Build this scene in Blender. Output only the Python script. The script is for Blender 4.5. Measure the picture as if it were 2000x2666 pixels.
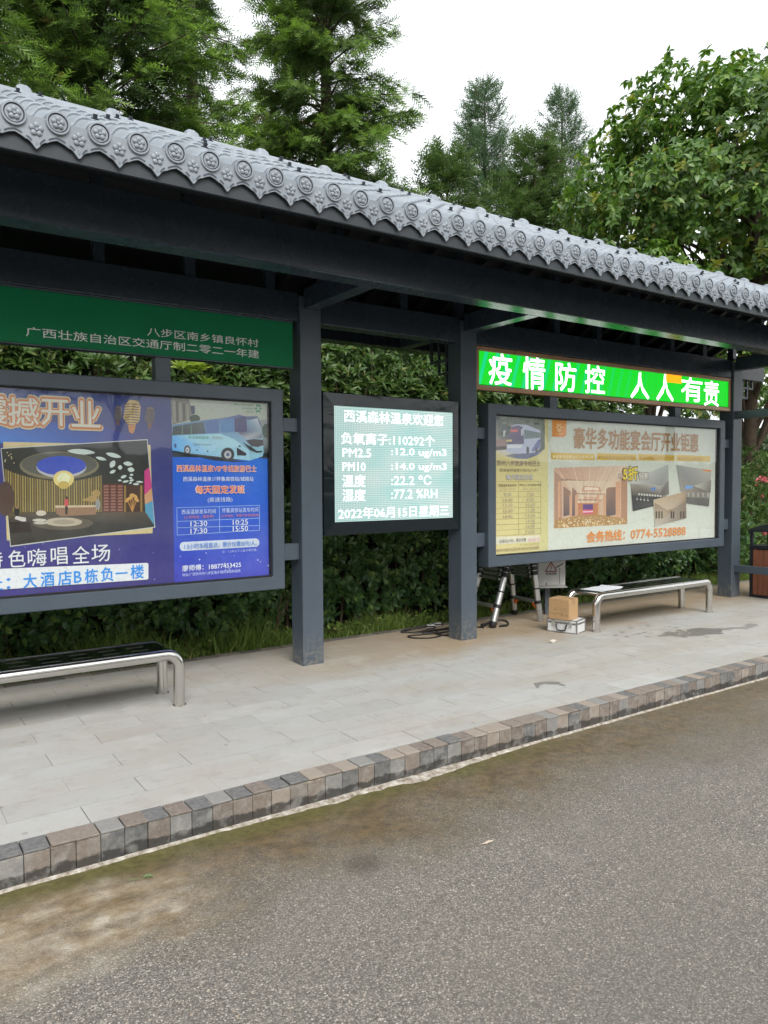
import bpy, bmesh, math, random
import numpy as np
from mathutils import Matrix, Vector
random.seed(11); rng = np.random.default_rng(7)
S = bpy.context.scene; COL = S.collection
for o in list(bpy.data.objects): bpy.data.objects.remove(o)
R = math.radians
# ------------------------------------------------------------------ camera
CAM = Vector((-3.017, -5.6074, 1.5446)); YAW, PITCH, ROLL = 0.6019, -0.0387, -0.0057
fw = Vector((math.sin(YAW)*math.cos(PITCH), math.cos(YAW)*math.cos(PITCH), math.sin(PITCH)))
rt = Vector((math.cos(YAW), -math.sin(YAW), 0)); up = rt.cross(fw)
rt2 = rt*math.cos(ROLL) + up*math.sin(ROLL); up2 = up*math.cos(ROLL) - rt*math.sin(ROLL)
cd = bpy.data.cameras.new('camera'); cam = bpy.data.objects.new('camera', cd); COL.objects.link(cam)
m = Matrix.Identity(4)
for i in range(3): m[i][0], m[i][1], m[i][2], m[i][3] = rt2[i], up2[i], -fw[i], CAM[i]
cam.matrix_world = m
cd.sensor_fit = 'HORIZONTAL'; cd.sensor_width = 36; cd.lens = 36*1968.9/2000; cd.clip_start = .05; cd.clip_end = 600
S.camera = cam
# ------------------------------------------------------------------ sky, sun, exposure (overcast)
W = bpy.data.worlds.new('World'); S.world = W; W.use_nodes = True
nt = W.node_tree; nt.nodes.clear()
SUN_EL, SUN_AZ = 47, 196          # elevation, compass bearing of the sun measured from +Y towards +X
sky = nt.nodes.new('ShaderNodeTexSky'); sky.sky_type = 'NISHITA'; sky.sun_disc = False
sky.sun_elevation = R(SUN_EL); sky.sun_rotation = R(SUN_AZ); sky.dust_density = 4; sky.air_density = 1.5
hs = nt.nodes.new('ShaderNodeHueSaturation'); hs.inputs['Saturation'].default_value = .25
b1 = nt.nodes.new('ShaderNodeBackground'); b1.inputs[1].default_value = .05
b2 = nt.nodes.new('ShaderNodeBackground'); b2.inputs[0].default_value = (.955, .985, 1, 1); b2.inputs[1].default_value = .7   # the even cloud layer
ad = nt.nodes.new('ShaderNodeAddShader'); wo = nt.nodes.new('ShaderNodeOutputWorld')
nt.links.new(sky.outputs[0], hs.inputs['Color']); nt.links.new(hs.outputs[0], b1.inputs[0])
nt.links.new(b1.outputs[0], ad.inputs[0]); nt.links.new(b2.outputs[0], ad.inputs[1]); nt.links.new(ad.outputs[0], wo.inputs[0])
sl = bpy.data.lights.new('sun', 'SUN'); sl.energy = 1.5; sl.angle = R(35); sl.color = (1, .97, .92)
so = bpy.data.objects.new('sun', sl); COL.objects.link(so)
sd = Vector((math.sin(R(SUN_AZ))*math.cos(R(SUN_EL)), math.cos(R(SUN_AZ))*math.cos(R(SUN_EL)), math.sin(R(SUN_EL))))
so.rotation_euler = sd.to_track_quat('Z', 'Y').to_euler()
S.view_settings.view_transform = 'Standard'; S.view_settings.look = 'None'; S.view_settings.gamma = 1
S.view_settings.exposure = .72; S.view_settings.use_curve_mapping = False
S.render.engine = 'CYCLES'; S.cycles.max_bounces = 5; S.cycles.diffuse_bounces = 3; S.cycles.glossy_bounces = 3; S.cycles.transparent_max_bounces = 8; S.cycles.use_adaptive_sampling = True; S.cycles.adaptive_threshold = .025
try: S.cycles.use_denoising = True
except Exception: pass
# ------------------------------------------------------------------ materials
def srgb(c): return tuple(((v/255)/12.92 if v/255 <= .04045 else ((v/255+.055)/1.055)**2.4) for v in c[:3])
class NT:
    def __init__(s, name):
        s.m = bpy.data.materials.new(name); s.m.use_nodes = True; s.t = s.m.node_tree; s.n = s.t.nodes
        s.p = s.n['Principled BSDF']; s.out = s.n['Material Output']; s._pos = None
    def new(s, typ, **kw):
        x = s.n.new(typ)
        for k, v in kw.items():
            if k in x.inputs: x.inputs[k].default_value = v
            else: setattr(x, k, v)
        return x
    def l(s, a, b): s.t.links.new(a, b)
    def pos(s):
        if not s._pos: s._pos = s.new('ShaderNodeNewGeometry').outputs['Position']
        return s._pos
    def sc(s, v, scale):
        x = s.new('ShaderNodeVectorMath', operation='MULTIPLY'); s.l(v, x.inputs[0]); x.inputs[1].default_value = scale if hasattr(scale, '__len__') else (scale,)*3
        return x.outputs[0]
    def noise(s, scale, detail=4, rough=.55, vec=None, dist=0):
        x = s.new('ShaderNodeTexNoise', Scale=scale, Detail=detail, Roughness=rough, Distortion=dist); s.l(vec or s.pos(), x.inputs['Vector']); return x.outputs['Fac']
    def vor(s, scale, feature='F1', vec=None, out='Distance'):
        x = s.new('ShaderNodeTexVoronoi', Scale=scale, feature=feature); s.l(vec or s.pos(), x.inputs['Vector']); return x.outputs[out]
    def ramp(s, f, stops, interp='LINEAR'):
        x = s.new('ShaderNodeValToRGB'); x.color_ramp.interpolation = interp; e = x.color_ramp.elements
        for i, (p, c) in enumerate(stops):
            if i > 1: e.new(p)
            e[i].position = p; e[i].color = (*c, 1) if hasattr(c, '__len__') else (c, c, c, 1)
        s.l(f, x.inputs[0]); return x.outputs[0]
    def mix(s, f, a, b, blend='MIX'):
        x = s.new('ShaderNodeMix', data_type='RGBA', blend_type=blend)
        for i, v in ((0, f), (6, a), (7, b)):
            if hasattr(v, 'is_linked'): s.l(v, x.inputs[i])
            else: x.inputs[i].default_value = v if i == 0 else (*v[:3], 1)
        return x.outputs[2]
    def math(s, op, a, b=None, c=None, clamp=False):
        x = s.new('ShaderNodeMath', operation=op); x.use_clamp = clamp
        for i, v in enumerate((a, b, c)):
            if v is None: continue
            if hasattr(v, 'is_linked'): s.l(v, x.inputs[i])
            else: x.inputs[i].default_value = v
        return x.outputs[0]
    def bump(s, h, strength=.3, dist=.01):
        x = s.new('ShaderNodeBump', Strength=strength, Distance=dist); s.l(h, x.inputs['Height']); s.l(x.outputs[0], s.p.inputs['Normal'])
    def col(s, c): s.l(c, s.p.inputs['Base Color'])
    def rough(s, v):
        if hasattr(v, 'is_linked'): s.l(v, s.p.inputs['Roughness'])
        else: s.p.inputs['Roughness'].default_value = v
    def sep(s):
        x = s.new('ShaderNodeSeparateXYZ'); s.l(s.pos(), x.inputs[0]); return x.outputs
    def rnd(s): return s.new('ShaderNodeObjectInfo').outputs['Random']
MATS = {}
def M(name, c, rough=.5, metal=0, var=.12, scale=6, bump=0, bscale=60, spec=.5, rvar=.1):
    """plain material: base colour with soft blotches, roughness variation, fine relief"""
    if name in MATS: return MATS[name]
    n = NT(name); f = n.noise(scale, 5)
    n.col(n.ramp(f, [(.3, tuple(v*(1-var) for v in c)), (.7, tuple(min(1, v*(1+var)) for v in c))]))
    n.p.inputs['Metallic'].default_value = metal; n.p.inputs['Specular IOR Level'].default_value = spec
    n.rough(n.math('MULTIPLY_ADD', n.noise(scale*2.3, 3), rvar*2, rough-rvar))
    if bump: n.bump(n.noise(bscale, 3), bump, .004)
    MATS[name] = n.m; return n.m
def flat(c, rough=.45):
    """printing ink of one colour (sRGB 0-255)"""
    k = 'ink_%02x%02x%02x' % tuple(c[:3])
    if k not in MATS:
        n = NT(k); n.p.inputs['Base Color'].default_value = (*srgb(c), 1); n.p.inputs['Roughness'].default_value = rough; MATS[k] = n.m
    return MATS[k]
def emit(name, c, s):
    if name not in MATS:
        n = NT(name); n.p.inputs['Base Color'].default_value = (.02, .02, .02, 1); n.p.inputs['Emission Color'].default_value = (*c, 1); n.p.inputs['Emission Strength'].default_value = s; MATS[name] = n.m
    return MATS[name]
# ------------------------------------------------------------------ mesh helpers
class MB:
    def __init__(s): s.v = []; s.f = []; s.mi = []
    def add(s, v, f, mi=0):
        k = len(s.v); s.v += [tuple(p) for p in v]; s.f += [tuple(i+k for i in q) for q in f]; s.mi += [mi]*len(f); return s
    def box(s, x0, x1, y0, y1, z0, z1, mi=0, M4=None):
        v = [Vector(p) for p in ((x0,y0,z0),(x1,y0,z0),(x1,y1,z0),(x0,y1,z0),(x0,y0,z1),(x1,y0,z1),(x1,y1,z1),(x0,y1,z1))]
        if M4 is not None: v = [M4 @ p for p in v]
        return s.add(v, [(0,3,2,1),(4,5,6,7),(0,1,5,4),(1,2,6,5),(2,3,7,6),(3,0,4,7)], mi)
    def bar(s, a, b, w, h, mi=0):
        a, b = Vector(a), Vector(b); d = (b-a).normalized(); u = Vector((0,0,1)) if abs(d.z) < .9 else Vector((1,0,0))
        x = d.cross(u).normalized()*w/2; z = x.cross(d).normalized()*h/2
        v = [a-x-z, a+x-z, a+x+z, a-x+z, b-x-z, b+x-z, b+x+z, b-x+z]
        return s.add(v, [(0,1,2,3),(7,6,5,4),(0,4,5,1),(1,5,6,2),(2,6,7,3),(3,7,4,0)], mi)
    def tube(s, path, r, n=10, mi=0, caps=True):
        P = [Vector(p) for p in path]; rr = r if hasattr(r, '__len__') else [r]*len(P); k = len(s.v); prev = None
        for i, p in enumerate(P):
            d = (P[min(i+1, len(P)-1)]-P[max(i-1, 0)]).normalized()
            if prev is None: x = d.cross(Vector((0,0,1)) if abs(d.z) < .9 else Vector((1,0,0))).normalized()
            else: x = (prev - d*prev.dot(d)).normalized()
            prev = x; y = d.cross(x)
            s.v += [tuple(p + (x*math.cos(2*math.pi*j/n)+y*math.sin(2*math.pi*j/n))*rr[i]) for j in range(n)]
        for i in range(len(P)-1):
            for j in range(n):
                a, b = k+i*n+j, k+i*n+(j+1) % n; s.f.append((a, b, b+n, a+n)); s.mi.append(mi)
        if caps:
            s.f.append(tuple(k+j for j in reversed(range(n)))); s.f.append(tuple(k+(len(P)-1)*n+j for j in range(n))); s.mi += [mi, mi]
        return s
    def prism(s, pts, y0, y1, mi=0, back=True):
        """outline in the x-z plane, counter-clockwise seen from -y, front at y0, back at y1"""
        n = len(pts); v = [(x, y0, z) for x, z in pts]+[(x, y1, z) for x, z in pts]
        f = [tuple(range(n))]+([tuple(range(2*n-1, n-1, -1))] if back else [])+[(i, i+n, (i+1) % n+n, (i+1) % n) for i in range(n)]
        return s.add(v, f, mi)
    def mesh(s, name, mats, bevel=0, smooth=False, seg=1):
        me = bpy.data.meshes.new(name); me.from_pydata(s.v, [], s.f)
        for mt in (mats if isinstance(mats, (list, tuple)) else [mats]): me.materials.append(mt)
        me.polygons.foreach_set('material_index', s.mi)
        bm = bmesh.new(); bm.from_mesh(me)
        bmesh.ops.recalc_face_normals(bm, faces=bm.faces)
        if bevel:
            ed = [e for e in bm.edges if len(e.link_faces) == 2 and e.calc_face_angle(0) > .6]
            bmesh.ops.bevel(bm, geom=ed, offset=bevel, segments=seg, affect='EDGES', profile=.6, clamp_overlap=True)
        bm.to_mesh(me); bm.free()
        if smooth:
            me.polygons.foreach_set('use_smooth', [True]*len(me.polygons))
            try: me.set_sharp_from_angle(angle=R(40))
            except Exception: pass
        return me
def link(name, data, parent=None, loc=None, rot=None):
    o = bpy.data.objects.new(name, data); COL.objects.link(o)
    if parent: o.parent = parent
    if loc is not None: o.location = loc
    if rot is not None: o.rotation_euler = rot
    return o
BASE = {}
def wbase(p):
    b = Vector((0, 0, 0))
    while p: b += Vector(p.location); p = p.parent
    return b
def part(name, mb, mats, parent, bevel=0, smooth=False, seg=1, kind=None):
    """a mesh given in world coordinates, hung under its thing or part"""
    o = link(name, mb.mesh(name, mats, bevel, smooth, seg) if isinstance(mb, MB) else mb, parent, -wbase(parent) if parent else None)
    if kind: o['kind'] = kind
    return o
def tag(o, label=None, cat=None, group=None, kind=None):
    if label: o['label'] = label
    if cat: o['category'] = cat
    if group: o['group'] = group
    if kind: o['kind'] = kind
    return o
def thing(name, label, cat, loc=(0, 0, 0), group=None):
    return tag(link(name, None, None, loc), label, cat, group)
# ================================================================== surface materials
def slab_mat():
    n = NT('granite_paving'); r = n.rnd(); x, y, z = n.sep()
    base = n.ramp(r, [(0, (.36, .36, .345)), (.3, (.405, .406, .394)), (.7, (.385, .382, .368)), (1, (.425, .426, .414))])
    sp = n.noise(260, 3, .7); base = n.mix(n.math('MULTIPLY', n.ramp(sp, [(.35, 1), (.5, 0)]), .3), base, (.24, .235, .225))
    base = n.mix(n.math('MULTIPLY', n.ramp(n.vor(180), [(.0, 1), (.25, 0)]), .22), base, (.62, .61, .59))
    big = n.noise(1.3, 5, .6, n.sc(n.pos(), (.55, 1.4, 1)))
    base = n.mix(n.math('MULTIPLY', n.ramp(big, [(.40, 0), (.68, 1)]), .6), base, (.335, .295, .245))           # trodden-in dirt
    mud = n.ramp(n.math('ADD', n.math('ADD', y, .4), n.math('MULTIPLY', n.noise(1.1, 4), 1.2)), [(.5, 0), (1.0, 1)])
    mud = n.math('MULTIPLY', mud, n.ramp(n.math('MULTIPLY_ADD', x, .3, .4), [(.2, .15), (.9, 1)]))
    base = n.mix(n.math('MULTIPLY', mud, .8), base, (.31, .225, .13))                                        # soil washed out of the bed
    foot = n.ramp(n.noise(7, 6, .7), [(.52, 0), (.72, 1)]); base = n.mix(n.math('MULTIPLY', foot, .4), base, (.24, .215, .185))
    spot = n.math('MULTIPLY', n.ramp(n.vor(5.5), [(.06, 1), (.10, 0)]), n.ramp(n.noise(2.2, 2), [(.5, 0), (.6, 1)])); base = n.mix(n.math('MULTIPLY', spot, .6), base, (.13, .12, .11))
    pale = n.ramp(n.noise(3.1, 5, .65), [(.55, 0), (.75, 1)]); base = n.mix(n.math('MULTIPLY', pale, .3), base, (.56, .555, .54))
    damp = None
    wv = n.new('ShaderNodeVectorMath', operation='ADD'); n.l(n.pos(), wv.inputs[0])
    nz = n.new('ShaderNodeTexNoise', Scale=4.5, Detail=4); n.l(n.pos(), nz.inputs['Vector'])
    nv = n.new('ShaderNodeVectorMath', operation='MULTIPLY_ADD'); n.l(nz.outputs['Color'], nv.inputs[0]); nv.inputs[1].default_value = (.55, .55, 0); nv.inputs[2].default_value = (-.275, -.275, 0)
    n.l(nv.outputs[0], wv.inputs[1])
    for (sx, sy, rx, ry, k) in ((4.0, -1.12, .42, .15, .8), (3.72, -1.02, .22, .10, .7), (1.24, -1.615, .13, .08, .75), (3.85, -.55, .35, .12, .0), (4.6, -1.2, .3, .08, .5)):
        dv = n.new('ShaderNodeVectorMath', operation='SUBTRACT'); n.l(wv.outputs[0], dv.inputs[0]); dv.inputs[1].default_value = (sx, sy, 0)
        ln = n.new('ShaderNodeVectorMath', operation='LENGTH'); n.l(n.sc(dv.outputs[0], (1/rx, 1/ry, 0)), ln.inputs[0])
        f = n.math('MULTIPLY', n.ramp(ln.outputs['Value'], [(.86, 1), (1, 0)]), k); damp = f if damp is None else n.math('MAXIMUM', damp, f)
    # drips beside the bench
    dl = n.new('ShaderNodeVectorMath', operation='SUBTRACT'); n.l(n.pos(), dl.inputs[0]); dl.inputs[1].default_value = (3.55, -.72, 0)
    ll = n.new('ShaderNodeVectorMath', operation='LENGTH'); n.l(n.sc(dl.outputs[0], (1.1, 2.2, 0)), ll.inputs[0])
    dr = n.math('MULTIPLY', n.ramp(n.vor(9), [(.22, 1), (.3, 0)]), n.ramp(ll.outputs['Value'], [(.45, .75), (.85, 0)])); damp = n.math('MAXIMUM', damp, dr)
    base = n.mix(damp, base, (.125, .12, .11))
    n.col(base); n.rough(n.math('SUBTRACT', .72, n.math('MULTIPLY', damp, .35))); n.p.inputs['Specular IOR Level'].default_value = .35
    n.bump(n.noise(200, 3), .25, .002); return n.m
def brick_mat(top):
    n = NT('kerb_brick_top_face' if top else 'kerb_brick_front_face'); r = n.rnd(); x, y, z = n.sep()
    c = n.ramp(r, [(0, (.205, .165, .138)), (.22, (.30, .25, .208)), (.42, (.165, .132, .112)), (.6, (.225, .222, .218)), (.8, (.105, .11, .116)), (1, (.33, .29, .25))], 'CONSTANT')
    c = n.mix(n.math('MULTIPLY', n.ramp(n.noise(38, 4), [(.35, 0), (.75, 1)]), .45), c, (.34, .315, .28))
    c = n.mix(n.math('MULTIPLY', n.ramp(n.noise(210, 3), [(.4, 1), (.55, 0)]), .25), c, (.07, .065, .06))
    if not top:
        zz = n.math('ADD', n.math('MULTIPLY_ADD', z, 8, 1.0), n.math('MULTIPLY', n.math('SUBTRACT', n.noise(10, 3), .5), .55))   # 1 at the top, about 0 at the road
        wet = n.ramp(zz, [(.24, 1), (.32, 0)]); c = n.mix(n.math('MULTIPLY', wet, .85), c, (.03, .028, .026))
        lime = n.math('MULTIPLY', n.ramp(zz, [(.86, 0), (.98, 1)]), n.ramp(n.noise(24, 4), [(.45, 0), (.6, 1)])); c = n.mix(n.math('MULTIPLY', lime, .62), c, (.5, .44, .34))
        bloom = n.ramp(n.noise(14, 4, .65), [(.5, 0), (.66, 1)]); c = n.mix(n.math('MULTIPLY', bloom, .35), c, (.4, .39, .37))
    n.col(c); n.rough(.8); n.bump(n.noise(130, 3), .35, .003); return n.m
def road_mat():
    n = NT('worn_asphalt'); x, y, z = n.sep()
    v1 = n.new('ShaderNodeTexVoronoi', Scale=160); n.l(n.pos(), v1.inputs['Vector'])
    hv = n.new('ShaderNodeSeparateColor'); n.l(v1.outputs['Color'], hv.inputs[0])
    stone = n.ramp(hv.outputs[0], [(0, (.085, .079, .07)), (.2, (.145, .133, .117)), (.55, (.22, .201, .178)), (.8, (.285, .26, .228)), (.95, (.385, .345, .29)), (1, (.56, .52, .465))])
    c = n.mix(n.math('MULTIPLY', n.ramp(v1.outputs['Distance'], [(.38, 0), (.66, 1)]), .75), stone, (.085, .079, .07))
    v2 = n.new('ShaderNodeTexVoronoi', Scale=34); n.l(n.pos(), v2.inputs['Vector'])
    h2 = n.new('ShaderNodeSeparateColor'); n.l(v2.outputs['Color'], h2.inputs[0])
    peb = n.math('MULTIPLY', n.ramp(v2.outputs['Distance'], [(.17, 1), (.22, 0)]), n.ramp(h2.outputs[0], [(.8, 0), (.84, 1)]))
    pc = n.ramp(h2.outputs[1], [(0, (.45, .40, .32)), (.4, (.36, .27, .2)), (.75, (.5, .47, .42)), (1, (.24, .23, .22))]); c = n.mix(n.math('MULTIPLY', peb, .85), c, pc)
    c = n.mix(n.math('MULTIPLY', n.ramp(n.noise(.9, 5, .6), [(.38, 0), (.7, 1)]), .4), c, (.175, .157, .13))
    c = n.mix(n.math('MULTIPLY', n.ramp(n.noise(.45, 4, .6, n.sc(n.pos(), (.5, 1.6, 1))), [(.42, 0), (.62, 1)]), .35), c, (.10, .094, .087))
    c = n.mix(n.math('MULTIPLY', n.ramp(n.noise(2.6, 5, .7), [(.6, 0), (.75, 1)]), .35), c, (.27, .25, .225))
    c = n.mix(n.math('MULTIPLY', n.math('MULTIPLY', n.ramp(n.vor(1.1), [(.05, 1), (.13, 0)]), n.ramp(n.noise(.8, 2), [(.5, 0), (.56, 1)])), .6), c, (.05, .048, .046))
    k = n.math('SUBTRACT', -2.172, y)                                     # metres out from the kerb
    kk = n.math('ADD', k, n.math('MULTIPLY', n.math('SUBTRACT', n.noise(1.5, 5, .62), .5), 1.1))
    alg = n.math('MULTIPLY', n.ramp(kk, [(.34, 1), (.9, 0)]), n.ramp(n.noise(5, 4), [(.3, .65), (.6, 1)]))
    alg = n.math('MULTIPLY', alg, n.ramp(n.math('MULTIPLY_ADD', x, .125, .35), [(.2, 1), (1, .65)]))
    ll = n.ramp(x, [(0, 1), (1, 0)])                                       # the silt thins out along the gutter
    c = n.mix(n.math('MULTIPLY', alg, .88), c, n.ramp(n.noise(16, 4, .65), [(.35, (.06, .039, .014)), (.65, (.145, .098, .042))]))
    moss = n.math('MULTIPLY', n.ramp(n.math('ADD', k, n.math('MULTIPLY', n.math('SUBTRACT', n.noise(4, 4), .5), .25)), [(.07, 1), (.22, 0)]), n.ramp(x, [(.0, 1), (1, .15)]))
    c = n.mix(n.math('MULTIPLY', moss, .75), c, n.ramp(n.noise(30, 3), [(.3, (.055, .05, .01)), (.7, (.12, .115, .03))]))
    dv = n.new('ShaderNodeVectorMath', operation='SUBTRACT'); n.l(n.pos(), dv.inputs[0]); dv.inputs[1].default_value = (-2.45, -2.62, 0)
    ln = n.new('ShaderNodeVectorMath', operation='LENGTH'); n.l(n.sc(dv.outputs[0], (1.1, 2.0, 0)), ln.inputs[0])
    lime = n.math('MULTIPLY', n.ramp(n.math('ADD', ln.outputs['Value'], n.math('MULTIPLY', n.math('SUBTRACT', n.noise(3, 4), .5), .8)), [(.45, 1), (.85, 0)]), n.ramp(n.noise(5.5, 5, .65, n.sc(n.pos(), (1, 2.2, 1))), [(.36, .25), (.62, 1)]))
    c = n.mix(n.math('MULTIPLY', lime, .62), c, n.ramp(n.noise(7, 5, .7), [(.35, (.24, .165, .09)), (.52, (.42, .35, .25)), (.68, (.62, .58, .49))]))
    n.col(c); n.p.inputs['Specular IOR Level'].default_value = .4
    n.rough(n.math('SUBTRACT', .82, n.math('MULTIPLY', alg, .25)))
    h = n.math('SUBTRACT', 1, v1.outputs['Distance']); h = n.math('ADD', h, n.math('MULTIPLY', n.noise(40, 3), .5)); n.bump(h, .55, .006); return n.m
PAVE, BTOP, BFRONT, ROAD = slab_mat(), brick_mat(True), brick_mat(False), road_mat()
def soil_mat():
    n = NT('grassy_soil'); c = n.ramp(n.noise(2.2, 6, .65), [(.35, (.035, .05, .016)), (.5, (.05, .062, .02)), (.68, (.085, .06, .036))])
    n.col(c); n.rough(.95); n.bump(n.noise(25, 5), .6, .05); return n.m
SOIL = soil_mat()
# ================================================================== the setting
KY, KYB, KH = -2.172, -2.043, .143
# ground: one sheet to the horizon, with a planted bank rising behind the far end of the shelter
xs = np.concatenate([np.linspace(-400, -8, 14), np.linspace(-6, 40, 70), np.linspace(45, 400, 12)]); ys = np.concatenate([np.linspace(-400, -26, 10), np.linspace(-23, -10.5, 14), np.linspace(-9.8, .84, 3), np.linspace(1.2, 30, 50), np.linspace(34, 400, 12)])
g = MB()
def gz(x, y):
    if y < -10.5:
        t = min(1, (-10.5-y)/11); return -.26+3.0*t*t*(3-2*t)  # unseen rise across the road, added to block light from the low sky
    if y < .9: return -.26
    t = max(0, min(1, (y-2.6)/9))*max(0, min(1, (x-8)/7)); return -.015 + 3.4*t*t*(3-2*t) + .03*math.sin(3*x+y*2)*min(1, max(0, y-1.2))
g.v = [(x, y, gz(x, y)) for y in ys for x in xs]; nx = len(xs)
g.f = [(j*nx+i, j*nx+i+1, (j+1)*nx+i+1, (j+1)*nx+i) for j in range(len(ys)-1) for i in range(nx-1)]; g.mi = [0]*len(g.f)
tag(part('ground', g, SOIL, None, smooth=True), kind='structure')
# road
rm = MB(); rx = np.concatenate([np.linspace(-90, -6, 8), np.linspace(-5, 12, 40), np.linspace(14, 120, 12)]); ry = [-9.4, -7, -5, -4, -3.5, -3, -2.7, -2.4, KY]
rm.v = [(x, y, -KH + (0 if y > -2.3 else .012*min(1, (-2.3-y)))) for y in ry for x in rx]; nx = len(rx)
rm.f = [(j*nx+i, j*nx+i+1, (j+1)*nx+i+1, (j+1)*nx+i) for j in range(len(ry)-1) for i in range(nx-1)]; rm.mi = [0]*len(rm.f)
tag(part('road', rm, ROAD, None, smooth=True), kind='structure')
# platform: bedding block below, slabs of 0.63 x 0.2135 m in running bond on top
MORT = M('pavement_bedding', (.05, .044, .036), .95, var=.35, scale=20)
pv = tag(part('pavement', MB().box(-9, 14, -2.05, .735, -.2, -.012), MORT, None), kind='structure')
RH = (.733-KYB)/13; SW = .634
slabs = []
for w in (SW,):
    b = MB().box(.0014, w-.0014, .0014, RH-.0014, -.03, 0); slabs.append(b.mesh('paving_slab', PAVE))
far = MB()
for r in range(13):
    off = -2.52 + (SW/2 if r % 2 == 0 else 0)
    for k in range(-11, 27):
        x = off + k*SW; y = KYB + r*RH; dz = random.uniform(-.0012, 0)
        inview = -3.4 < x < 7.6 and x < 3.4+(y+2.05)*2.2+2 and x > -3.3
        if inview:
            o = link('paving_slab', slabs[0], pv, (x+random.uniform(-.001, .001), y, dz)); o.rotation_euler = (random.uniform(-.0008, .0008), random.uniform(-.0004, .0004), random.uniform(-.001, .001))
        elif -9 < x < 13.3: far.box(x+.0015, x+SW-.0015, y+.0015, y+RH-.0015, -.03, dz)
part('farther_paving_slabs', far, PAVE, pv, kind='stuff')
# kerb: brick cladding, flat course on top and standing course on the road side
kb = tag(part('kerb', MB().box(-9, 14, KY+.02, KYB, -.3, -.018), MORT, None), kind='structure')
P = .1045
def kbrick(w, d, h):
    return MB().box(.0012, w-.0012, 0, d, -h, 0)
top_me = kbrick(P, KYB-KY-.001, .012).mesh('kerb_top_brick', BTOP, .003, seg=1); fr_me = MB().box(.0012, P-.0012, 0, .03, -KH-.02, -.0125).mesh('kerb_front_brick', BFRONT, .004, seg=2)
far1, far2 = MB(), MB()
for k in range(-60, 150):
    x = -2.505 + k*P
    if -3.2 < x < 5.6:
        a = link('kerb_top_brick', top_me, kb, (x+.004*math.sin(k*2.1), KY+random.uniform(-.002, .002), random.uniform(-.003, .002)), (random.uniform(-.008, .008), 0, random.uniform(-.01, .01)))
        b = link('kerb_front_brick', fr_me, kb, (x, KY+random.uniform(.001, .005), random.uniform(-.002, .001)), (random.uniform(-.006, .006), 0, 0))
    elif -9 < x < 13.3: far1.box(x+.0012, x+P-.0012, KY, KYB-.001, -.012, 0); far2.box(x+.0012, x+P-.0012, KY+.003, KY+.03, -KH-.02, -.0125)
part('farther_top_bricks', far1, BTOP, kb, .004, kind='stuff'); part('farther_front_bricks', far2, BFRONT, kb, kind='stuff')
# mortar fillet spilt along the foot of the kerb
fm = MB(); N = 420; prev = None
sn = lambda x: .5*math.sin(1.7*x+.4)+.3*math.sin(4.3*x+1)+.2*math.sin(11*x+2)+.12*math.sin(29*x)
for i in range(N):
    x = -4+i*11/N; w = .005+.008*(1+sn(x*1.3)) + (.10*max(0, math.sin(1.15*x+2.35))**3 if x > -1.6 else 0)*(.6+.5*sn(x*2.2+1)) + random.uniform(-.003, .003); w = max(w, .012)
    row = [(x, KY+.006, -KH+.009), (x, KY-w*.35, -KH+.007+random.uniform(0, .002)), (x, KY-w*.8, -KH+.004), (x, KY-w, -KH-.001)]; k = len(fm.v); fm.v += row
    if i: fm.f += [(k-4+j, k+j, k+j+1, k-3+j) for j in range(3)]; fm.mi += [0]*3
n = NT('spilt_mortar'); n.col(n.ramp(n.noise(22, 5, .65), [(.32, (.14, .11, .075)), (.48, (.3, .265, .22)), (.66, (.5, .475, .43))])); n.rough(.9); n.bump(n.noise(90, 4), .5, .004)
part('mortar_fillet', fm, n.m, kb, smooth=True)
# edging bricks between pavement and planting bed
ed = tag(part('bed_edging', MB().box(-9, 14, .736, .84, -.3, -.02), MORT, None), kind='structure')
eb = NT('edging_brick'); eb.col(eb.mix(eb.math('MULTIPLY', eb.ramp(eb.noise(30, 4), [(.4, 0), (.7, 1)]), .4), eb.ramp(eb.rnd(), [(0, (.12, .105, .09)), (.5, (.17, .15, .125)), (1, (.23, .2, .165))]), (.07, .08, .045))); eb.rough(.9); eb.bump(eb.noise(110, 3), .3, .003)
em = MB().box(.002, .212, .738, .838, -.05, .004).mesh('edging_brick', eb.m, .004)
for k in range(-6, 56):
    link('edging_brick', em, ed, (-3.2+k*.2145+.6, random.uniform(-.004, .004), random.uniform(-.005, .002)))
# ================================================================== bus shelter
def paint_mat():
    n = NT('slate_paint'); c = n.ramp(n.noise(3, 5, .6), [(.3, (.064, .083, .107)), (.7, (.077, .098, .124))])
    c = n.mix(n.math('MULTIPLY', n.ramp(n.noise(70, 2, .5), [(.72, 0), (.76, 1)]), .35), c, (.4, .42, .44))
    x, y, z = n.sep()
    c = n.mix(n.math('MULTIPLY', n.math('MULTIPLY', n.ramp(z, [(.06, 1), (.3, 0)]), n.ramp(n.noise(26, 4), [(.44, 0), (.62, 1)])), .65), c, (.2, .185, .16))
    n.col(c); n.rough(n.math('MULTIPLY_ADD', n.noise(5, 3), .16, .24)); n.p.inputs['Specular IOR Level'].default_value = .5; n.bump(n.noise(160, 2), .12, .001); return n.m
PAINT = paint_mat(); PAINT_SHADED = M('slate_paint_shade_darkened', (.03, .041, .058), .27, var=.12, scale=3, spec=.55, rvar=.04); CEIL = M('underside_paint', (.03, .037, .045), .5, var=.15)  # beams: the posts' paint, darkened to put the roof's shade into the colour
TILE = None
n = NT('grey_resin_tile'); c = n.ramp(n.noise(5, 5, .6), [(.3, (.232, .265, .305)), (.7, (.292, .326, .366))])
c = n.mix(n.math('MULTIPLY', n.ramp(n.rnd(), [(0, 0), (1, 1)]), .35), c, (.17, .19, .215))
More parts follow.
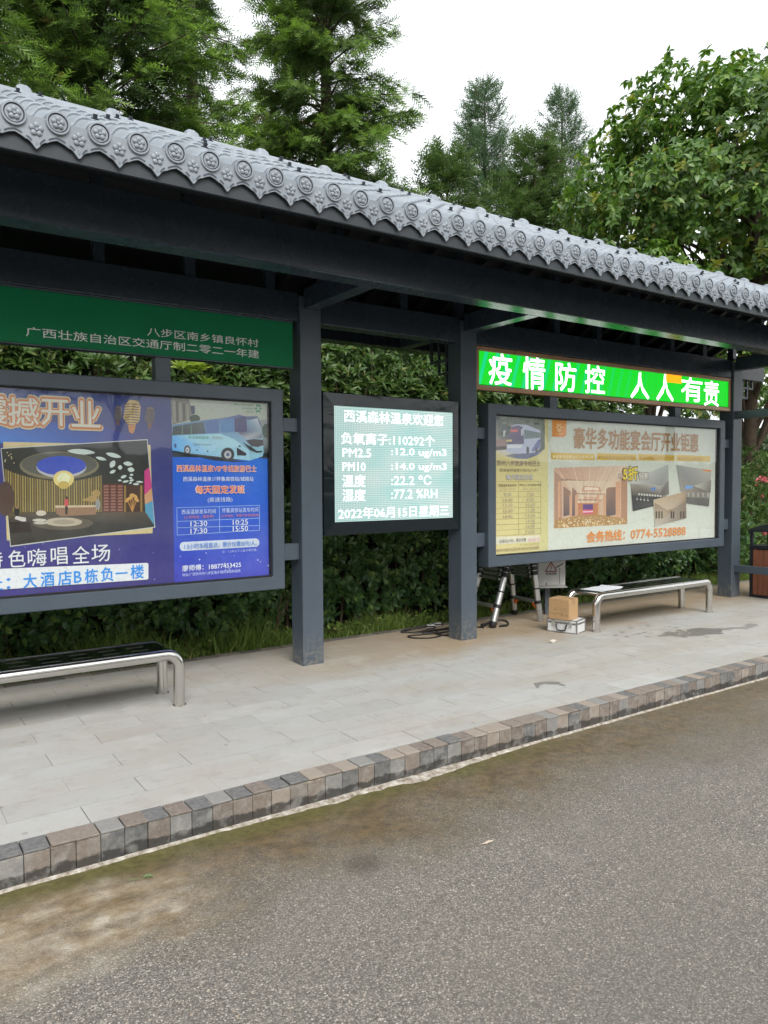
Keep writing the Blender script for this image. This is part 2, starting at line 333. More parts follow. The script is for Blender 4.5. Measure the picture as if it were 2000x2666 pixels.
c = n.mix(n.math('MULTIPLY', n.ramp(n.noise(14, 4, .65, n.sc(n.pos(), (3, .6, 1))), [(.5, 0), (.72, 1)]), .4), c, (.15, .15, .15)); n.col(c); n.rough(.42); n.p.inputs['Specular IOR Level'].default_value = .45; n.bump(n.noise(90, 3), .08, .002); TILE = n.m
TDIRT_SHADOW = M('dirt_and_shadow_in_relief', (.055, .062, .085), .7)  # dirt in the eave relief, with the shadow of its edges painted in
BOLT = M('dark_screw_cap', (.035, .042, .055), .35)
W = .2; XB, XC, XA, XD = 1.744, 6.403, 0.0, -4.66
sh = thing('bus_shelter', 'slate grey steel bus shelter with a grey tiled roof beside the road', 'bus shelter', (XA+.1, .1, 0))
for x in (XD, XA, XB, XC):
    part('post', MB().box(x, x+W, 0, W, -.01, 3.1), PAINT, sh, .008, seg=2)
    part('roof_arm', MB().box(x+.035, x+.165, -.86, .0-.002, 2.995, 3.16), PAINT_SHADED, sh, .004)
    part('rear_arm', MB().box(x+.035, x+.165, W+.002, 1.06, 2.995, 3.16), PAINT, sh, .004)
    # stepped fretwork under the rear arm
    fr = MB(); fx = x+.1
    for y in (.34, .46, .585): fr.box(fx-.012, fx+.012, y-.012, y+.012, {.34: 2.50, .46: 2.63, .585: 2.76}[y], 2.994)
    fr.box(fx-.0115, fx+.0115, .205, .47, 2.63, 2.654); fr.box(fx-.0115, fx+.0115, .205, .595, 2.76, 2.784); fr.box(fx-.0115, fx+.0115, .205, .35, 2.50, 2.524)
    part('fretwork', fr, PAINT, sh)
XE = 7.18
segs = [(-5.5, XD), (XD+W, XA), (XA+W, XB), (XB+W, XC), (XC+W, XE)]
for a, b in segs: part('cross_beam', MB().box(a+.002, b-.002, .02, .18, 2.892, 3.125), PAINT_SHADED, sh, .004)
part('front_beam', MB().box(-5.5, 7.9, -1.037, -.855, 2.996, 3.272), PAINT_SHADED, sh, .008, seg=2)
part('rear_beam', MB().box(-5.5, 7.9, 1.055, 1.24, 2.996, 3.272), PAINT_SHADED, sh, .006)
for k in range(-15, 5):
    x = 6.47+k*.672 - .039
    part('strut', MB().box(x, x+.078, .03, .108, 3.127, 4.02), PAINT_SHADED, sh)
fr = MB()
for x, zb in ((6.735, 2.65), (6.85, 2.65), (6.975, 2.785)): fr.box(x-.014, x+.014, .07, .094, zb, 2.89)
fr.box(6.604, 6.99, .0715, .0925, 2.778, 2.803); fr.box(6.604, 6.864, .0715, .0925, 2.643, 2.668)
part('fretwork', fr, PAINT, sh)
part('end_rail', MB().box(XC+.06, XC+.14, -.93, -.002, .335, .43), PAINT, sh, .004)
part('end_rail', MB().box(XC+.06, XC+.14, -.93, -.002, 2.36, 2.46), PAINT, sh, .004)
part('end_post', MB().box(XC+.05, XC+.15, -1.0, -.9, -.01, 2.994), PAINT, sh, .004)
# roof geometry (two slopes)
EY, EZ, RY, RZ = -1.50, 3.365, .10, 4.165; ANG = math.atan2(RZ-EZ, RY-EY); SL = math.hypot(RZ-EZ, RY-EY)
X0R, X1R = -5.75, 7.95
roof = MB()
tk = .03
for sg in (1, -1):
    ey = RY + sg*(EY-RY)
    roof.add([(X0R, ey, EZ-.035), (X1R, ey, EZ-.035), (X1R, RY, RZ-.035), (X0R, RY, RZ-.035), (X0R, ey, EZ-.065), (X1R, ey, EZ-.065), (X1R, RY, RZ-.065), (X0R, RY, RZ-.065)],
             [(0, 1, 2, 3), (7, 6, 5, 4), (0, 4, 5, 1), (1, 5, 6, 2), (3, 7, 4, 0)])
roofo = part('roof', roof, CEIL, sh)
for k in range(-18, 21):
    x = 6.47+k*.336
    if x < X0R+.1 or x > X1R-.1: continue
    for sg in (1, -1):
        ey = RY+sg*(EY+.03-RY)
        part('rafter', MB().bar((x, ey, EZ-.105), (x, RY, RZ-.125), .05, .085), CEIL, roofo)
for sg in (1, -1):
    for t in (.3, .62):
        y = EY+(RY-EY)*t; z = EZ+(RZ-EZ)*t-.205; yy = RY+sg*(y-RY)
        part('purlin', MB().box(X0R+.05, X1R-.05, yy-.03, yy+.03, z-.06, z), CEIL, roofo)
    fy = RY+sg*(EY-.004-RY); part('fascia_board', MB().box(X0R, X1R, min(fy, fy-sg*.022), max(fy, fy-sg*.022), EZ-.198, EZ-.036), CEIL, roofo)
# tile: barrel with a concave pan to each side, stepped at its lower end
TP, TX0 = .1984, -2.3764; NC = 7; TL = SL/NC
def prof():
    o = []
    for i in range(-9, 10):
        u = i/9*TP/2
        if abs(u) < .06: z = .056*math.sqrt(max(0, 1-(u/.0605)**2))+.004
        else: z = .012 - .014*math.sin((abs(u)-.06)/(TP/2-.06)*math.pi/2)
        o.append((u, z))
    return o
PR = prof()
def tile_mesh():
    b = MB(); k = len(PR)
    rows = [(0, .001, 0), (.001, .012, 0), (.012, .017, 0), (TL*.3, .0145, 0), (TL*.7, .006, 0), (TL+.01, .001, 0)]
    for s, dz, lip in rows:
        b.v += [(u, s, z+dz) for u, z in PR]
    for r in range(len(rows)-1):
        for i in range(k-1): b.f.append((r*k+i, r*k+i+1, (r+1)*k+i+1, (r+1)*k+i)); b.mi.append(0)
    return b
tm = tile_mesh().mesh('roof_tile', TILE, smooth=True); tb = tile_mesh()
fs = MB(); cr = math.cos(ANG); sr = math.sin(ANG)
def onroof(x, s, h, sg=1): 
    y, z = EY+s*cr-h*sr, EZ+s*sr+h*cr
    return (x, RY+sg*(y-RY), z)
cols = range(-17, 52)
for c in cols:
    x = TX0+c*TP
    for r in range(NC):
        if -2 <= c <= 36:
            link('roof_tile', tm, roofo, Vector(onroof(x, r*TL-.02, -.03))-wbase(roofo), (ANG, 0, 0))
        else: fs.add([onroof(x+v[0], r*TL-.02+v[1], v[2]-.03) for v in tb.v], tb.f)
part('farther_roof_tiles', fs, TILE, roofo, smooth=True, kind='stuff')
rs = MB(); PS = PR[::3]; kk_ = len(PS)                      # rear slope, unseen from the road: plainer tiles
for c in cols:
    for r in range(NC):
        b0 = len(rs.v); x = TX0+c*TP
        for s_, dz in ((-.02, .004), (-.02, .02), (TL-.01, .001)): rs.v += [onroof(x+u, r*TL+s_, z+dz-.03, -1) for u, z in PS]
        for q in range(2): rs.f += [(b0+q*kk_+i, b0+q*kk_+i+1, b0+(q+1)*kk_+i+1, b0+(q+1)*kk_+i) for i in range(kk_-1)]; rs.mi += [0]*(kk_-1)
part('rear_roof_tiles', rs, TILE, roofo, smooth=True, kind='stuff')
# eave: drip plate with a flower between two round end tiles
EYF, EZD = -1.5435, 3.332
def flower(b, cx, cz, r, y, mi=0):
    for k in range(5):
        a = math.pi/2+k*2*math.pi/5; px, pz = cx+r*.58*math.cos(a), cz+r*.58*math.sin(a); ring = []
        kk = len(b.v); n = 8
        for (rr, dy) in ((.44, 0), (.36, -.006), (.2, -.009)):
            b.v += [(px+r*rr*math.cos(2*math.pi*j/n), y+dy, pz+r*rr*math.sin(2*math.pi*j/n)) for j in range(n)]
        for q in range(2):
            for j in range(n): b.f.append((kk+q*n+j, kk+q*n+(j+1) % n, kk+(q+1)*n+(j+1) % n, kk+(q+1)*n+j)); b.mi.append(mi)
        b.f.append(tuple(kk+2*n+j for j in range(n))); b.mi.append(mi)
    b.prism([(cx+r*.22*math.cos(j*math.pi/4), cz+r*.22*math.sin(j*math.pi/4)) for j in range(8)], y-.011, y, mi)
h = TP/2
def arc(p, q, bulge, n=5):
    o = []
    for i in range(n):
        t = i/n; o.append((p[0]+(q[0]-p[0])*t, p[1]+(q[1]-p[1])*t+bulge*4*t*(1-t)))
    return o
bot = arc((-h, -.082), (-.050, -.104), .003)+arc((-.050, -.104), (-.011, -.135), .008, 6)+[(-.004, -.142), (0, -.1445), (.004, -.142)]+arc((.011, -.135), (.050, -.104), .008, 6)+arc((.050, -.104), (h, -.082), .003)+[(h, -.082)]
top = [(h-i*2*h/10, .022-.012*math.sin(i/10*math.pi)) for i in range(11)]
dp = MB(); dp.prism(bot+top, -.004, .006); flower(dp, 0, -.052, .036, -.004)
def groove(b, pts, w, y, mi):
    n = len(pts)
    for (a, c) in zip(pts, pts[1:]):
        d = Vector((c[0]-a[0], c[1]-a[1])); 
        if d.length < 1e-6: continue
        nn = Vector((-d.y, d.x)).normalized()*w/2
        b.add([(a[0]-nn.x, y, a[1]-nn.y), (c[0]-nn.x, y, c[1]-nn.y), (c[0]+nn.x, y, c[1]+nn.y), (a[0]+nn.x, y, a[1]+nn.y)], [(0, 1, 2, 3)], mi)
lift = lambda pts, d: [(x, z+d) for x, z in pts]
groove(dp, lift(arc((-h, -.082), (-.056, -.1), .003), .0115), .0075, -.0062, 1); groove(dp, lift(arc((.056, -.1), (h, -.082), .003)+[(h, -.082)], .0115), .0075, -.0062, 1)
groove(dp, lift(arc((-.046, -.105), (-.016, -.131), .008), .0115), .0075, -.0062, 1); groove(dp, lift(arc((.016, -.131), (.046, -.105), .008), .0115), .0075, -.0062, 1)
dp.box(-.003, .003, -.0085, -.004, -.122, -.1)
drip_me = dp.mesh('drip_tile', [TILE, TDIRT_SHADOW], smooth=True)
dk = MB(); nn = 28
def ringm(b, r0, r1, y0, y1, mi):
    k = len(b.v); b.v += [(r0*math.cos(2*math.pi*j/nn), y0, r0*math.sin(2*math.pi*j/nn)) for j in range(nn)]+[(r1*math.cos(2*math.pi*j/nn), y1, r1*math.sin(2*math.pi*j/nn)) for j in range(nn)]
    for j in range(nn): b.f.append((k+j, k+(j+1) % nn, k+nn+(j+1) % nn, k+nn+j)); b.mi.append(mi)
ringm(dk, .0575, .0575, .05, -.012, 0); ringm(dk, .0575, .0555, -.012, -.0165, 0); ringm(dk, .0555, .0475, -.0165, -.0165, 0); ringm(dk, .0475, .0465, -.0165, -.009, 1); ringm(dk, .0465, .042, -.009, -.009, 1); ringm(dk, .042, .041, -.009, -.0125, 0); ringm(dk, .041, .0005, -.0125, -.0125, 0)
flower(dk, 0, 0, .034, -.0125)
disc_me = dk.mesh('round_end_tile', [TILE, TDIRT_SHADOW], smooth=True)
lf, lr = MB(), MB()
for c in cols:
    x = TX0+c*TP
    for me, b, name, xx, y in ((disc_me, dk, 'round_end_tile', x, EYF), (drip_me, dp, 'drip_tile', x+h, EYF)):
        if -2 <= c <= 36: link(name, me, roofo, Vector((xx, y, EZD+random.uniform(-.002, .002)))-wbase(roofo), (random.uniform(-.02, .02), 0, random.uniform(-.012, .012)))
        else: lf.add([(xx+v[0], y+v[1], EZD+v[2]) for v in b.v], b.f, 0)
        yr = 2*RY-EYF
        if 14 <= c <= 28: link(name, me, roofo, Vector((xx, yr, EZD))-wbase(roofo), (0, 0, math.pi))
        else: (lr.prism([(xx+u, EZD+w) for u, w in bot+top], yr-.006, yr+.004) if name == 'drip_tile' else lr.tube([(xx, yr-.03, EZD), (xx, yr+.012, EZD)], .0575, 14))
part('farther_eave_tiles', lf, TILE, roofo, kind='stuff'); part('farther_rear_eave_tiles', lr, TILE, roofo, kind='stuff')
# ridge caps with a raised collar at each joint
RP = .588
rc = MB(); a0 = [(-.1, -.03), (-.085, .02), (-.05, .05), (0, .062), (.05, .05), (.085, .02), (.1, -.03)]
rc.v = [(x, y, z) for x in (0, RP) for y, z in a0]; rc.f = [(i, i+1, i+8, i+7) for i in range(6)]; rc.mi = [0]*6
cl = [(-.055, .02), (-.045, .066), (-.022, .088), (0, .094), (.022, .088), (.045, .066), (.055, .02)]
k = len(rc.v)
for x, s in ((-.05, .55), (-.04, .86), (-.02, 1), (.02, 1), (.04, .86), (.05, .55)): rc.v += [(x, y*1.3, .01+z*s) for y, z in cl]
for q in range(5): rc.f += [(k+q*7+i, k+q*7+i+1, k+q*7+i+8, k+q*7+i+7) for i in range(6)]; rc.mi += [0]*6
rcm = rc.mesh('ridge_cap', TILE, smooth=True)
for j in range(-6, 18): 
    x = -2.057+j*RP
    if X0R < x < X1R-.2: link('ridge_cap', rcm, roofo, Vector((x, RY, RZ-.012))-wbase(roofo))
# screw caps
sc = MB(); sc.tube([(0, 0, 0), (0, 0, .006), (0, 0, .0061), (0, 0, .026)], [.021, .021, .012, .012], 10); scm = sc.mesh('screw_cap', BOLT)
for c in range(-1, 37):
    for s, kk in ((.06, 2), (.62, 0), (1.2, 1), (1.62, 2)):
        if c % 3 == kk: link('screw_cap', scm, roofo, Vector(onroof(TX0+c*TP, s, .05))-wbase(roofo), (ANG, 0, 0))
# ================================================================== printed matter: rectangles and outlines on the board planes (x, z in metres)
LEFT_TEXT=[
('西溪森林温泉', -0.951, -0.786, 1.893, 1.9165, (70, 150, 110), 0.0, 0),
('旅游巴士', -0.758, -0.666, 1.8955, 1.9175, (150, 150, 140), 0.0, 0),
('西溪森林温泉旅游专线', -0.911, -0.765, 1.8435, 1.8555, (70, 80, 100), 0.0, 0),
('国家AAAA级旅游景区', -0.571, -0.403, 2.1675, 2.1825, (60, 130, 84), 0.0, 0),
('国际康养基地', -0.503, -0.405, 2.141, 2.156, (60, 130, 84), 0.0, 0),
('森林人家', -0.469, -0.407, 2.1145, 2.1295, (60, 130, 84), 0.0, 0),
('西溪森林温泉VIP专线旅游巴士', -1.046, -0.385, 1.6375, 1.69, (238, 226, 214), 0.035, 0),
('西溪森林温泉VIP专线旅游巴士', -1.043, -0.389, 1.64, 1.688, (228, 112, 62), 0.008, 1),
('西溪森林温泉⇌怀集高铁站/城南站', -0.997, -0.411, 1.5635, 1.5995, (214, 220, 232), 0.01, 0),
('每天固定发班', -0.901, -0.49, 1.4665, 1.531, (236, 222, 208), 0.04, 0),
('每天固定发班', -0.895, -0.496, 1.4695, 1.5285, (230, 112, 64), 0.012, 1),
('(高速线路)', -0.803, -0.596, 1.3945, 1.438, (214, 220, 232), 0.0, 0),
('西溪温泉发车时间', -1.013, -0.737, 1.31, 1.3475, (205, 216, 236), 0.0, 0),
('怀集高铁站发车时间', -0.685, -0.373, 1.3125, 1.351, (205, 216, 236), 0.0, 0),
('(上车地点：候车亭)', -0.994, -0.755, 1.272, 1.3005, (222, 130, 100), 0.0, 0),
('(上车地点：怀集汽车站城南站)', -0.695, -0.366, 1.2735, 1.3, (222, 130, 100), 0.0, 0),
('12:30', -0.944, -0.809, 1.214, 1.2545, (226, 230, 240), 0.012, 0),
('17:30', -0.945, -0.81, 1.1575, 1.198, (226, 230, 240), 0.012, 0),
('10:25', -0.595, -0.464, 1.213, 1.2545, (226, 230, 240), 0.012, 0),
('15:50', -0.596, -0.465, 1.161, 1.203, (226, 230, 240), 0.012, 0),
('1.5小时车程直达，票价仅需30元/人。', -0.996, -0.389, 1.0385, 1.0825, (56, 116, 196), 0.006, 0),
('注：1.2米以下儿童半票优惠。', -0.69, -0.383, 0.993, 1.015, (180, 190, 225), 0.0, 0),
('廖师傅：18877453425', -1.015, -0.53, 0.87, 0.917, (224, 228, 240), 0.012, 0),
('地址:广西贺州市八步区南乡镇西溪森林温泉', -1.016, -0.534, 0.831, 0.8555, (190, 200, 235), 0.006, 0),
('震', -2.397, -2.204, 1.9395, 2.1465, (196, 184, 150), 0.075, 0),
('撼', -2.207, -2.006, 1.9365, 2.148, (196, 184, 150), 0.075, 0),
('开', -2.002, -1.809, 1.944, 2.1475, (196, 184, 150), 0.075, 0),
('业', -1.804, -1.597, 1.9425, 2.1505, (196, 184, 150), 0.075, 0),
('震', -2.394, -2.208, 1.9445, 2.1415, (196, 116, 58), 0.055, 1),
('撼', -2.204, -2.01, 1.942, 2.1435, (196, 116, 58), 0.055, 1),
('开', -1.998, -1.812, 1.9495, 2.142, (196, 116, 58), 0.055, 1),
('业', -1.8, -1.601, 1.9475, 2.145, (196, 116, 58), 0.055, 1),
('震', -2.391, -2.211, 1.9505, 2.135, (206, 204, 190), 0.012, 2),
('撼', -2.2, -2.013, 1.948, 2.137, (206, 204, 190), 0.012, 2),
('开', -1.995, -1.816, 1.956, 2.136, (206, 204, 190), 0.012, 2),
('业', -1.797, -1.605, 1.9545, 2.138, (206, 204, 190), 0.012, 2),
('特', -2.353, -2.26, 0.986, 1.1005, (222, 222, 228), 0.006, 0),
('色', -2.224, -2.118, 0.983, 1.0995, (222, 222, 228), 0.006, 0),
('嗨', -2.102, -1.984, 0.9835, 1.1015, (222, 222, 228), 0.006, 0),
('唱', -1.955, -1.845, 0.984, 1.104, (222, 222, 228), 0.006, 0),
('全', -1.813, -1.697, 0.9825, 1.1045, (222, 222, 228), 0.006, 0),
('场', -1.682, -1.553, 0.9865, 1.1105, (222, 222, 228), 0.006, 0),
('址', -2.351, -2.264, 0.8365, 0.9265, (52, 140, 222), 0.018, 0),
('：', -2.237, -2.216, 0.8395, 0.9105, (52, 140, 222), 0.018, 0),
('大', -2.133, -2.049, 0.8335, 0.933, (52, 140, 222), 0.018, 0),
('酒', -2.023, -1.936, 0.837, 0.9355, (52, 140, 222), 0.018, 0),
('店', -1.91, -1.821, 0.8355, 0.935, (52, 140, 222), 0.018, 0),
('B', -1.804, -1.754, 0.8455, 0.9275, (52, 140, 222), 0.018, 0),
('栋', -1.731, -1.642, 0.838, 0.937, (52, 140, 222), 0.018, 0),
('负', -1.618, -1.532, 0.84, 0.9405, (52, 140, 222), 0.018, 0),
('一', -1.517, -1.429, 0.8855, 0.8965, (52, 140, 222), 0.018, 0),
('楼', -1.407, -1.311, 0.8425, 0.9445, (52, 140, 222), 0.018, 0),
]
LEFT_PRINT=[
([(-4.2,0.785),(-1.075,0.785),(-1.075,2.2),(-4.2,2.2)],[(76,66,146),(60,54,124),(46,58,122),(42,82,168)]),
([(-2.253,1.972),(-1.632,1.978),(-1.316,1.874),(-1.262,1.834),(-2.257,1.824)],[(28,96,190),(34,60,160),(44,44,120),(50,44,120),(26,110,205)]),
([(-1.075,0.785),(-0.27,0.785),(-0.27,1.75),(-1.075,1.75)],[(60,62,176),(66,72,190),(30,112,222),(24,100,212)]),
([(-1.073,2.203),(-0.246,2.219),(-0.246,1.81),(-0.393,1.757),(-0.538,1.73),(-0.756,1.733),(-0.921,1.764),(-1.077,1.811)],[(176,182,178),(178,184,180),(90,100,110),(80,84,90),(60,62,68),(60,62,68),(70,72,76),(70,80,90)]),
([(-1.073,2.203),(-0.251,2.218),(-0.253,2.07),(-1.077,2)],(178,184,172)),
([(-1.08,2.185),(-1.047,2.208),(-0.944,2.209),(-0.923,2.146),(-0.913,2.093),(-0.936,2.039),(-0.969,2.022),(-1.072,1.996)],[(126,124,116),(126,124,116),(126,124,116),(126,124,116),(126,124,116),(126,124,116),(126,124,116),(126,124,116)]),
([(-1.064,2.18),(-1.048,2.179),(-1.044,2.018),(-1.062,2.012)],(150,146,134)),
([(-1.04,2.174),(-1.026,2.173),(-1.022,2.024),(-1.038,2.018)],(84,80,74)),
([(-1.016,2.168),(-0.999,2.167),(-0.995,2.029),(-1.014,2.023)],(150,146,134)),
([(-0.987,2.163),(-0.972,2.161),(-0.968,2.034),(-0.985,2.028)],(84,80,74)),
([(-0.958,2.157),(-0.945,2.155),(-0.94,2.04),(-0.956,2.034)],(150,146,134)),
([(-0.928,2.146),(-0.892,2.148),(-0.891,2.089),(-0.918,2.077)],(58,62,92)),
([(-0.849,2.051),(-0.856,2.034),(-0.872,2.022),(-0.894,2.017),(-0.917,2.02),(-0.933,2.031),(-0.938,2.047),(-0.932,2.063),(-0.916,2.075),(-0.893,2.081),(-0.871,2.077),(-0.855,2.066)],(48,74,52)),
([(-0.217,1.978),(-0.225,1.947),(-0.246,1.923),(-0.274,1.914),(-0.302,1.921),(-0.322,1.944),(-0.329,1.974),(-0.321,2.006),(-0.301,2.029),(-0.272,2.039),(-0.244,2.031),(-0.224,2.009)],(58,78,62)),
([(-1.07,1.791),(-0.973,1.777),(-0.68,1.744),(-0.575,1.728),(-0.449,1.724),(-0.575,1.716),(-0.749,1.729),(-0.957,1.769)],(36,40,48)),
([(-1.071,1.991),(-0.969,2.016),(-0.824,2.041),(-0.652,2.065),(-0.57,2.085),(-0.522,2.095),(-0.468,2.085),(-0.365,2.091),(-0.329,2.025),(-0.318,1.907),(-0.314,1.8),(-0.323,1.765),(-0.437,1.73),(-0.569,1.742),(-0.68,1.755),(-0.918,1.778),(-1.076,1.799)],[(96,140,178),(110,150,180),(150,170,190),(90,120,170),(70,80,150),(70,70,140),(70,80,140),(90,110,140),(120,130,150),(140,190,215),(150,205,225),(150,205,225),(150,205,228),(150,205,228),(150,205,228),(120,190,232),(70,160,235)]),
([(-1.065,1.981),(-0.994,1.995),(-0.824,2.027),(-0.803,1.937),(-0.915,1.929),(-1.074,1.915)],[(40,52,58),(44,60,62),(84,96,100),(60,80,110),(44,62,58),(40,60,58)]),
([(-0.81,2.028),(-0.699,2.049),(-0.694,1.946),(-0.803,1.937)],(78,108,168)),
([(-0.684,2.05),(-0.57,2.065),(-0.571,1.955),(-0.683,1.947)],(82,130,186)),
([(-0.567,2.066),(-0.468,2.081),(-0.457,2.02),(-0.452,1.953),(-0.565,1.958)],(66,62,112)),
([(-0.46,2.053),(-0.365,2.074),(-0.329,1.974),(-0.324,1.918),(-0.465,1.903),(-0.536,1.951),(-0.458,1.964)],[(120,150,180),(200,205,215),(150,165,180),(80,95,105),(180,178,186),(90,80,90),(90,110,140)]),
([(-0.997,1.995),(-0.989,1.996),(-0.99,1.924),(-0.998,1.923)],(96,128,120)),
([(-0.926,1.998),(-0.919,1.999),(-0.92,1.926),(-0.928,1.925)],(96,128,120)),
([(-1.073,1.912),(-0.971,1.918),(-0.689,1.94),(-0.572,1.9),(-0.442,1.811),(-0.437,1.73),(-0.68,1.755),(-0.918,1.778),(-1.076,1.799)],[(84,170,238),(150,205,230),(168,212,226),(168,212,226),(168,212,230),(160,208,232),(160,208,232),(120,190,232),(70,160,238)]),
([(-0.471,1.892),(-0.398,1.905),(-0.318,1.901),(-0.315,1.856),(-0.368,1.841),(-0.423,1.848)],(48,44,56)),
([(-0.501,1.88),(-0.423,1.842),(-0.375,1.81),(-0.325,1.811),(-0.332,1.798),(-0.375,1.793),(-0.436,1.814)],(44,50,60)),
([(-0.549,1.834),(-0.466,1.788),(-0.469,1.769),(-0.547,1.77)],(52,50,62)),
([(-0.534,1.851),(-0.513,1.85),(-0.515,1.838),(-0.534,1.838)],(50,70,90)),
([(-0.929,1.807),(-0.931,1.795),(-0.936,1.784),(-0.944,1.775),(-0.953,1.771),(-0.962,1.771),(-0.971,1.775),(-0.978,1.783),(-0.983,1.794),(-0.984,1.806),(-0.983,1.818),(-0.978,1.829),(-0.97,1.838),(-0.961,1.842),(-0.952,1.842),(-0.943,1.838),(-0.936,1.83),(-0.931,1.82)],(62,64,76)),
([(-0.941,1.805),(-0.942,1.796),(-0.947,1.788),(-0.953,1.784),(-0.96,1.784),(-0.966,1.788),(-0.97,1.795),(-0.971,1.804),(-0.969,1.813),(-0.965,1.821),(-0.959,1.825),(-0.952,1.825),(-0.946,1.821),(-0.942,1.814)],(190,192,196)),
([(-0.949,1.805),(-0.95,1.799),(-0.954,1.795),(-0.958,1.795),(-0.962,1.798),(-0.963,1.804),(-0.962,1.81),(-0.958,1.814),(-0.954,1.814),(-0.95,1.811)],(84,100,140)),
([(-0.57,1.778),(-0.574,1.76),(-0.584,1.743),(-0.599,1.731),(-0.618,1.724),(-0.638,1.724),(-0.656,1.73),(-0.67,1.742),(-0.68,1.758),(-0.683,1.776),(-0.679,1.795),(-0.669,1.811),(-0.654,1.823),(-0.636,1.83),(-0.616,1.831),(-0.598,1.825),(-0.583,1.813),(-0.574,1.797)],(62,64,76)),
([(-0.595,1.776),(-0.598,1.762),(-0.607,1.751),(-0.619,1.745),(-0.633,1.745),(-0.645,1.75),(-0.654,1.761),(-0.657,1.775),(-0.653,1.788),(-0.645,1.799),(-0.632,1.806),(-0.619,1.806),(-0.606,1.8),(-0.598,1.789)],(190,192,196)),
([(-0.611,1.775),(-0.614,1.767),(-0.622,1.761),(-0.631,1.761),(-0.638,1.766),(-0.64,1.775),(-0.638,1.784),(-0.63,1.789),(-0.621,1.79),(-0.614,1.784)],(84,100,140)),
([(-1.041,1.837),(-1.043,1.826),(-1.048,1.819),(-1.054,1.819),(-1.059,1.826),(-1.061,1.836),(-1.059,1.847),(-1.054,1.853),(-1.048,1.854),(-1.043,1.847)],(30,60,130)),
([(-0.874,1.807),(-0.876,1.802),(-0.881,1.8),(-0.886,1.802),(-0.888,1.806),(-0.886,1.811),(-0.881,1.813),(-0.876,1.811)],(40,50,60)),
([(-0.787,1.799),(-0.789,1.794),(-0.794,1.792),(-0.799,1.794),(-0.801,1.799),(-0.799,1.803),(-0.794,1.805),(-0.789,1.804)],(40,50,60)),
([(-0.337,2.146),(-0.347,2.149),(-0.352,2.155),(-0.347,2.161),(-0.337,2.164),(-0.326,2.162),(-0.322,2.156),(-0.326,2.15)],(70,150,104)),
([(-0.356,2.128),(-0.359,2.137),(-0.355,2.144),(-0.347,2.144),(-0.339,2.137),(-0.336,2.128),(-0.34,2.121),(-0.348,2.121)],(70,150,104)),
([(-0.377,2.136),(-0.369,2.143),(-0.361,2.144),(-0.357,2.137),(-0.36,2.127),(-0.368,2.12),(-0.376,2.119),(-0.38,2.126)],(70,150,104)),
([(-0.378,2.162),(-0.368,2.16),(-0.364,2.154),(-0.368,2.147),(-0.379,2.144),(-0.389,2.146),(-0.393,2.153),(-0.389,2.159)],(70,150,104)),
([(-0.359,2.181),(-0.357,2.172),(-0.361,2.165),(-0.369,2.165),(-0.376,2.171),(-0.379,2.181),(-0.375,2.187),(-0.367,2.188)],(70,150,104)),
([(-0.338,2.173),(-0.346,2.166),(-0.355,2.165),(-0.358,2.172),(-0.355,2.181),(-0.348,2.189),(-0.339,2.189),(-0.336,2.183)],(70,150,104)),
([(-1.047,1.36),(-0.357,1.363),(-0.357,1.368),(-1.047,1.364)],(150,180,225)),
([(-1.046,1.255),(-0.358,1.259),(-0.358,1.264),(-1.046,1.259)],(150,180,225)),
([(-1.047,1.206),(-0.359,1.198),(-0.359,1.203),(-1.047,1.21)],(150,180,225)),
([(-1.048,1.15),(-0.359,1.159),(-0.36,1.164),(-1.048,1.154)],(150,180,225)),
([(-1.049,1.362),(-1.05,1.152),(-1.046,1.152),(-1.045,1.362)],(150,180,225)),
([(-0.706,1.364),(-0.706,1.156),(-0.701,1.156),(-0.701,1.364)],(150,180,225)),
([(-0.359,1.366),(-0.362,1.161),(-0.357,1.161),(-0.354,1.366)],(150,180,225)),
([(-1.002,1.097),(-0.392,1.096),(-0.377,1.09),(-0.366,1.078),(-0.361,1.06),(-0.367,1.041),(-0.379,1.031),(-0.393,1.028),(-1.003,1.028),(-1.016,1.032),(-1.026,1.045),(-1.03,1.063),(-1.025,1.083),(-1.014,1.093)],(206,214,228)),
([(-1.495,2.095),(-1.482,2.118),(-1.454,2.114),(-1.446,2.087),(-1.451,2.027),(-1.464,2.01),(-1.49,2.012),(-1.503,2.036)],(110,100,96)),
([(-1.49,2.009),(-1.463,2.009),(-1.467,1.983),(-1.473,1.969),(-1.485,1.977)],[(110,80,67),(110,80,67),(110,80,67),(110,80,67),(110,80,67)]),
([(-1.477,2.102),(-1.451,2.096),(-1.451,2.089),(-1.477,2.095)],(66,58,80)),
([(-1.498,2.096),(-1.479,2.102),(-1.479,2.095),(-1.498,2.09)],(66,58,80)),
([(-1.477,2.09),(-1.451,2.084),(-1.451,2.078),(-1.477,2.084)],(66,58,80)),
([(-1.498,2.085),(-1.48,2.09),(-1.48,2.084),(-1.498,2.078)],(66,58,80)),
([(-1.477,2.079),(-1.451,2.073),(-1.452,2.066),(-1.477,2.072)],(66,58,80)),
([(-1.498,2.074),(-1.48,2.079),(-1.48,2.072),(-1.498,2.067)],(66,58,80)),
([(-1.477,2.068),(-1.452,2.062),(-1.452,2.055),(-1.477,2.061)],(66,58,80)),
([(-1.498,2.062),(-1.48,2.067),(-1.48,2.061),(-1.499,2.056)],(66,58,80)),
([(-1.477,2.056),(-1.452,2.05),(-1.452,2.044),(-1.478,2.05)],(66,58,80)),
([(-1.499,2.051),(-1.48,2.056),(-1.48,2.05),(-1.499,2.044)],(66,58,80)),
([(-1.478,2.045),(-1.452,2.039),(-1.452,2.032),(-1.478,2.038)],(66,58,80)),
([(-1.499,2.039),(-1.48,2.045),(-1.481,2.038),(-1.499,2.033)],(66,58,80)),
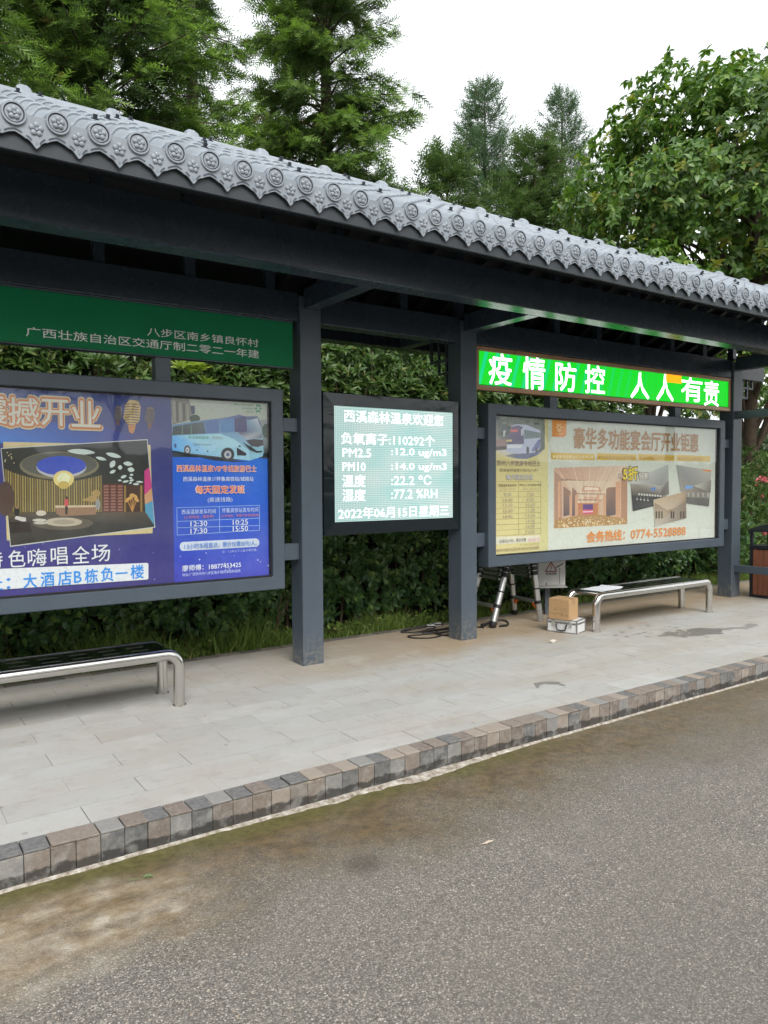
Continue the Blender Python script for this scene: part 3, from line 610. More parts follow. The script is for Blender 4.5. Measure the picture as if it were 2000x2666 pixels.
([(-1.478,2.033),(-1.452,2.027),(-1.452,2.021),(-1.478,2.027)],(66,58,80)),
([(-1.499,2.028),(-1.481,2.033),(-1.481,2.027),(-1.499,2.022)],(66,58,80)),
([(-1.478,2.022),(-1.453,2.016),(-1.453,2.009),(-1.478,2.015)],(66,58,80)),
([(-1.499,2.017),(-1.481,2.022),(-1.481,2.015),(-1.499,2.01)],(66,58,80)),
([(-1.271,2.096),(-1.254,2.122),(-1.216,2.118),(-1.206,2.087),(-1.213,2.017),(-1.23,1.998),(-1.263,1.999),(-1.281,2.027)],(116,100,90)),
([(-1.263,1.996),(-1.228,1.996),(-1.234,1.966),(-1.242,1.95),(-1.256,1.959)],[(116,80,62),(116,80,62),(116,80,62),(116,80,62),(116,80,62)]),
([(-1.246,2.104),(-1.213,2.098),(-1.213,2.091),(-1.247,2.097)],(60,50,78)),
([(-1.274,2.098),(-1.25,2.104),(-1.25,2.097),(-1.274,2.091)],(60,50,78)),
([(-1.247,2.091),(-1.213,2.085),(-1.213,2.078),(-1.247,2.084)],(60,50,78)),
([(-1.275,2.085),(-1.25,2.09),(-1.251,2.084),(-1.275,2.078)],(60,50,78)),
([(-1.247,2.077),(-1.213,2.072),(-1.214,2.065),(-1.247,2.071)],(60,50,78)),
([(-1.275,2.072),(-1.251,2.077),(-1.251,2.071),(-1.275,2.065)],(60,50,78)),
([(-1.247,2.064),(-1.214,2.058),(-1.214,2.052),(-1.247,2.058)],(60,50,78)),
([(-1.275,2.059),(-1.251,2.064),(-1.251,2.057),(-1.275,2.052)],(60,50,78)),
([(-1.247,2.051),(-1.214,2.045),(-1.214,2.038),(-1.248,2.044)],(60,50,78)),
([(-1.275,2.045),(-1.251,2.051),(-1.251,2.044),(-1.275,2.039)],(60,50,78)),
([(-1.248,2.038),(-1.214,2.032),(-1.214,2.025),(-1.248,2.031)],(60,50,78)),
([(-1.276,2.032),(-1.251,2.038),(-1.251,2.031),(-1.276,2.026)],(60,50,78)),
([(-1.248,2.025),(-1.214,2.019),(-1.215,2.012),(-1.248,2.018)],(60,50,78)),
([(-1.276,2.019),(-1.252,2.024),(-1.252,2.018),(-1.276,2.012)],(60,50,78)),
([(-1.248,2.011),(-1.215,2.005),(-1.215,1.999),(-1.248,2.005)],(60,50,78)),
([(-1.276,2.006),(-1.252,2.011),(-1.252,2.005),(-1.276,1.999)],(60,50,78)),
([(-1.42,2.128),(-1.391,2.166),(-1.327,2.161),(-1.309,2.116),(-1.32,2.014),(-1.35,1.986),(-1.407,1.988),(-1.438,2.028)],(196,168,112)),
([(-1.407,1.983),(-1.347,1.984),(-1.357,1.94),(-1.37,1.916),(-1.396,1.929)],[(196,134,78),(196,134,78),(196,134,78),(196,134,78),(196,134,78)]),
([(-1.379,2.14),(-1.322,2.135),(-1.322,2.129),(-1.379,2.133)],(92,74,66)),
([(-1.427,2.133),(-1.385,2.139),(-1.386,2.133),(-1.427,2.126)],(92,74,66)),
([(-1.379,2.12),(-1.322,2.116),(-1.322,2.109),(-1.38,2.114)],(92,74,66)),
([(-1.427,2.114),(-1.386,2.12),(-1.386,2.113),(-1.427,2.107)],(92,74,66)),
([(-1.38,2.101),(-1.322,2.097),(-1.322,2.09),(-1.38,2.095)],(92,74,66)),
([(-1.427,2.094),(-1.386,2.101),(-1.386,2.094),(-1.427,2.088)],(92,74,66)),
([(-1.38,2.082),(-1.323,2.077),(-1.323,2.071),(-1.38,2.075)],(92,74,66)),
([(-1.428,2.075),(-1.386,2.082),(-1.387,2.075),(-1.428,2.069)],(92,74,66)),
([(-1.38,2.063),(-1.323,2.058),(-1.323,2.052),(-1.381,2.056)],(92,74,66)),
([(-1.428,2.056),(-1.387,2.063),(-1.387,2.056),(-1.428,2.05)],(92,74,66)),
([(-1.381,2.044),(-1.323,2.039),(-1.323,2.032),(-1.381,2.037)],(92,74,66)),
([(-1.428,2.037),(-1.387,2.043),(-1.387,2.037),(-1.429,2.031)],(92,74,66)),
([(-1.381,2.025),(-1.324,2.02),(-1.324,2.013),(-1.381,2.018)],(92,74,66)),
([(-1.429,2.018),(-1.388,2.024),(-1.388,2.018),(-1.429,2.012)],(92,74,66)),
([(-1.381,2.005),(-1.324,2),(-1.324,1.994),(-1.382,1.999)],(92,74,66)),
([(-1.429,1.999),(-1.388,2.005),(-1.388,1.999),(-1.429,1.992)],(92,74,66)),
([(-1.303,1.913),(-1.282,1.931),(-1.283,1.932),(-1.304,1.914)],(92,80,140)),
([(-1.282,1.931),(-1.261,1.946),(-1.262,1.948),(-1.283,1.932)],(92,80,140)),
([(-1.262,1.946),(-1.241,1.956),(-1.241,1.958),(-1.262,1.948)],(92,80,140)),
([(-1.241,1.956),(-1.22,1.96),(-1.22,1.962),(-1.241,1.958)],(92,80,140)),
([(-1.22,1.96),(-1.199,1.957),(-1.199,1.958),(-1.22,1.962)],(92,80,140)),
([(-1.199,1.957),(-1.178,1.947),(-1.178,1.949),(-1.199,1.958)],(92,80,140)),
([(-1.179,1.947),(-1.158,1.933),(-1.157,1.934),(-1.178,1.949)],(92,80,140)),
([(-1.303,1.915),(-1.282,1.932),(-1.283,1.933),(-1.304,1.917)],(92,80,140)),
([(-1.282,1.932),(-1.261,1.945),(-1.262,1.946),(-1.283,1.933)],(92,80,140)),
([(-1.262,1.945),(-1.241,1.952),(-1.241,1.954),(-1.262,1.947)],(92,80,140)),
([(-1.241,1.952),(-1.22,1.952),(-1.22,1.954),(-1.241,1.954)],(92,80,140)),
([(-1.22,1.952),(-1.199,1.946),(-1.199,1.947),(-1.22,1.954)],(92,80,140)),
([(-1.2,1.946),(-1.179,1.933),(-1.178,1.935),(-1.199,1.947)],(92,80,140)),
([(-1.179,1.933),(-1.158,1.917),(-1.157,1.919),(-1.178,1.935)],(92,80,140)),
([(-1.303,1.917),(-1.282,1.932),(-1.283,1.934),(-1.304,1.918)],(92,80,140)),
([(-1.282,1.932),(-1.262,1.942),(-1.262,1.944),(-1.283,1.934)],(92,80,140)),
([(-1.262,1.942),(-1.241,1.946),(-1.241,1.948),(-1.262,1.944)],(92,80,140)),
([(-1.241,1.946),(-1.22,1.943),(-1.22,1.944),(-1.241,1.948)],(92,80,140)),
([(-1.221,1.943),(-1.2,1.933),(-1.199,1.935),(-1.22,1.944)],(92,80,140)),
([(-1.2,1.933),(-1.179,1.919),(-1.178,1.92),(-1.199,1.934)],(92,80,140)),
([(-1.179,1.919),(-1.158,1.902),(-1.157,1.903),(-1.178,1.92)],(92,80,140)),
([(-1.303,1.918),(-1.282,1.931),(-1.283,1.932),(-1.304,1.919)],(92,80,140)),
([(-1.283,1.931),(-1.262,1.938),(-1.262,1.94),(-1.283,1.932)],(92,80,140)),
([(-1.262,1.938),(-1.241,1.938),(-1.241,1.94),(-1.262,1.94)],(92,80,140)),
([(-1.241,1.938),(-1.221,1.932),(-1.22,1.933),(-1.241,1.94)],(92,80,140)),
([(-1.221,1.932),(-1.2,1.919),(-1.199,1.921),(-1.22,1.933)],(92,80,140)),
([(-1.2,1.919),(-1.179,1.903),(-1.178,1.904),(-1.199,1.921)],(92,80,140)),
([(-1.179,1.903),(-1.159,1.886),(-1.157,1.887),(-1.178,1.904)],(92,80,140)),
([(-2.237,1.835),(-1.241,1.838),(-1.236,1.208),(-1.238,1.175),(-2.229,1.168)],(206,188,138)),
([(-2.253,1.792),(-1.263,1.88),(-1.216,1.217),(-2.209,1.123)],(196,198,196)),
([(-2.248,1.787),(-1.268,1.873),(-1.224,1.223),(-2.205,1.131)],[(46,46,44),(34,40,42),(50,48,44),(64,60,52)]),
([(-1.616,1.68),(-1.623,1.657),(-1.644,1.636),(-1.677,1.617),(-1.72,1.601),(-1.772,1.589),(-1.828,1.582),(-1.887,1.579),(-1.944,1.582),(-1.998,1.589),(-2.046,1.601),(-2.086,1.616),(-2.115,1.634),(-2.133,1.654),(-2.139,1.676),(-2.132,1.697),(-2.113,1.717),(-2.083,1.736),(-2.043,1.752),(-1.995,1.764),(-1.94,1.773),(-1.882,1.776),(-1.824,1.775),(-1.768,1.768),(-1.717,1.757),(-1.674,1.742),(-1.642,1.723),(-1.622,1.702)],(126,118,92)),
([(-1.63,1.688),(-1.637,1.668),(-1.656,1.65),(-1.687,1.633),(-1.728,1.619),(-1.777,1.609),(-1.831,1.602),(-1.886,1.6),(-1.941,1.602),(-1.992,1.608),(-2.038,1.618),(-2.075,1.632),(-2.103,1.647),(-2.12,1.665),(-2.126,1.683),(-2.12,1.702),(-2.102,1.72),(-2.073,1.736),(-2.035,1.75),(-1.989,1.761),(-1.937,1.768),(-1.883,1.771),(-1.827,1.77),(-1.774,1.764),(-1.726,1.755),(-1.685,1.742),(-1.655,1.725),(-1.636,1.707)],(92,90,84)),
([(-1.703,1.669),(-1.709,1.648),(-1.726,1.629),(-1.754,1.613),(-1.789,1.6),(-1.83,1.592),(-1.873,1.59),(-1.916,1.592),(-1.955,1.6),(-1.988,1.612),(-2.014,1.628),(-2.029,1.647),(-2.034,1.666),(-2.028,1.686),(-2.012,1.705),(-1.986,1.721),(-1.952,1.734),(-1.912,1.742),(-1.87,1.745),(-1.827,1.743),(-1.786,1.736),(-1.751,1.724),(-1.725,1.708),(-1.708,1.689)],(184,186,190)),
([(-1.705,1.679),(-1.711,1.661),(-1.728,1.645),(-1.755,1.63),(-1.79,1.62),(-1.83,1.613),(-1.873,1.61),(-1.915,1.613),(-1.953,1.619),(-1.986,1.63),(-2.011,1.643),(-2.027,1.659),(-2.032,1.676),(-2.026,1.694),(-2.01,1.71),(-1.984,1.724),(-1.951,1.735),(-1.912,1.742),(-1.87,1.745),(-1.827,1.744),(-1.787,1.737),(-1.753,1.727),(-1.727,1.713),(-1.71,1.697)],(64,84,190)),
([(-2.238,1.656),(-2.171,1.623),(-2.079,1.594),(-1.961,1.574),(-1.877,1.564),(-1.766,1.574),(-1.665,1.593),(-1.598,1.613),(-1.598,1.346),(-1.894,1.354),(-2.096,1.346),(-2.198,1.324),(-2.217,1.312)],(92,80,54)),
([(-2.227,1.651),(-2.221,1.651),(-2.227,1.362),(-2.232,1.36)],(140,120,70)),
([(-2.212,1.643),(-2.207,1.643),(-2.212,1.362),(-2.218,1.36)],(176,156,92)),
([(-2.197,1.636),(-2.192,1.636),(-2.197,1.362),(-2.203,1.359)],(176,156,92)),
([(-2.183,1.628),(-2.177,1.628),(-2.182,1.361),(-2.188,1.359)],(140,120,70)),
([(-2.168,1.622),(-2.162,1.622),(-2.167,1.361),(-2.172,1.358)],(176,156,92)),
([(-2.153,1.617),(-2.147,1.617),(-2.152,1.36),(-2.157,1.358)],(176,156,92)),
([(-2.138,1.612),(-2.132,1.612),(-2.136,1.36),(-2.142,1.358)],(140,120,70)),
([(-2.123,1.607),(-2.117,1.607),(-2.121,1.36),(-2.127,1.357)],(176,156,92)),
([(-2.107,1.603),(-2.102,1.603),(-2.106,1.359),(-2.112,1.357)],(176,156,92)),
([(-2.092,1.598),(-2.086,1.598),(-2.09,1.359),(-2.096,1.356)],(140,120,70)),
([(-2.077,1.593),(-2.071,1.593),(-2.075,1.358),(-2.081,1.356)],(176,156,92)),
([(-2.061,1.591),(-2.056,1.591),(-2.06,1.358),(-2.065,1.356)],(176,156,92)),
([(-2.046,1.588),(-2.04,1.588),(-2.044,1.358),(-2.05,1.355)],(140,120,70)),
([(-2.031,1.586),(-2.025,1.586),(-2.028,1.357),(-2.034,1.355)],(176,156,92)),
([(-2.015,1.583),(-2.009,1.583),(-2.013,1.357),(-2.019,1.354)],(176,156,92)),
([(-1.999,1.581),(-1.994,1.581),(-1.997,1.356),(-2.003,1.354)],(140,120,70)),
([(-1.984,1.578),(-1.978,1.578),(-1.981,1.356),(-1.987,1.353)],(176,156,92)),
([(-1.968,1.575),(-1.962,1.575),(-1.966,1.355),(-1.972,1.353)],(176,156,92)),
([(-1.952,1.573),(-1.946,1.573),(-1.95,1.355),(-1.956,1.353)],(140,120,70)),
([(-1.937,1.571),(-1.931,1.571),(-1.934,1.355),(-1.94,1.352)],(176,156,92)),
([(-1.921,1.569),(-1.915,1.569),(-1.918,1.354),(-1.924,1.352)],(176,156,92)),
([(-1.905,1.567),(-1.899,1.567),(-1.902,1.354),(-1.908,1.351)],(140,120,70)),
([(-1.889,1.565),(-1.883,1.565),(-1.886,1.353),(-1.892,1.351)],(176,156,92)),
([(-1.873,1.564),(-1.867,1.564),(-1.87,1.353),(-1.876,1.35)],(176,156,92)),
([(-1.857,1.565),(-1.85,1.565),(-1.854,1.352),(-1.86,1.35)],(140,120,70)),
([(-1.84,1.567),(-1.834,1.567),(-1.837,1.352),(-1.844,1.35)],(176,156,92)),
([(-1.824,1.568),(-1.818,1.568),(-1.821,1.352),(-1.827,1.349)],(176,156,92)),
([(-1.808,1.57),(-1.802,1.57),(-1.805,1.351),(-1.811,1.349)],(140,120,70)),
([(-1.791,1.571),(-1.785,1.571),(-1.788,1.351),(-1.795,1.348)],(176,156,92)),
([(-1.775,1.573),(-1.769,1.573),(-1.772,1.35),(-1.778,1.348)],(176,156,92)),
([(-1.758,1.575),(-1.752,1.575),(-1.755,1.35),(-1.762,1.347)],(140,120,70)),
([(-1.742,1.578),(-1.736,1.578),(-1.739,1.349),(-1.745,1.347)],(176,156,92)),
([(-1.725,1.582),(-1.719,1.582),(-1.722,1.349),(-1.729,1.346)],(176,156,92)),
([(-1.708,1.585),(-1.702,1.585),(-1.706,1.349),(-1.712,1.346)],(140,120,70)),
([(-1.692,1.588),(-1.685,1.588),(-1.689,1.348),(-1.695,1.346)],(176,156,92)),
([(-1.675,1.591),(-1.669,1.591),(-1.672,1.348),(-1.679,1.345)],(176,156,92)),
([(-1.658,1.595),(-1.652,1.595),(-1.655,1.347),(-1.662,1.345)],(140,120,70)),
([(-1.641,1.6),(-1.635,1.6),(-1.638,1.347),(-1.645,1.344)],(176,156,92)),
([(-1.624,1.605),(-1.618,1.605),(-1.621,1.346),(-1.628,1.344)],(176,156,92)),
([(-1.607,1.61),(-1.6,1.61),(-1.604,1.346),(-1.611,1.343)],(140,120,70)),
([(-2.177,1.449),(-2.182,1.404),(-2.195,1.365),(-2.213,1.34),(-2.234,1.331),(-2.255,1.341),(-2.272,1.367),(-2.282,1.406),(-2.285,1.451),(-2.28,1.496),(-2.268,1.534),(-2.25,1.56),(-2.229,1.569),(-2.208,1.56),(-2.191,1.534),(-2.18,1.495)],(84,64,58)),
([(-1.789,1.584),(-1.794,1.564),(-1.806,1.546),(-1.825,1.532),(-1.848,1.525),(-1.871,1.526),(-1.894,1.533),(-1.911,1.546),(-1.923,1.564),(-1.926,1.584),(-1.922,1.605),(-1.91,1.623),(-1.891,1.636),(-1.869,1.643),(-1.845,1.643),(-1.823,1.636),(-1.805,1.623),(-1.793,1.605)],(226,206,130)),
([(-1.814,1.59),(-1.819,1.573),(-1.831,1.559),(-1.849,1.551),(-1.869,1.552),(-1.886,1.559),(-1.898,1.573),(-1.902,1.59),(-1.897,1.606),(-1.885,1.62),(-1.867,1.628),(-1.848,1.628),(-1.83,1.62),(-1.818,1.607)],(246,238,190)),
([(-1.822,1.541),(-1.828,1.527),(-1.841,1.517),(-1.86,1.513),(-1.878,1.517),(-1.891,1.527),(-1.896,1.542),(-1.891,1.556),(-1.877,1.566),(-1.859,1.57),(-1.84,1.566),(-1.827,1.556)],(200,172,90)),
([(-1.594,1.546),(-1.447,1.548),(-1.451,1.335),(-1.598,1.332)],(92,52,46)),
([(-1.586,1.536),(-1.552,1.537),(-1.553,1.523),(-1.586,1.522)],(150,104,90)),
([(-1.587,1.514),(-1.553,1.515),(-1.553,1.502),(-1.587,1.501)],(150,104,90)),
([(-1.587,1.493),(-1.553,1.494),(-1.553,1.48),(-1.587,1.479)],(150,104,90)),
([(-1.587,1.471),(-1.554,1.472),(-1.554,1.459),(-1.588,1.458)],(150,104,90)),
([(-1.588,1.45),(-1.554,1.451),(-1.554,1.437),(-1.588,1.437)],(150,104,90)),
([(-1.588,1.429),(-1.554,1.429),(-1.555,1.416),(-1.588,1.415)],(150,104,90)),
([(-1.589,1.407),(-1.555,1.408),(-1.555,1.394),(-1.589,1.394)],(150,104,90)),
([(-1.589,1.386),(-1.555,1.386),(-1.555,1.373),(-1.589,1.372)],(150,104,90)),
([(-1.589,1.364),(-1.556,1.365),(-1.556,1.351),(-1.59,1.351)],(150,104,90)),
([(-1.537,1.535),(-1.502,1.536),(-1.503,1.523),(-1.537,1.522)],(150,104,90)),
([(-1.537,1.514),(-1.503,1.515),(-1.503,1.501),(-1.537,1.5)],(150,104,90)),
([(-1.537,1.492),(-1.503,1.493),(-1.504,1.48),(-1.538,1.479)],(150,104,90)),
([(-1.538,1.471),(-1.504,1.472),(-1.504,1.458),(-1.538,1.457)],(150,104,90)),
([(-1.538,1.449),(-1.504,1.45),(-1.504,1.437),(-1.539,1.436)],(150,104,90)),
([(-1.539,1.428),(-1.505,1.428),(-1.505,1.415),(-1.539,1.414)],(150,104,90)),
([(-1.539,1.406),(-1.505,1.407),(-1.505,1.393),(-1.539,1.393)],(150,104,90)),
([(-1.54,1.385),(-1.505,1.385),(-1.506,1.372),(-1.54,1.371)],(150,104,90)),
([(-1.54,1.363),(-1.506,1.364),(-1.506,1.35),(-1.54,1.35)],(150,104,90)),
([(-1.487,1.535),(-1.452,1.536),(-1.452,1.523),(-1.487,1.521)],(150,104,90)),
([(-1.487,1.513),(-1.453,1.514),(-1.453,1.501),(-1.487,1.5)],(150,104,90)),
([(-1.487,1.492),(-1.453,1.493),(-1.453,1.479),(-1.488,1.478)],(150,104,90)),
([(-1.488,1.47),(-1.453,1.471),(-1.454,1.457),(-1.488,1.457)],(150,104,90)),
([(-1.488,1.448),(-1.454,1.449),(-1.454,1.436),(-1.489,1.435)],(150,104,90)),
([(-1.489,1.427),(-1.454,1.428),(-1.454,1.414),(-1.489,1.413)],(150,104,90)),
([(-1.489,1.405),(-1.455,1.406),(-1.455,1.392),(-1.489,1.392)],(150,104,90)),
([(-1.49,1.383),(-1.455,1.384),(-1.455,1.37),(-1.49,1.37)],(150,104,90)),
([(-1.49,1.362),(-1.455,1.362),(-1.456,1.349),(-1.49,1.348)],(150,104,90)),
([(-1.441,1.535),(-1.295,1.545),(-1.296,1.338),(-1.445,1.336)],(70,44,36)),
([(-1.441,1.535),(-1.428,1.535),(-1.432,1.339),(-1.445,1.339)],(150,120,60)),
([(-1.323,1.534),(-1.309,1.534),(-1.312,1.335),(-1.326,1.336)],(150,120,60)),
([(-1.362,1.463),(-1.369,1.454),(-1.384,1.451),(-1.399,1.455),(-1.405,1.464),(-1.399,1.472),(-1.383,1.476),(-1.368,1.472)],(206,160,90)),
([(-1.383,1.34),(-1.381,1.463),(-1.386,1.463),(-1.389,1.34)],(190,140,80)),
([(-1.406,1.445),(-1.403,1.435),(-1.41,1.421),(-1.422,1.411),(-1.433,1.411),(-1.436,1.422),(-1.429,1.436),(-1.416,1.446)],(206,160,90)),
([(-1.383,1.341),(-1.417,1.429),(-1.422,1.427),(-1.388,1.339)],(190,140,80)),
([(-1.337,1.413),(-1.348,1.412),(-1.361,1.422),(-1.368,1.436),(-1.366,1.446),(-1.355,1.447),(-1.343,1.438),(-1.335,1.424)],(206,160,90)),
([(-1.383,1.339),(-1.349,1.429),(-1.354,1.431),(-1.388,1.341)],(190,140,80)),
([(-1.38,1.45),(-1.383,1.44),(-1.396,1.43),(-1.411,1.428),(-1.42,1.433),(-1.418,1.444),(-1.405,1.453),(-1.39,1.456)],(206,160,90)),
([(-1.383,1.34),(-1.398,1.442),(-1.403,1.441),(-1.389,1.34)],(190,140,80)),
([(-1.346,1.444),(-1.356,1.44),(-1.371,1.444),(-1.382,1.455),(-1.384,1.465),(-1.374,1.47),(-1.359,1.466),(-1.347,1.455)],(206,160,90)),
([(-1.383,1.34),(-1.362,1.454),(-1.368,1.455),(-1.389,1.341)],(190,140,80)),
([(-1.291,1.641),(-1.254,1.672),(-1.237,1.517),(-1.294,1.462)],(196,60,130)),
([(-1.294,1.462),(-1.237,1.517),(-1.234,1.419),(-1.292,1.393)],(200,150,110)),
([(-1.292,1.393),(-1.234,1.419),(-1.223,1.233),(-1.286,1.282)],(84,150,184)),
([(-2.198,1.321),(-2.096,1.344),(-1.894,1.351),(-1.593,1.34),(-1.293,1.34),(-1.223,1.233),(-1.245,1.222),(-2.205,1.138)],[(70,62,56),(86,78,70),(84,76,66),(92,82,70),(84,74,66),(52,52,50),(44,44,44),(60,56,50)]),
([(-1.665,1.265),(-1.674,1.252),(-1.699,1.24),(-1.738,1.231),(-1.787,1.226),(-1.843,1.224),(-1.901,1.227),(-1.955,1.233),(-2.002,1.242),(-2.038,1.253),(-2.061,1.266),(-2.069,1.279),(-2.06,1.292),(-2.037,1.303),(-2.001,1.312),(-1.953,1.317),(-1.899,1.319),(-1.841,1.318),(-1.786,1.312),(-1.736,1.303),(-1.698,1.292),(-1.673,1.279)],(96,88,78)),
([(-1.739,1.277),(-1.746,1.267),(-1.764,1.259),(-1.791,1.253),(-1.826,1.25),(-1.864,1.25),(-1.902,1.253),(-1.935,1.258),(-1.962,1.266),(-1.979,1.275),(-1.984,1.285),(-1.978,1.294),(-1.961,1.303),(-1.934,1.309),(-1.901,1.312),(-1.863,1.312),(-1.825,1.31),(-1.79,1.304),(-1.763,1.296),(-1.745,1.287)],(186,174,154)),
([(-1.789,1.278),(-1.795,1.272),(-1.811,1.267),(-1.836,1.264),(-1.864,1.264),(-1.892,1.266),(-1.915,1.271),(-1.931,1.277),(-1.936,1.283),(-1.931,1.29),(-1.915,1.295),(-1.891,1.298),(-1.863,1.298),(-1.835,1.296),(-1.811,1.291),(-1.795,1.285)],(160,150,132)),
([(-1.915,1.39),(-1.641,1.387),(-1.647,1.328),(-1.882,1.322),(-1.911,1.341)],(150,116,92)),
([(-1.917,1.398),(-1.635,1.395),(-1.636,1.381),(-1.917,1.383)],(206,186,160)),
([(-1.977,1.347),(-1.981,1.338),(-1.99,1.332),(-2.003,1.329),(-2.018,1.329),(-2.031,1.333),(-2.04,1.34),(-2.043,1.349),(-2.04,1.357),(-2.031,1.363),(-2.017,1.367),(-2.003,1.366),(-1.989,1.362),(-1.98,1.355)],(206,196,180)),
([(-1.977,1.298),(-1.982,1.293),(-1.994,1.29),(-2.012,1.289),(-2.032,1.29),(-2.05,1.292),(-2.063,1.296),(-2.067,1.301),(-2.062,1.305),(-2.05,1.308),(-2.032,1.31),(-2.012,1.309),(-1.994,1.306),(-1.981,1.302)],(200,196,184)),
([(-1.965,1.278),(-1.97,1.274),(-1.984,1.271),(-2.003,1.269),(-2.024,1.27),(-2.043,1.273),(-2.056,1.277),(-2.06,1.281),(-2.055,1.286),(-2.042,1.289),(-2.023,1.29),(-2.002,1.289),(-1.983,1.287),(-1.97,1.283)],(190,184,170)),
([(-1.83,1.417),(-1.833,1.399),(-1.84,1.388),(-1.848,1.388),(-1.855,1.399),(-1.857,1.418),(-1.854,1.436),(-1.847,1.447),(-1.839,1.447),(-1.832,1.436)],(206,80,88)),
([(-1.834,1.451),(-1.836,1.444),(-1.842,1.441),(-1.847,1.444),(-1.849,1.451),(-1.847,1.459),(-1.841,1.462),(-1.836,1.459)],(70,50,44)),
([(-1.853,1.392),(-1.835,1.391),(-1.839,1.332),(-1.853,1.333)],(50,46,46)),
([(-2.147,1.36),(-2.15,1.341),(-2.159,1.329),(-2.169,1.33),(-2.176,1.342),(-2.179,1.361),(-2.176,1.38),(-2.167,1.392),(-2.157,1.392),(-2.15,1.38)],(34,32,32)),
([(-2.153,1.391),(-2.156,1.383),(-2.163,1.38),(-2.169,1.383),(-2.171,1.391),(-2.169,1.399),(-2.162,1.402),(-2.156,1.399)],(150,110,90)),
([(-2.17,1.333),(-2.108,1.319),(-2.107,1.293),(-2.132,1.294),(-2.178,1.313)],(206,202,196)),
([(-2.215,1.293),(-2.086,1.289),(-2.073,1.218),(-2.207,1.216)],(46,34,30)),
([(-1.673,1.434),(-1.681,1.428),(-1.7,1.425),(-1.723,1.427),(-1.737,1.432),(-1.737,1.438),(-1.722,1.443),(-1.7,1.444),(-1.681,1.44)],(176,146,96)),
([(-1.611,1.48),(-1.618,1.463),(-1.637,1.454),(-1.657,1.457),(-1.67,1.471),(-1.67,1.49),(-1.656,1.503),(-1.636,1.506),(-1.617,1.497)],(176,146,96)),
([(-1.629,1.44),(-1.639,1.426),(-1.662,1.418),(-1.687,1.421),(-1.704,1.434),(-1.703,1.449),(-1.686,1.46),(-1.661,1.463),(-1.638,1.455)],(176,146,96)),
([(-1.612,1.4),(-1.617,1.374),(-1.628,1.36),(-1.64,1.365),(-1.647,1.387),(-1.647,1.414),(-1.638,1.435),(-1.626,1.439),(-1.616,1.425)],(150,150,150)),
([(-1.641,1.772),(-1.651,1.767),(-1.678,1.761),(-1.717,1.757),(-1.76,1.76),(-1.797,1.767),(-1.822,1.777),(-1.831,1.783),(-1.821,1.787),(-1.794,1.794),(-1.756,1.797),(-1.714,1.795),(-1.676,1.788),(-1.65,1.778)],(204,216,212)),
([(-1.459,1.743),(-1.466,1.74),(-1.483,1.737),(-1.506,1.738),(-1.53,1.744),(-1.551,1.754),(-1.564,1.764),(-1.568,1.769),(-1.562,1.772),(-1.545,1.775),(-1.522,1.774),(-1.498,1.768),(-1.477,1.758),(-1.464,1.748)],(204,216,212)),
([(-1.564,1.721),(-1.569,1.719),(-1.58,1.717),(-1.596,1.717),(-1.613,1.721),(-1.627,1.728),(-1.636,1.736),(-1.639,1.74),(-1.634,1.742),(-1.623,1.744),(-1.607,1.744),(-1.591,1.74),(-1.576,1.733),(-1.567,1.725)],(204,216,212)),
([(-1.505,1.681),(-1.511,1.676),(-1.521,1.668),(-1.532,1.664),(-1.54,1.669),(-1.542,1.68),(-1.541,1.694),(-1.539,1.701),(-1.533,1.707),(-1.522,1.715),(-1.511,1.718),(-1.504,1.714),(-1.501,1.703),(-1.503,1.689)],(204,216,212)),
([(-1.376,1.691),(-1.38,1.687),(-1.391,1.681),(-1.405,1.679),(-1.421,1.681),(-1.434,1.687),(-1.442,1.695),(-1.445,1.7),(-1.441,1.704),(-1.43,1.709),(-1.416,1.712),(-1.4,1.71),(-1.387,1.703),(-1.379,1.695)],(204,216,212)),
([(-1.452,1.668),(-1.454,1.663),(-1.459,1.656),(-1.465,1.651),(-1.472,1.651),(-1.478,1.656),(-1.483,1.663),(-1.484,1.667),(-1.483,1.672),(-1.478,1.679),(-1.471,1.684),(-1.464,1.684),(-1.458,1.679),(-1.454,1.672)],(204,216,212)),
([(-1.364,1.647),(-1.368,1.643),(-1.376,1.637),(-1.387,1.634),(-1.399,1.636),(-1.408,1.643),(-1.413,1.651),(-1.415,1.656),(-1.411,1.66),(-1.403,1.666),(-1.392,1.669),(-1.381,1.668),(-1.372,1.661),(-1.366,1.652)],(204,216,212)),
([(-1.5,1.647),(-1.501,1.643),(-1.505,1.635),(-1.512,1.628),(-1.522,1.623),(-1.532,1.622),(-1.54,1.624),(-1.543,1.626),(-1.542,1.63),(-1.538,1.637),(-1.531,1.644),(-1.521,1.649),(-1.511,1.65),(-1.503,1.648)],(204,216,212)),
([(-1.423,1.608),(-1.424,1.604),(-1.429,1.598),(-1.436,1.592),(-1.446,1.588),(-1.455,1.588),(-1.463,1.59),(-1.466,1.592),(-1.464,1.595),(-1.46,1.602),(-1.452,1.608),(-1.443,1.611),(-1.433,1.612),(-1.426,1.61)],(204,216,212)),
([(-1.373,1.614),(-1.374,1.611),(-1.378,1.608),(-1.383,1.606),(-1.389,1.606),(-1.395,1.608),(-1.399,1.611),(-1.4,1.614),(-1.398,1.616),(-1.395,1.619),(-1.389,1.621),(-1.383,1.621),(-1.378,1.619),(-1.374,1.616)],(204,216,212)),
([(-1.381,1.586),(-1.383,1.584),(-1.388,1.582),(-1.394,1.582),(-1.399,1.584),(-1.403,1.588),(-1.406,1.593),(-1.406,1.595),(-1.404,1.597),(-1.399,1.598),(-1.394,1.599),(-1.388,1.597),(-1.384,1.593),(-1.381,1.588)],(204,216,212)),
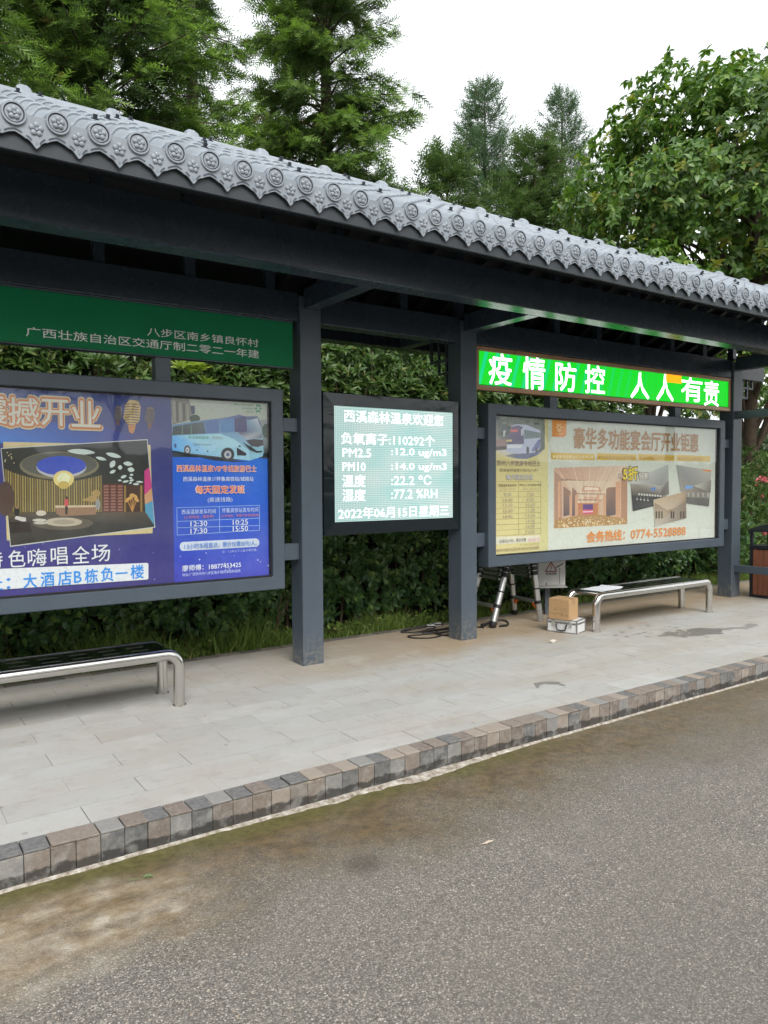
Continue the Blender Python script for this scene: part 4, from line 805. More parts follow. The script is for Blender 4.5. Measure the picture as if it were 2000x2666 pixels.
([(-1.458,1.573),(-1.46,1.571),(-1.464,1.568),(-1.47,1.566),(-1.476,1.566),(-1.482,1.568),(-1.486,1.571),(-1.487,1.573),(-1.486,1.575),(-1.482,1.577),(-1.476,1.579),(-1.469,1.579),(-1.464,1.577),(-1.46,1.575)],(204,216,212)),
([(-1.406,1.569),(-1.408,1.566),(-1.415,1.562),(-1.424,1.558),(-1.434,1.556),(-1.444,1.557),(-1.451,1.559),(-1.454,1.56),(-1.452,1.563),(-1.446,1.567),(-1.437,1.571),(-1.426,1.573),(-1.416,1.573),(-1.409,1.57)],(204,216,212)),
([(-1.371,1.577),(-1.372,1.574),(-1.376,1.57),(-1.382,1.566),(-1.389,1.564),(-1.396,1.565),(-1.401,1.567),(-1.403,1.568),(-1.402,1.571),(-1.398,1.575),(-1.392,1.579),(-1.385,1.581),(-1.379,1.581),(-1.373,1.578)],(204,216,212)),
([(-1.332,1.545),(-1.334,1.543),(-1.341,1.539),(-1.35,1.537),(-1.36,1.537),(-1.37,1.54),(-1.376,1.543),(-1.378,1.545),(-1.376,1.547),(-1.369,1.551),(-1.36,1.553),(-1.35,1.553),(-1.341,1.551),(-1.334,1.547)],(204,216,212)),
([(-1.3,1.559),(-1.303,1.558),(-1.311,1.556),(-1.322,1.554),(-1.334,1.555),(-1.345,1.558),(-1.352,1.561),(-1.355,1.563),(-1.352,1.565),(-1.344,1.567),(-1.333,1.568),(-1.321,1.568),(-1.31,1.565),(-1.303,1.561)],(204,216,212)),
([(-1.384,1.558),(-1.385,1.556),(-1.387,1.553),(-1.391,1.549),(-1.396,1.548),(-1.402,1.547),(-1.405,1.548),(-1.407,1.549),(-1.406,1.551),(-1.404,1.554),(-1.4,1.558),(-1.395,1.559),(-1.39,1.56),(-1.386,1.559)],(204,216,212)),
([(-2.208,1.762),(-2.211,1.759),(-2.215,1.759),(-2.217,1.762),(-2.215,1.766),(-2.211,1.766)],(220,205,150)),
([(-2.188,1.753),(-2.19,1.75),(-2.195,1.749),(-2.197,1.753),(-2.194,1.756),(-2.19,1.756)],(220,205,150)),
([(-2.2,1.743),(-2.202,1.739),(-2.207,1.739),(-2.209,1.743),(-2.207,1.746),(-2.202,1.746)],(220,205,150)),
([(-2.184,1.733),(-2.186,1.73),(-2.191,1.73),(-2.193,1.733),(-2.191,1.736),(-2.186,1.736)],(220,205,150)),
([(-2.183,1.723),(-2.185,1.72),(-2.19,1.72),(-2.192,1.723),(-2.19,1.726),(-2.185,1.726)],(220,205,150)),
([(-2.221,1.712),(-2.224,1.709),(-2.228,1.709),(-2.23,1.712),(-2.228,1.716),(-2.223,1.716)],(220,205,150)),
([(-2.225,1.702),(-2.227,1.699),(-2.232,1.699),(-2.234,1.702),(-2.232,1.706),(-2.227,1.706)],(220,205,150)),
([(-2.169,1.693),(-2.171,1.69),(-2.176,1.69),(-2.178,1.693),(-2.176,1.696),(-2.171,1.696)],(220,205,150)),
([(-2.632,0.987),(-1.283,0.954),(-1.274,0.945),(-1.276,0.837),(-1.284,0.829),(-2.636,0.84)],(222,224,228)),
([(-2.002,1.141),(-2.001,1.134),(-2.003,1.128),(-2.004,1.134)],(170,160,220)),
([(-2.009,1.135),(-2.003,1.136),(-1.997,1.134),(-2.003,1.132)],(170,160,220)),
([(-1.776,0.881),(-1.775,0.876),(-1.776,0.871),(-1.777,0.876)],(170,160,220)),
([(-1.78,0.876),(-1.776,0.877),(-1.772,0.876),(-1.776,0.875)],(170,160,220)),
([(-1.587,0.853),(-1.586,0.848),(-1.587,0.843),(-1.589,0.848)],(170,160,220)),
([(-1.592,0.849),(-1.587,0.85),(-1.583,0.848),(-1.587,0.847)],(170,160,220)),
([(-1.459,0.925),(-1.459,0.922),(-1.46,0.919),(-1.46,0.922)],(170,160,220)),
([(-1.462,0.922),(-1.459,0.923),(-1.457,0.922),(-1.459,0.921)],(170,160,220)),
([(-1.438,0.958),(-1.437,0.954),(-1.438,0.95),(-1.44,0.954)],(170,160,220)),
([(-1.442,0.955),(-1.438,0.956),(-1.434,0.954),(-1.438,0.953)],(170,160,220)),
([(-2.246,0.905),(-2.245,0.901),(-2.246,0.896),(-2.248,0.901)],(170,160,220)),
([(-2.25,0.901),(-2.246,0.902),(-2.243,0.9),(-2.246,0.899)],(170,160,220)),
([(-1.488,0.842),(-1.486,0.836),(-1.488,0.83),(-1.49,0.836)],(170,160,220)),
([(-1.493,0.836),(-1.488,0.838),(-1.482,0.836),(-1.488,0.834)],(170,160,220)),
([(-1.236,1.032),(-1.234,1.026),(-1.236,1.02),(-1.238,1.026)],(170,160,220)),
([(-1.242,1.026),(-1.236,1.028),(-1.23,1.026),(-1.236,1.024)],(170,160,220)),
([(-1.806,0.844),(-1.804,0.838),(-1.806,0.832),(-1.807,0.838)],(170,160,220)),
([(-1.811,0.838),(-1.806,0.84),(-1.8,0.837),(-1.806,0.836)],(170,160,220)),
([(-2.054,0.85),(-2.053,0.846),(-2.054,0.842),(-2.055,0.846)],(170,160,220)),
([(-2.058,0.846),(-2.054,0.847),(-2.05,0.846),(-2.054,0.845)],(170,160,220)),
([(-1.592,1.09),(-1.591,1.086),(-1.592,1.081),(-1.594,1.086)],(170,160,220)),
([(-1.597,1.086),(-1.592,1.087),(-1.588,1.085),(-1.592,1.084)],(170,160,220)),
([(-1.866,1.085),(-1.865,1.08),(-1.866,1.075),(-1.867,1.08)],(170,160,220)),
([(-1.871,1.08),(-1.866,1.082),(-1.861,1.08),(-1.866,1.079)],(170,160,220)),
([(-1.646,0.843),(-1.645,0.838),(-1.647,0.832),(-1.648,0.838)],(170,160,220)),
([(-1.652,0.838),(-1.646,0.839),(-1.641,0.837),(-1.647,0.836)],(170,160,220)),
([(-1.23,0.832),(-1.228,0.825),(-1.23,0.819),(-1.232,0.826)],(170,160,220)),
([(-1.237,0.826),(-1.23,0.828),(-1.223,0.825),(-1.23,0.823)],(170,160,220)),
([(-1.316,0.792),(-1.314,0.785),(-1.316,0.779),(-1.318,0.786)],(170,160,220)),
([(-1.323,0.786),(-1.316,0.787),(-1.31,0.785),(-1.316,0.784)],(170,160,220)),
([(-1.662,0.922),(-1.661,0.918),(-1.662,0.915),(-1.663,0.918)],(170,160,220)),
([(-1.666,0.918),(-1.662,0.919),(-1.659,0.918),(-1.662,0.917)],(170,160,220)),
([(-1.349,0.96),(-1.348,0.956),(-1.349,0.952),(-1.35,0.956)],(170,160,220)),
([(-1.353,0.956),(-1.349,0.957),(-1.345,0.956),(-1.349,0.955)],(170,160,220)),
([(-2.213,0.909),(-2.211,0.903),(-2.213,0.896),(-2.215,0.903)],(170,160,220)),
([(-2.219,0.903),(-2.213,0.905),(-2.208,0.902),(-2.213,0.901)],(170,160,220)),
([(-2.187,0.926),(-2.186,0.921),(-2.187,0.917),(-2.188,0.922)],(170,160,220)),
([(-2.191,0.922),(-2.187,0.923),(-2.183,0.921),(-2.187,0.92)],(170,160,220)),
([(-2.118,1.122),(-2.116,1.117),(-2.118,1.111),(-2.119,1.117)],(170,160,220)),
([(-2.123,1.117),(-2.118,1.118),(-2.113,1.116),(-2.118,1.115)],(170,160,220)),
([(-1.484,1.074),(-1.482,1.067),(-1.484,1.061),(-1.486,1.067)],(170,160,220)),
([(-1.49,1.068),(-1.484,1.069),(-1.478,1.067),(-1.484,1.065)],(170,160,220)),
([(-0.288,0.878),(-0.284,0.867),(-0.288,0.856),(-0.291,0.867)],(200,205,245)),
([(-0.3,0.868),(-0.288,0.87),(-0.276,0.866),(-0.288,0.864)],(200,205,245)),
([(-0.821,1.01),(-0.818,1.002),(-0.821,0.994),(-0.823,1.002)],(200,205,245)),
([(-0.829,1.003),(-0.821,1.005),(-0.812,1.002),(-0.821,1)],(200,205,245)),
([(-1.028,0.993),(-1.026,0.987),(-1.028,0.98),(-1.03,0.987)],(200,205,245)),
([(-1.034,0.987),(-1.028,0.989),(-1.021,0.986),(-1.028,0.985)],(200,205,245)),
([(-0.588,0.975),(-0.587,0.97),(-0.588,0.965),(-0.59,0.97)],(200,205,245)),
([(-0.593,0.97),(-0.588,0.972),(-0.583,0.97),(-0.588,0.969)],(200,205,245)),
([(-0.381,0.93),(-0.378,0.919),(-0.381,0.909),(-0.384,0.92)],(200,205,245)),
([(-0.392,0.92),(-0.381,0.923),(-0.37,0.919),(-0.381,0.916)],(200,205,245)),
([(-0.357,0.91),(-0.355,0.902),(-0.357,0.895),(-0.36,0.903)],(200,205,245)),
([(-0.365,0.903),(-0.357,0.905),(-0.349,0.902),(-0.357,0.9)],(200,205,245)),
([(-0.661,0.867),(-0.658,0.859),(-0.661,0.851),(-0.663,0.859)],(200,205,245)),
([(-0.669,0.86),(-0.661,0.861),(-0.652,0.858),(-0.661,0.857)],(200,205,245)),
([(-0.63,0.873),(-0.627,0.862),(-0.63,0.853),(-0.633,0.863)],(200,205,245)),
([(-0.641,0.863),(-0.63,0.866),(-0.619,0.862),(-0.63,0.86)],(200,205,245)),
([(-0.67,0.919),(-0.668,0.91),(-0.67,0.901),(-0.673,0.91)],(200,205,245)),
([(-0.679,0.911),(-0.67,0.913),(-0.661,0.909),(-0.67,0.907)],(200,205,245)),
([(-0.876,0.964),(-0.873,0.953),(-0.876,0.944),(-0.879,0.954)],(200,205,245)),
([(-0.886,0.954),(-0.876,0.957),(-0.865,0.953),(-0.876,0.951)],(200,205,245)),
([(-0.66,0.886),(-0.658,0.881),(-0.66,0.877),(-0.661,0.882)],(200,205,245)),
([(-0.664,0.882),(-0.66,0.883),(-0.655,0.881),(-0.66,0.88)],(200,205,245)),
([(-0.742,0.884),(-0.74,0.88),(-0.742,0.875),(-0.743,0.88)],(200,205,245)),
([(-0.747,0.88),(-0.742,0.881),(-0.737,0.879),(-0.742,0.878)],(200,205,245)),
]
RIGHT_TEXT=[
('贺州八步旅游专线巴士', 2.259, 2.879, 1.712, 1.765, (132, 112, 110), 0.012, 0),
('西溪森林温泉⇌贺州(八步)', 2.299, 2.842, 1.6455, 1.6825, (124, 108, 92), 0.006, 0),
('每天固定发班', 2.386, 2.77, 1.5675, 1.621, (120, 112, 128), 0.03, 0),
('每天固定发班', 2.389, 2.767, 1.5695, 1.6195, (206, 204, 206), 0.004, 1),
('西溪温泉发车时间', 2.28, 2.531, 1.497, 1.5245, (122, 100, 76), 0.01, 0),
('贺州(八步)发车时间', 2.574, 2.894, 1.4975, 1.525, (122, 100, 76), 0.01, 0),
('(上车地点：候车亭)', 2.295, 2.52, 1.4595, 1.4805, (176, 150, 130), 0.0, 0),
('(上车地点：贺州汽车总站)', 2.603, 2.868, 1.457, 1.4785, (176, 150, 130), 0.0, 0),
('9:20', 2.358, 2.46, 1.4005, 1.4345, (172, 158, 142), 0.012, 0),
('10:40', 2.347, 2.478, 1.3445, 1.378, (172, 158, 142), 0.012, 0),
('13:10', 2.347, 2.478, 1.2885, 1.3225, (172, 158, 142), 0.012, 0),
('15:40', 2.347, 2.478, 1.2325, 1.2665, (172, 158, 142), 0.012, 0),
('16:40', 2.347, 2.478, 1.1765, 1.21, (172, 158, 142), 0.012, 0),
('7:50', 2.679, 2.785, 1.397, 1.431, (172, 158, 142), 0.012, 0),
('8:50', 2.68, 2.785, 1.3415, 1.376, (172, 158, 142), 0.012, 0),
('10:00', 2.671, 2.804, 1.286, 1.3205, (172, 158, 142), 0.012, 0),
('11:20', 2.671, 2.804, 1.231, 1.265, (172, 158, 142), 0.012, 0),
('13:30', 2.671, 2.804, 1.1755, 1.21, (172, 158, 142), 0.012, 0),
('14:50', 2.671, 2.804, 1.1205, 1.1545, (172, 158, 142), 0.012, 0),
('16:00', 2.671, 2.804, 1.0645, 1.0995, (172, 158, 142), 0.012, 0),
('16:50', 2.671, 2.804, 1.009, 1.044, (172, 158, 142), 0.012, 0),
('全程约2小时，票价仅需', 2.295, 2.671, 0.9225, 0.961, (128, 112, 120), 0.008, 0),
('25元/人', 2.7, 2.879, 0.919, 0.959, (214, 150, 170), 0.008, 0),
('注：1.2米以下儿童半票优惠。', 2.586, 2.87, 0.8825, 0.9025, (176, 156, 110), 0.0, 0),
('请乘车时提前电话预约贺州西溪专线司机师傅', 2.252, 2.865, 0.836, 0.865, (140, 120, 90), 0.006, 0),
('豪华多功能宴会厅开业钜惠', 3.402, 5.71, 1.9095, 2.14, (160, 116, 72), 0.022, 0),
('▶配备专业舞台灯光音响设备', 3.072, 3.725, 1.798, 1.8345, (226, 216, 180), 0.006, 0),
('▶免费提供会议桌椅摆放', 3.811, 4.465, 1.8015, 1.8395, (172, 140, 76), 0.006, 0),
('▶多种规格会议厅任您选择', 4.549, 5.207, 1.803, 1.843, (172, 140, 76), 0.006, 0),
('▶全程专人服务接待', 5.299, 5.811, 1.802, 1.8435, (172, 140, 76), 0.006, 0),
('享', 4.133, 4.228, 1.5675, 1.6445, (226, 222, 214), 0.03, 0),
('享', 4.137, 4.224, 1.5705, 1.642, (150, 116, 96), 0.004, 1),
('5折', 4.227, 4.511, 1.552, 1.7185, (110, 84, 74), 0.06, 0),
('5折', 4.239, 4.499, 1.558, 1.711, (222, 200, 72), 0.03, 1),
('特惠', 4.52, 4.705, 1.5605, 1.652, (110, 90, 84), 0.05, 0),
('特惠', 4.527, 4.696, 1.5645, 1.648, (222, 218, 210), 0.012, 1),
('会务热线：', 3.62, 4.275, 0.863, 0.985, (218, 142, 78), 0.03, 0),
('0774-5528888', 4.388, 5.461, 0.87, 0.9725, (218, 142, 78), 0.02, 0),
]
RIGHT_PRINT=[
([(2.2,0.79),(6.12,0.79),(6.12,2.21),(2.2,2.21)],[(208,211,200),(208,211,202),(198,203,192),(192,196,184)]),
([(2.2,0.79),(3.01,0.79),(3.01,2.21),(2.2,2.21)],[(220,206,146),(206,199,146),(198,188,134),(196,184,128)]),
([(2.247,2.219),(2.957,2.219),(2.958,1.897),(2.853,1.829),(2.692,1.784),(2.557,1.785),(2.403,1.806),(2.249,1.862)],[(90,96,92),(110,118,104),(84,92,84),(92,96,116),(92,96,126),(96,100,130),(130,130,126),(180,170,160)]),
([(2.684,2.085),(2.677,2.072),(2.661,2.066),(2.646,2.071),(2.639,2.083),(2.646,2.096),(2.661,2.102),(2.677,2.097)],(122,126,112)),
([(2.527,2.018),(2.516,2.008),(2.489,2.004),(2.461,2.007),(2.45,2.016),(2.461,2.025),(2.488,2.03),(2.516,2.027)],(122,126,112)),
([(2.316,2.194),(2.305,2.178),(2.277,2.171),(2.249,2.176),(2.237,2.19),(2.249,2.206),(2.277,2.214),(2.305,2.209)],(60,66,60)),
([(2.709,2.159),(2.697,2.15),(2.669,2.145),(2.642,2.148),(2.63,2.156),(2.642,2.165),(2.669,2.169),(2.697,2.167)],(96,104,92)),
([(2.5,2.135),(2.489,2.125),(2.462,2.12),(2.435,2.123),(2.424,2.132),(2.435,2.142),(2.462,2.147),(2.489,2.144)],(122,126,112)),
([(2.378,2.036),(2.364,2.022),(2.329,2.016),(2.295,2.02),(2.281,2.033),(2.295,2.046),(2.329,2.052),(2.364,2.048)],(96,104,92)),
([(2.505,2.167),(2.492,2.158),(2.461,2.153),(2.429,2.155),(2.416,2.163),(2.429,2.173),(2.46,2.178),(2.492,2.176)],(96,104,92)),
([(2.727,2.083),(2.72,2.07),(2.703,2.064),(2.686,2.069),(2.68,2.081),(2.686,2.094),(2.703,2.099),(2.72,2.095)],(60,66,60)),
([(2.747,2.177),(2.734,2.16),(2.701,2.153),(2.668,2.158),(2.655,2.173),(2.668,2.189),(2.701,2.197),(2.733,2.192)],(74,82,70)),
([(2.525,2.076),(2.511,2.064),(2.478,2.059),(2.445,2.062),(2.431,2.072),(2.445,2.084),(2.478,2.089),(2.511,2.086)],(96,104,92)),
([(2.828,2.222),(2.813,2.212),(2.776,2.206),(2.74,2.208),(2.725,2.218),(2.74,2.228),(2.776,2.234),(2.813,2.231)],(96,104,92)),
([(2.876,2.156),(2.862,2.148),(2.829,2.144),(2.795,2.145),(2.781,2.153),(2.795,2.161),(2.828,2.165),(2.862,2.164)],(60,66,60)),
([(2.681,2.131),(2.67,2.116),(2.644,2.109),(2.618,2.114),(2.607,2.128),(2.618,2.143),(2.644,2.15),(2.67,2.145)],(122,126,112)),
([(2.517,2.126),(2.507,2.115),(2.484,2.11),(2.461,2.113),(2.451,2.123),(2.461,2.134),(2.484,2.139),(2.507,2.136)],(122,126,112)),
([(2.41,2.21),(2.396,2.195),(2.362,2.187),(2.328,2.192),(2.314,2.206),(2.328,2.221),(2.362,2.228),(2.396,2.224)],(122,126,112)),
([(2.667,2.007),(2.654,2),(2.624,1.996),(2.594,1.998),(2.581,2.005),(2.594,2.012),(2.624,2.016),(2.654,2.014)],(122,126,112)),
([(2.848,2.084),(2.837,2.074),(2.81,2.069),(2.784,2.072),(2.773,2.081),(2.784,2.091),(2.81,2.096),(2.837,2.093)],(60,66,60)),
([(2.896,2.041),(2.881,2.025),(2.847,2.017),(2.812,2.023),(2.798,2.038),(2.812,2.055),(2.847,2.062),(2.881,2.057)],(74,82,70)),
([(2.842,2.22),(2.827,2.206),(2.792,2.199),(2.757,2.203),(2.742,2.216),(2.757,2.23),(2.792,2.237),(2.827,2.233)],(96,104,92)),
([(2.891,2.033),(2.879,2.025),(2.851,2.022),(2.823,2.024),(2.812,2.03),(2.823,2.038),(2.851,2.042),(2.879,2.04)],(74,82,70)),
([(2.411,2.147),(2.4,2.135),(2.372,2.129),(2.344,2.133),(2.332,2.144),(2.344,2.155),(2.372,2.161),(2.4,2.158)],(122,126,112)),
([(2.319,2.013),(2.312,2.004),(2.296,2.001),(2.28,2.004),(2.274,2.011),(2.28,2.019),(2.296,2.023),(2.312,2.02)],(122,126,112)),
([(2.821,2.216),(2.813,2.207),(2.793,2.203),(2.773,2.206),(2.765,2.213),(2.773,2.222),(2.793,2.226),(2.812,2.223)],(74,82,70)),
([(2.419,2.042),(2.405,2.027),(2.371,2.02),(2.338,2.025),(2.324,2.039),(2.338,2.053),(2.371,2.06),(2.405,2.055)],(74,82,70)),
([(2.609,2.096),(2.6,2.082),(2.576,2.075),(2.553,2.08),(2.544,2.093),(2.553,2.107),(2.576,2.114),(2.6,2.109)],(96,104,92)),
([(2.466,2.1),(2.457,2.089),(2.434,2.083),(2.411,2.087),(2.401,2.098),(2.411,2.109),(2.434,2.114),(2.457,2.111)],(74,82,70)),
([(2.249,1.972),(2.381,1.98),(2.392,1.913),(2.249,1.898)],(150,120,120)),
([(2.249,1.902),(2.403,1.913),(2.403,1.877),(2.249,1.866)],(74,70,66)),
([(2.249,1.862),(2.425,1.878),(2.513,1.839),(2.381,1.813)],(196,190,176)),
([(2.469,1.815),(2.807,1.844),(2.923,1.879),(2.853,1.829),(2.692,1.784),(2.557,1.787)],(96,102,134)),
([(2.403,1.917),(2.468,2.118),(2.535,2.14),(2.692,2.138),(2.887,2.088),(2.894,1.912),(2.83,1.857),(2.715,1.843),(2.513,1.835),(2.403,1.853)],(176,182,204)),
([(2.468,2.11),(2.557,2.129),(2.624,2.116),(2.647,2.003),(2.647,1.939),(2.408,1.929),(2.425,1.997)],[(120,100,120),(110,96,130),(90,80,110),(84,76,112),(96,90,120),(92,84,112),(110,90,110)]),
([(2.457,2.082),(2.562,2.089),(2.562,2.064),(2.457,2.055)],(206,110,110)),
([(2.397,1.976),(2.479,1.981),(2.48,1.959),(2.397,1.953)],(196,180,120)),
([(2.652,2.088),(2.882,2.064),(2.888,2.01),(2.652,1.991)],(104,120,124)),
([(2.761,1.884),(2.853,1.985),(2.893,1.998),(2.89,1.912),(2.83,1.878),(2.772,1.86)],(104,110,156)),
([(2.408,1.925),(2.624,1.934),(2.613,1.898),(2.414,1.889)],(206,210,216)),
([(2.725,1.876),(2.722,1.855),(2.714,1.839),(2.704,1.834),(2.693,1.839),(2.685,1.854),(2.682,1.875),(2.685,1.896),(2.693,1.911),(2.703,1.917),(2.714,1.911),(2.722,1.896)],(74,72,84)),
([(2.846,1.878),(2.844,1.862),(2.838,1.85),(2.83,1.846),(2.822,1.85),(2.815,1.861),(2.813,1.877),(2.815,1.893),(2.821,1.905),(2.83,1.91),(2.838,1.906),(2.844,1.894)],(74,72,84)),
([(2.354,2.066),(2.381,2.073),(2.392,2.066),(2.37,2.003),(2.355,2.011)],(190,194,196)),
([(2.606,2.091),(2.628,2.096),(2.631,2.027),(2.608,2.023)],(196,198,200)),
([(2.249,1.446),(2.898,1.442),(2.898,1.444),(2.249,1.448)],(120,116,84)),
([(2.249,1.39),(2.898,1.386),(2.898,1.388),(2.249,1.392)],(120,116,84)),
([(2.249,1.334),(2.898,1.33),(2.898,1.333),(2.249,1.336)],(120,116,84)),
([(2.249,1.278),(2.898,1.274),(2.898,1.277),(2.249,1.28)],(120,116,84)),
([(2.249,1.222),(2.898,1.218),(2.898,1.221),(2.249,1.224)],(120,116,84)),
([(2.249,1.165),(2.899,1.162),(2.898,1.165),(2.249,1.168)],(120,116,84)),
([(2.249,1.109),(2.899,1.106),(2.899,1.109),(2.249,1.112)],(120,116,84)),
([(2.249,1.053),(2.899,1.05),(2.899,1.053),(2.249,1.055)],(120,116,84)),
([(2.249,0.997),(2.899,0.994),(2.899,0.997),(2.249,0.999)],(120,116,84)),
([(2.249,1.548),(2.897,1.545),(2.897,1.548),(2.249,1.55)],(120,116,84)),
([(2.571,1.548),(2.571,1),(2.575,0.999),(2.574,1.548)],(120,116,84)),
([(2.895,1.546),(2.897,0.995),(2.901,0.995),(2.899,1.546)],(120,116,84)),
([(2.249,0.988),(2.885,0.978),(2.885,0.911),(2.249,0.909)],(222,218,196)),
([(3.066,2.221),(3.288,2.219),(3.288,2.055),(3.263,2.033),(3.223,2.026),(3.066,2.027)],(214,138,62)),
([(3.207,2.121),(3.19,2.123),(3.183,2.131),(3.19,2.139),(3.207,2.142),(3.224,2.14),(3.231,2.132),(3.224,2.125)],(226,190,140)),
([(3.177,2.1),(3.172,2.112),(3.178,2.12),(3.191,2.12),(3.204,2.112),(3.209,2.1),(3.203,2.092),(3.19,2.092)],(226,190,140)),
([(3.144,2.11),(3.157,2.119),(3.17,2.12),(3.176,2.112),(3.171,2.1),(3.159,2.091),(3.146,2.09),(3.14,2.098)],(226,190,140)),
([(3.141,2.14),(3.158,2.137),(3.165,2.13),(3.158,2.122),(3.141,2.118),(3.124,2.121),(3.117,2.128),(3.124,2.136)],(226,190,140)),
([(3.171,2.16),(3.175,2.149),(3.17,2.141),(3.157,2.14),(3.144,2.149),(3.139,2.16),(3.145,2.168),(3.158,2.169)],(226,190,140)),
([(3.204,2.151),(3.191,2.142),(3.178,2.141),(3.172,2.149),(3.177,2.161),(3.189,2.17),(3.202,2.171),(3.208,2.163)],(226,190,140)),
([(3.195,2.088),(3.189,2.081),(3.174,2.078),(3.16,2.08),(3.153,2.087),(3.159,2.094),(3.174,2.097),(3.189,2.095)],(226,190,140)),
([(3.119,2.062),(3.233,2.061),(3.233,2.066),(3.119,2.067)],(226,190,140)),
([(3.048,1.858),(3.751,1.854),(3.751,1.784),(3.049,1.785)],(206,172,74)),
([(3.785,1.864),(4.493,1.86),(4.494,1.788),(3.785,1.788)],(206,172,74)),
([(4.52,1.867),(5.238,1.863),(5.239,1.791),(4.521,1.792)],(206,172,74)),
([(5.267,1.868),(5.987,1.865),(5.988,1.791),(5.268,1.792)],(206,172,74)),
([(3.093,1.693),(4.327,1.729),(4.329,1.043),(3.096,1.04)],(206,176,152)),
([(3.093,1.693),(4.327,1.729),(4.134,1.518),(3.808,1.307),(3.475,1.307),(3.295,1.559)],[(190,150,128),(214,190,170),(222,198,178),(214,186,160),(206,176,150),(200,160,138)]),
([(3.156,1.583),(4.134,1.524),(4.154,1.502),(3.156,1.559)],(150,124,104)),
([(3.295,1.559),(4.213,1.543),(3.808,1.307),(3.475,1.313)],(214,192,170)),
([(3.565,1.496),(3.844,1.484),(3.864,1.431),(3.54,1.435)],(196,150,124)),
([(3.594,1.484),(3.818,1.475),(3.829,1.447),(3.573,1.449)],(226,206,188)),
([(3.584,1.379),(3.779,1.366),(3.798,1.338),(3.559,1.342)],(196,150,124)),
([(3.613,1.366),(3.753,1.356),(3.764,1.354),(3.591,1.357)],(226,206,188)),
([(3.385,1.419),(3.931,1.407),(3.931,1.394),(3.385,1.406)],(160,128,106)),
([(3.448,1.35),(3.864,1.338),(3.865,1.326),(3.448,1.338)],(160,128,106)),
([(3.104,1.667),(3.208,1.595),(3.227,1.125),(3.106,1.069)],(176,140,122)),
([(3.136,1.702),(3.491,1.312),(3.496,1.314),(3.14,1.704)],(236,216,198)),
([(4.213,1.556),(4.325,1.594),(4.328,1.076),(4.217,1.118)],(176,136,112)),
([(3.266,1.705),(3.527,1.311),(3.532,1.313),(3.271,1.706)],(184,150,128)),
([(4.213,1.556),(4.325,1.594),(4.328,1.076),(4.217,1.118)],(176,136,112)),
([(3.398,1.708),(3.564,1.311),(3.569,1.312),(3.404,1.709)],(236,216,198)),
([(4.213,1.556),(4.325,1.594),(4.328,1.076),(4.217,1.118)],(176,136,112)),
([(3.533,1.711),(3.6,1.311),(3.606,1.311),(3.539,1.711)],(184,150,128)),
([(4.213,1.556),(4.325,1.594),(4.328,1.076),(4.217,1.118)],(176,136,112)),
([(3.671,1.714),(3.637,1.31),(3.642,1.31),(3.677,1.714)],(236,216,198)),
([(4.213,1.556),(4.325,1.594),(4.328,1.076),(4.217,1.118)],(176,136,112)),
([(3.811,1.717),(3.674,1.31),(3.679,1.309),(3.817,1.716)],(184,150,128)),
([(4.213,1.556),(4.325,1.594),(4.328,1.076),(4.217,1.118)],(176,136,112)),
([(3.954,1.72),(3.711,1.309),(3.717,1.308),(3.96,1.719)],(236,216,198)),
([(4.213,1.556),(4.325,1.594),(4.328,1.076),(4.217,1.118)],(176,136,112)),
([(4.1,1.724),(3.749,1.309),(3.754,1.307),(4.105,1.722)],(184,150,128)),
([(4.213,1.556),(4.325,1.594),(4.328,1.076),(4.217,1.118)],(176,136,112)),
([(4.249,1.727),(3.787,1.308),(3.791,1.306),(4.253,1.725)],(236,216,198)),
([(4.213,1.556),(4.325,1.594),(4.328,1.076),(4.217,1.118)],(176,136,112)),
([(3.243,1.499),(3.358,1.437),(3.359,1.182),(3.245,1.167)],[(160,124,106),(150,120,106),(112,98,100),(104,94,98)]),
([(3.381,1.486),(3.456,1.436),(3.458,1.179),(3.383,1.163)],[(160,124,106),(150,120,106),(112,98,100),(104,94,98)]),
([(3.95,1.461),(4.036,1.48),(4.039,1.162),(3.952,1.146)],[(160,124,106),(150,120,106),(112,98,100),(104,94,98)]),
([(3.978,1.476),(4.115,1.48),(4.118,1.16),(3.981,1.145)],[(160,124,106),(150,120,106),(112,98,100),(104,94,98)]),
([(3.156,1.547),(3.198,1.547),(3.196,1.162),(3.158,1.157)],(206,160,130)),
([(3.34,1.401),(3.383,1.398),(3.381,1.157),(3.342,1.152)],(206,160,130)),
([(3.43,1.4),(3.473,1.397),(3.471,1.154),(3.431,1.149)],(206,160,130)),
([(3.788,1.395),(3.834,1.392),(3.832,1.143),(3.79,1.138)],(206,160,130)),
([(3.902,1.393),(3.948,1.39),(3.947,1.139),(3.904,1.134)],(206,160,130)),
([(4.114,1.544),(4.161,1.543),(4.161,1.133),(4.118,1.128)],(206,160,130)),
([(4.154,1.543),(4.201,1.543),(4.201,1.132),(4.158,1.126)],(206,160,130)),
([(3.475,1.307),(3.808,1.3),(3.809,1.169),(3.476,1.172)],(190,128,92)),
([(3.557,1.292),(3.725,1.29),(3.726,1.233),(3.558,1.235)],(96,74,130)),
([(3.558,1.235),(3.726,1.233),(3.726,1.181),(3.558,1.182)],(206,90,120)),
([(3.558,1.215),(3.726,1.216),(3.726,1.201),(3.558,1.201)],(230,196,206)),
([(3.106,1.129),(3.476,1.172),(3.809,1.171),(4.322,1.108),(4.324,1.047),(3.1,1.045)],(176,140,96)),
([(3.178,1.155),(3.186,1.155),(3.186,1.148),(3.178,1.149)],(168,122,84)),
([(3.694,1.147),(3.703,1.147),(3.704,1.14),(3.694,1.14)],(232,214,176)),
([(3.202,1.144),(3.212,1.144),(3.213,1.136),(3.202,1.136)],(168,122,84)),
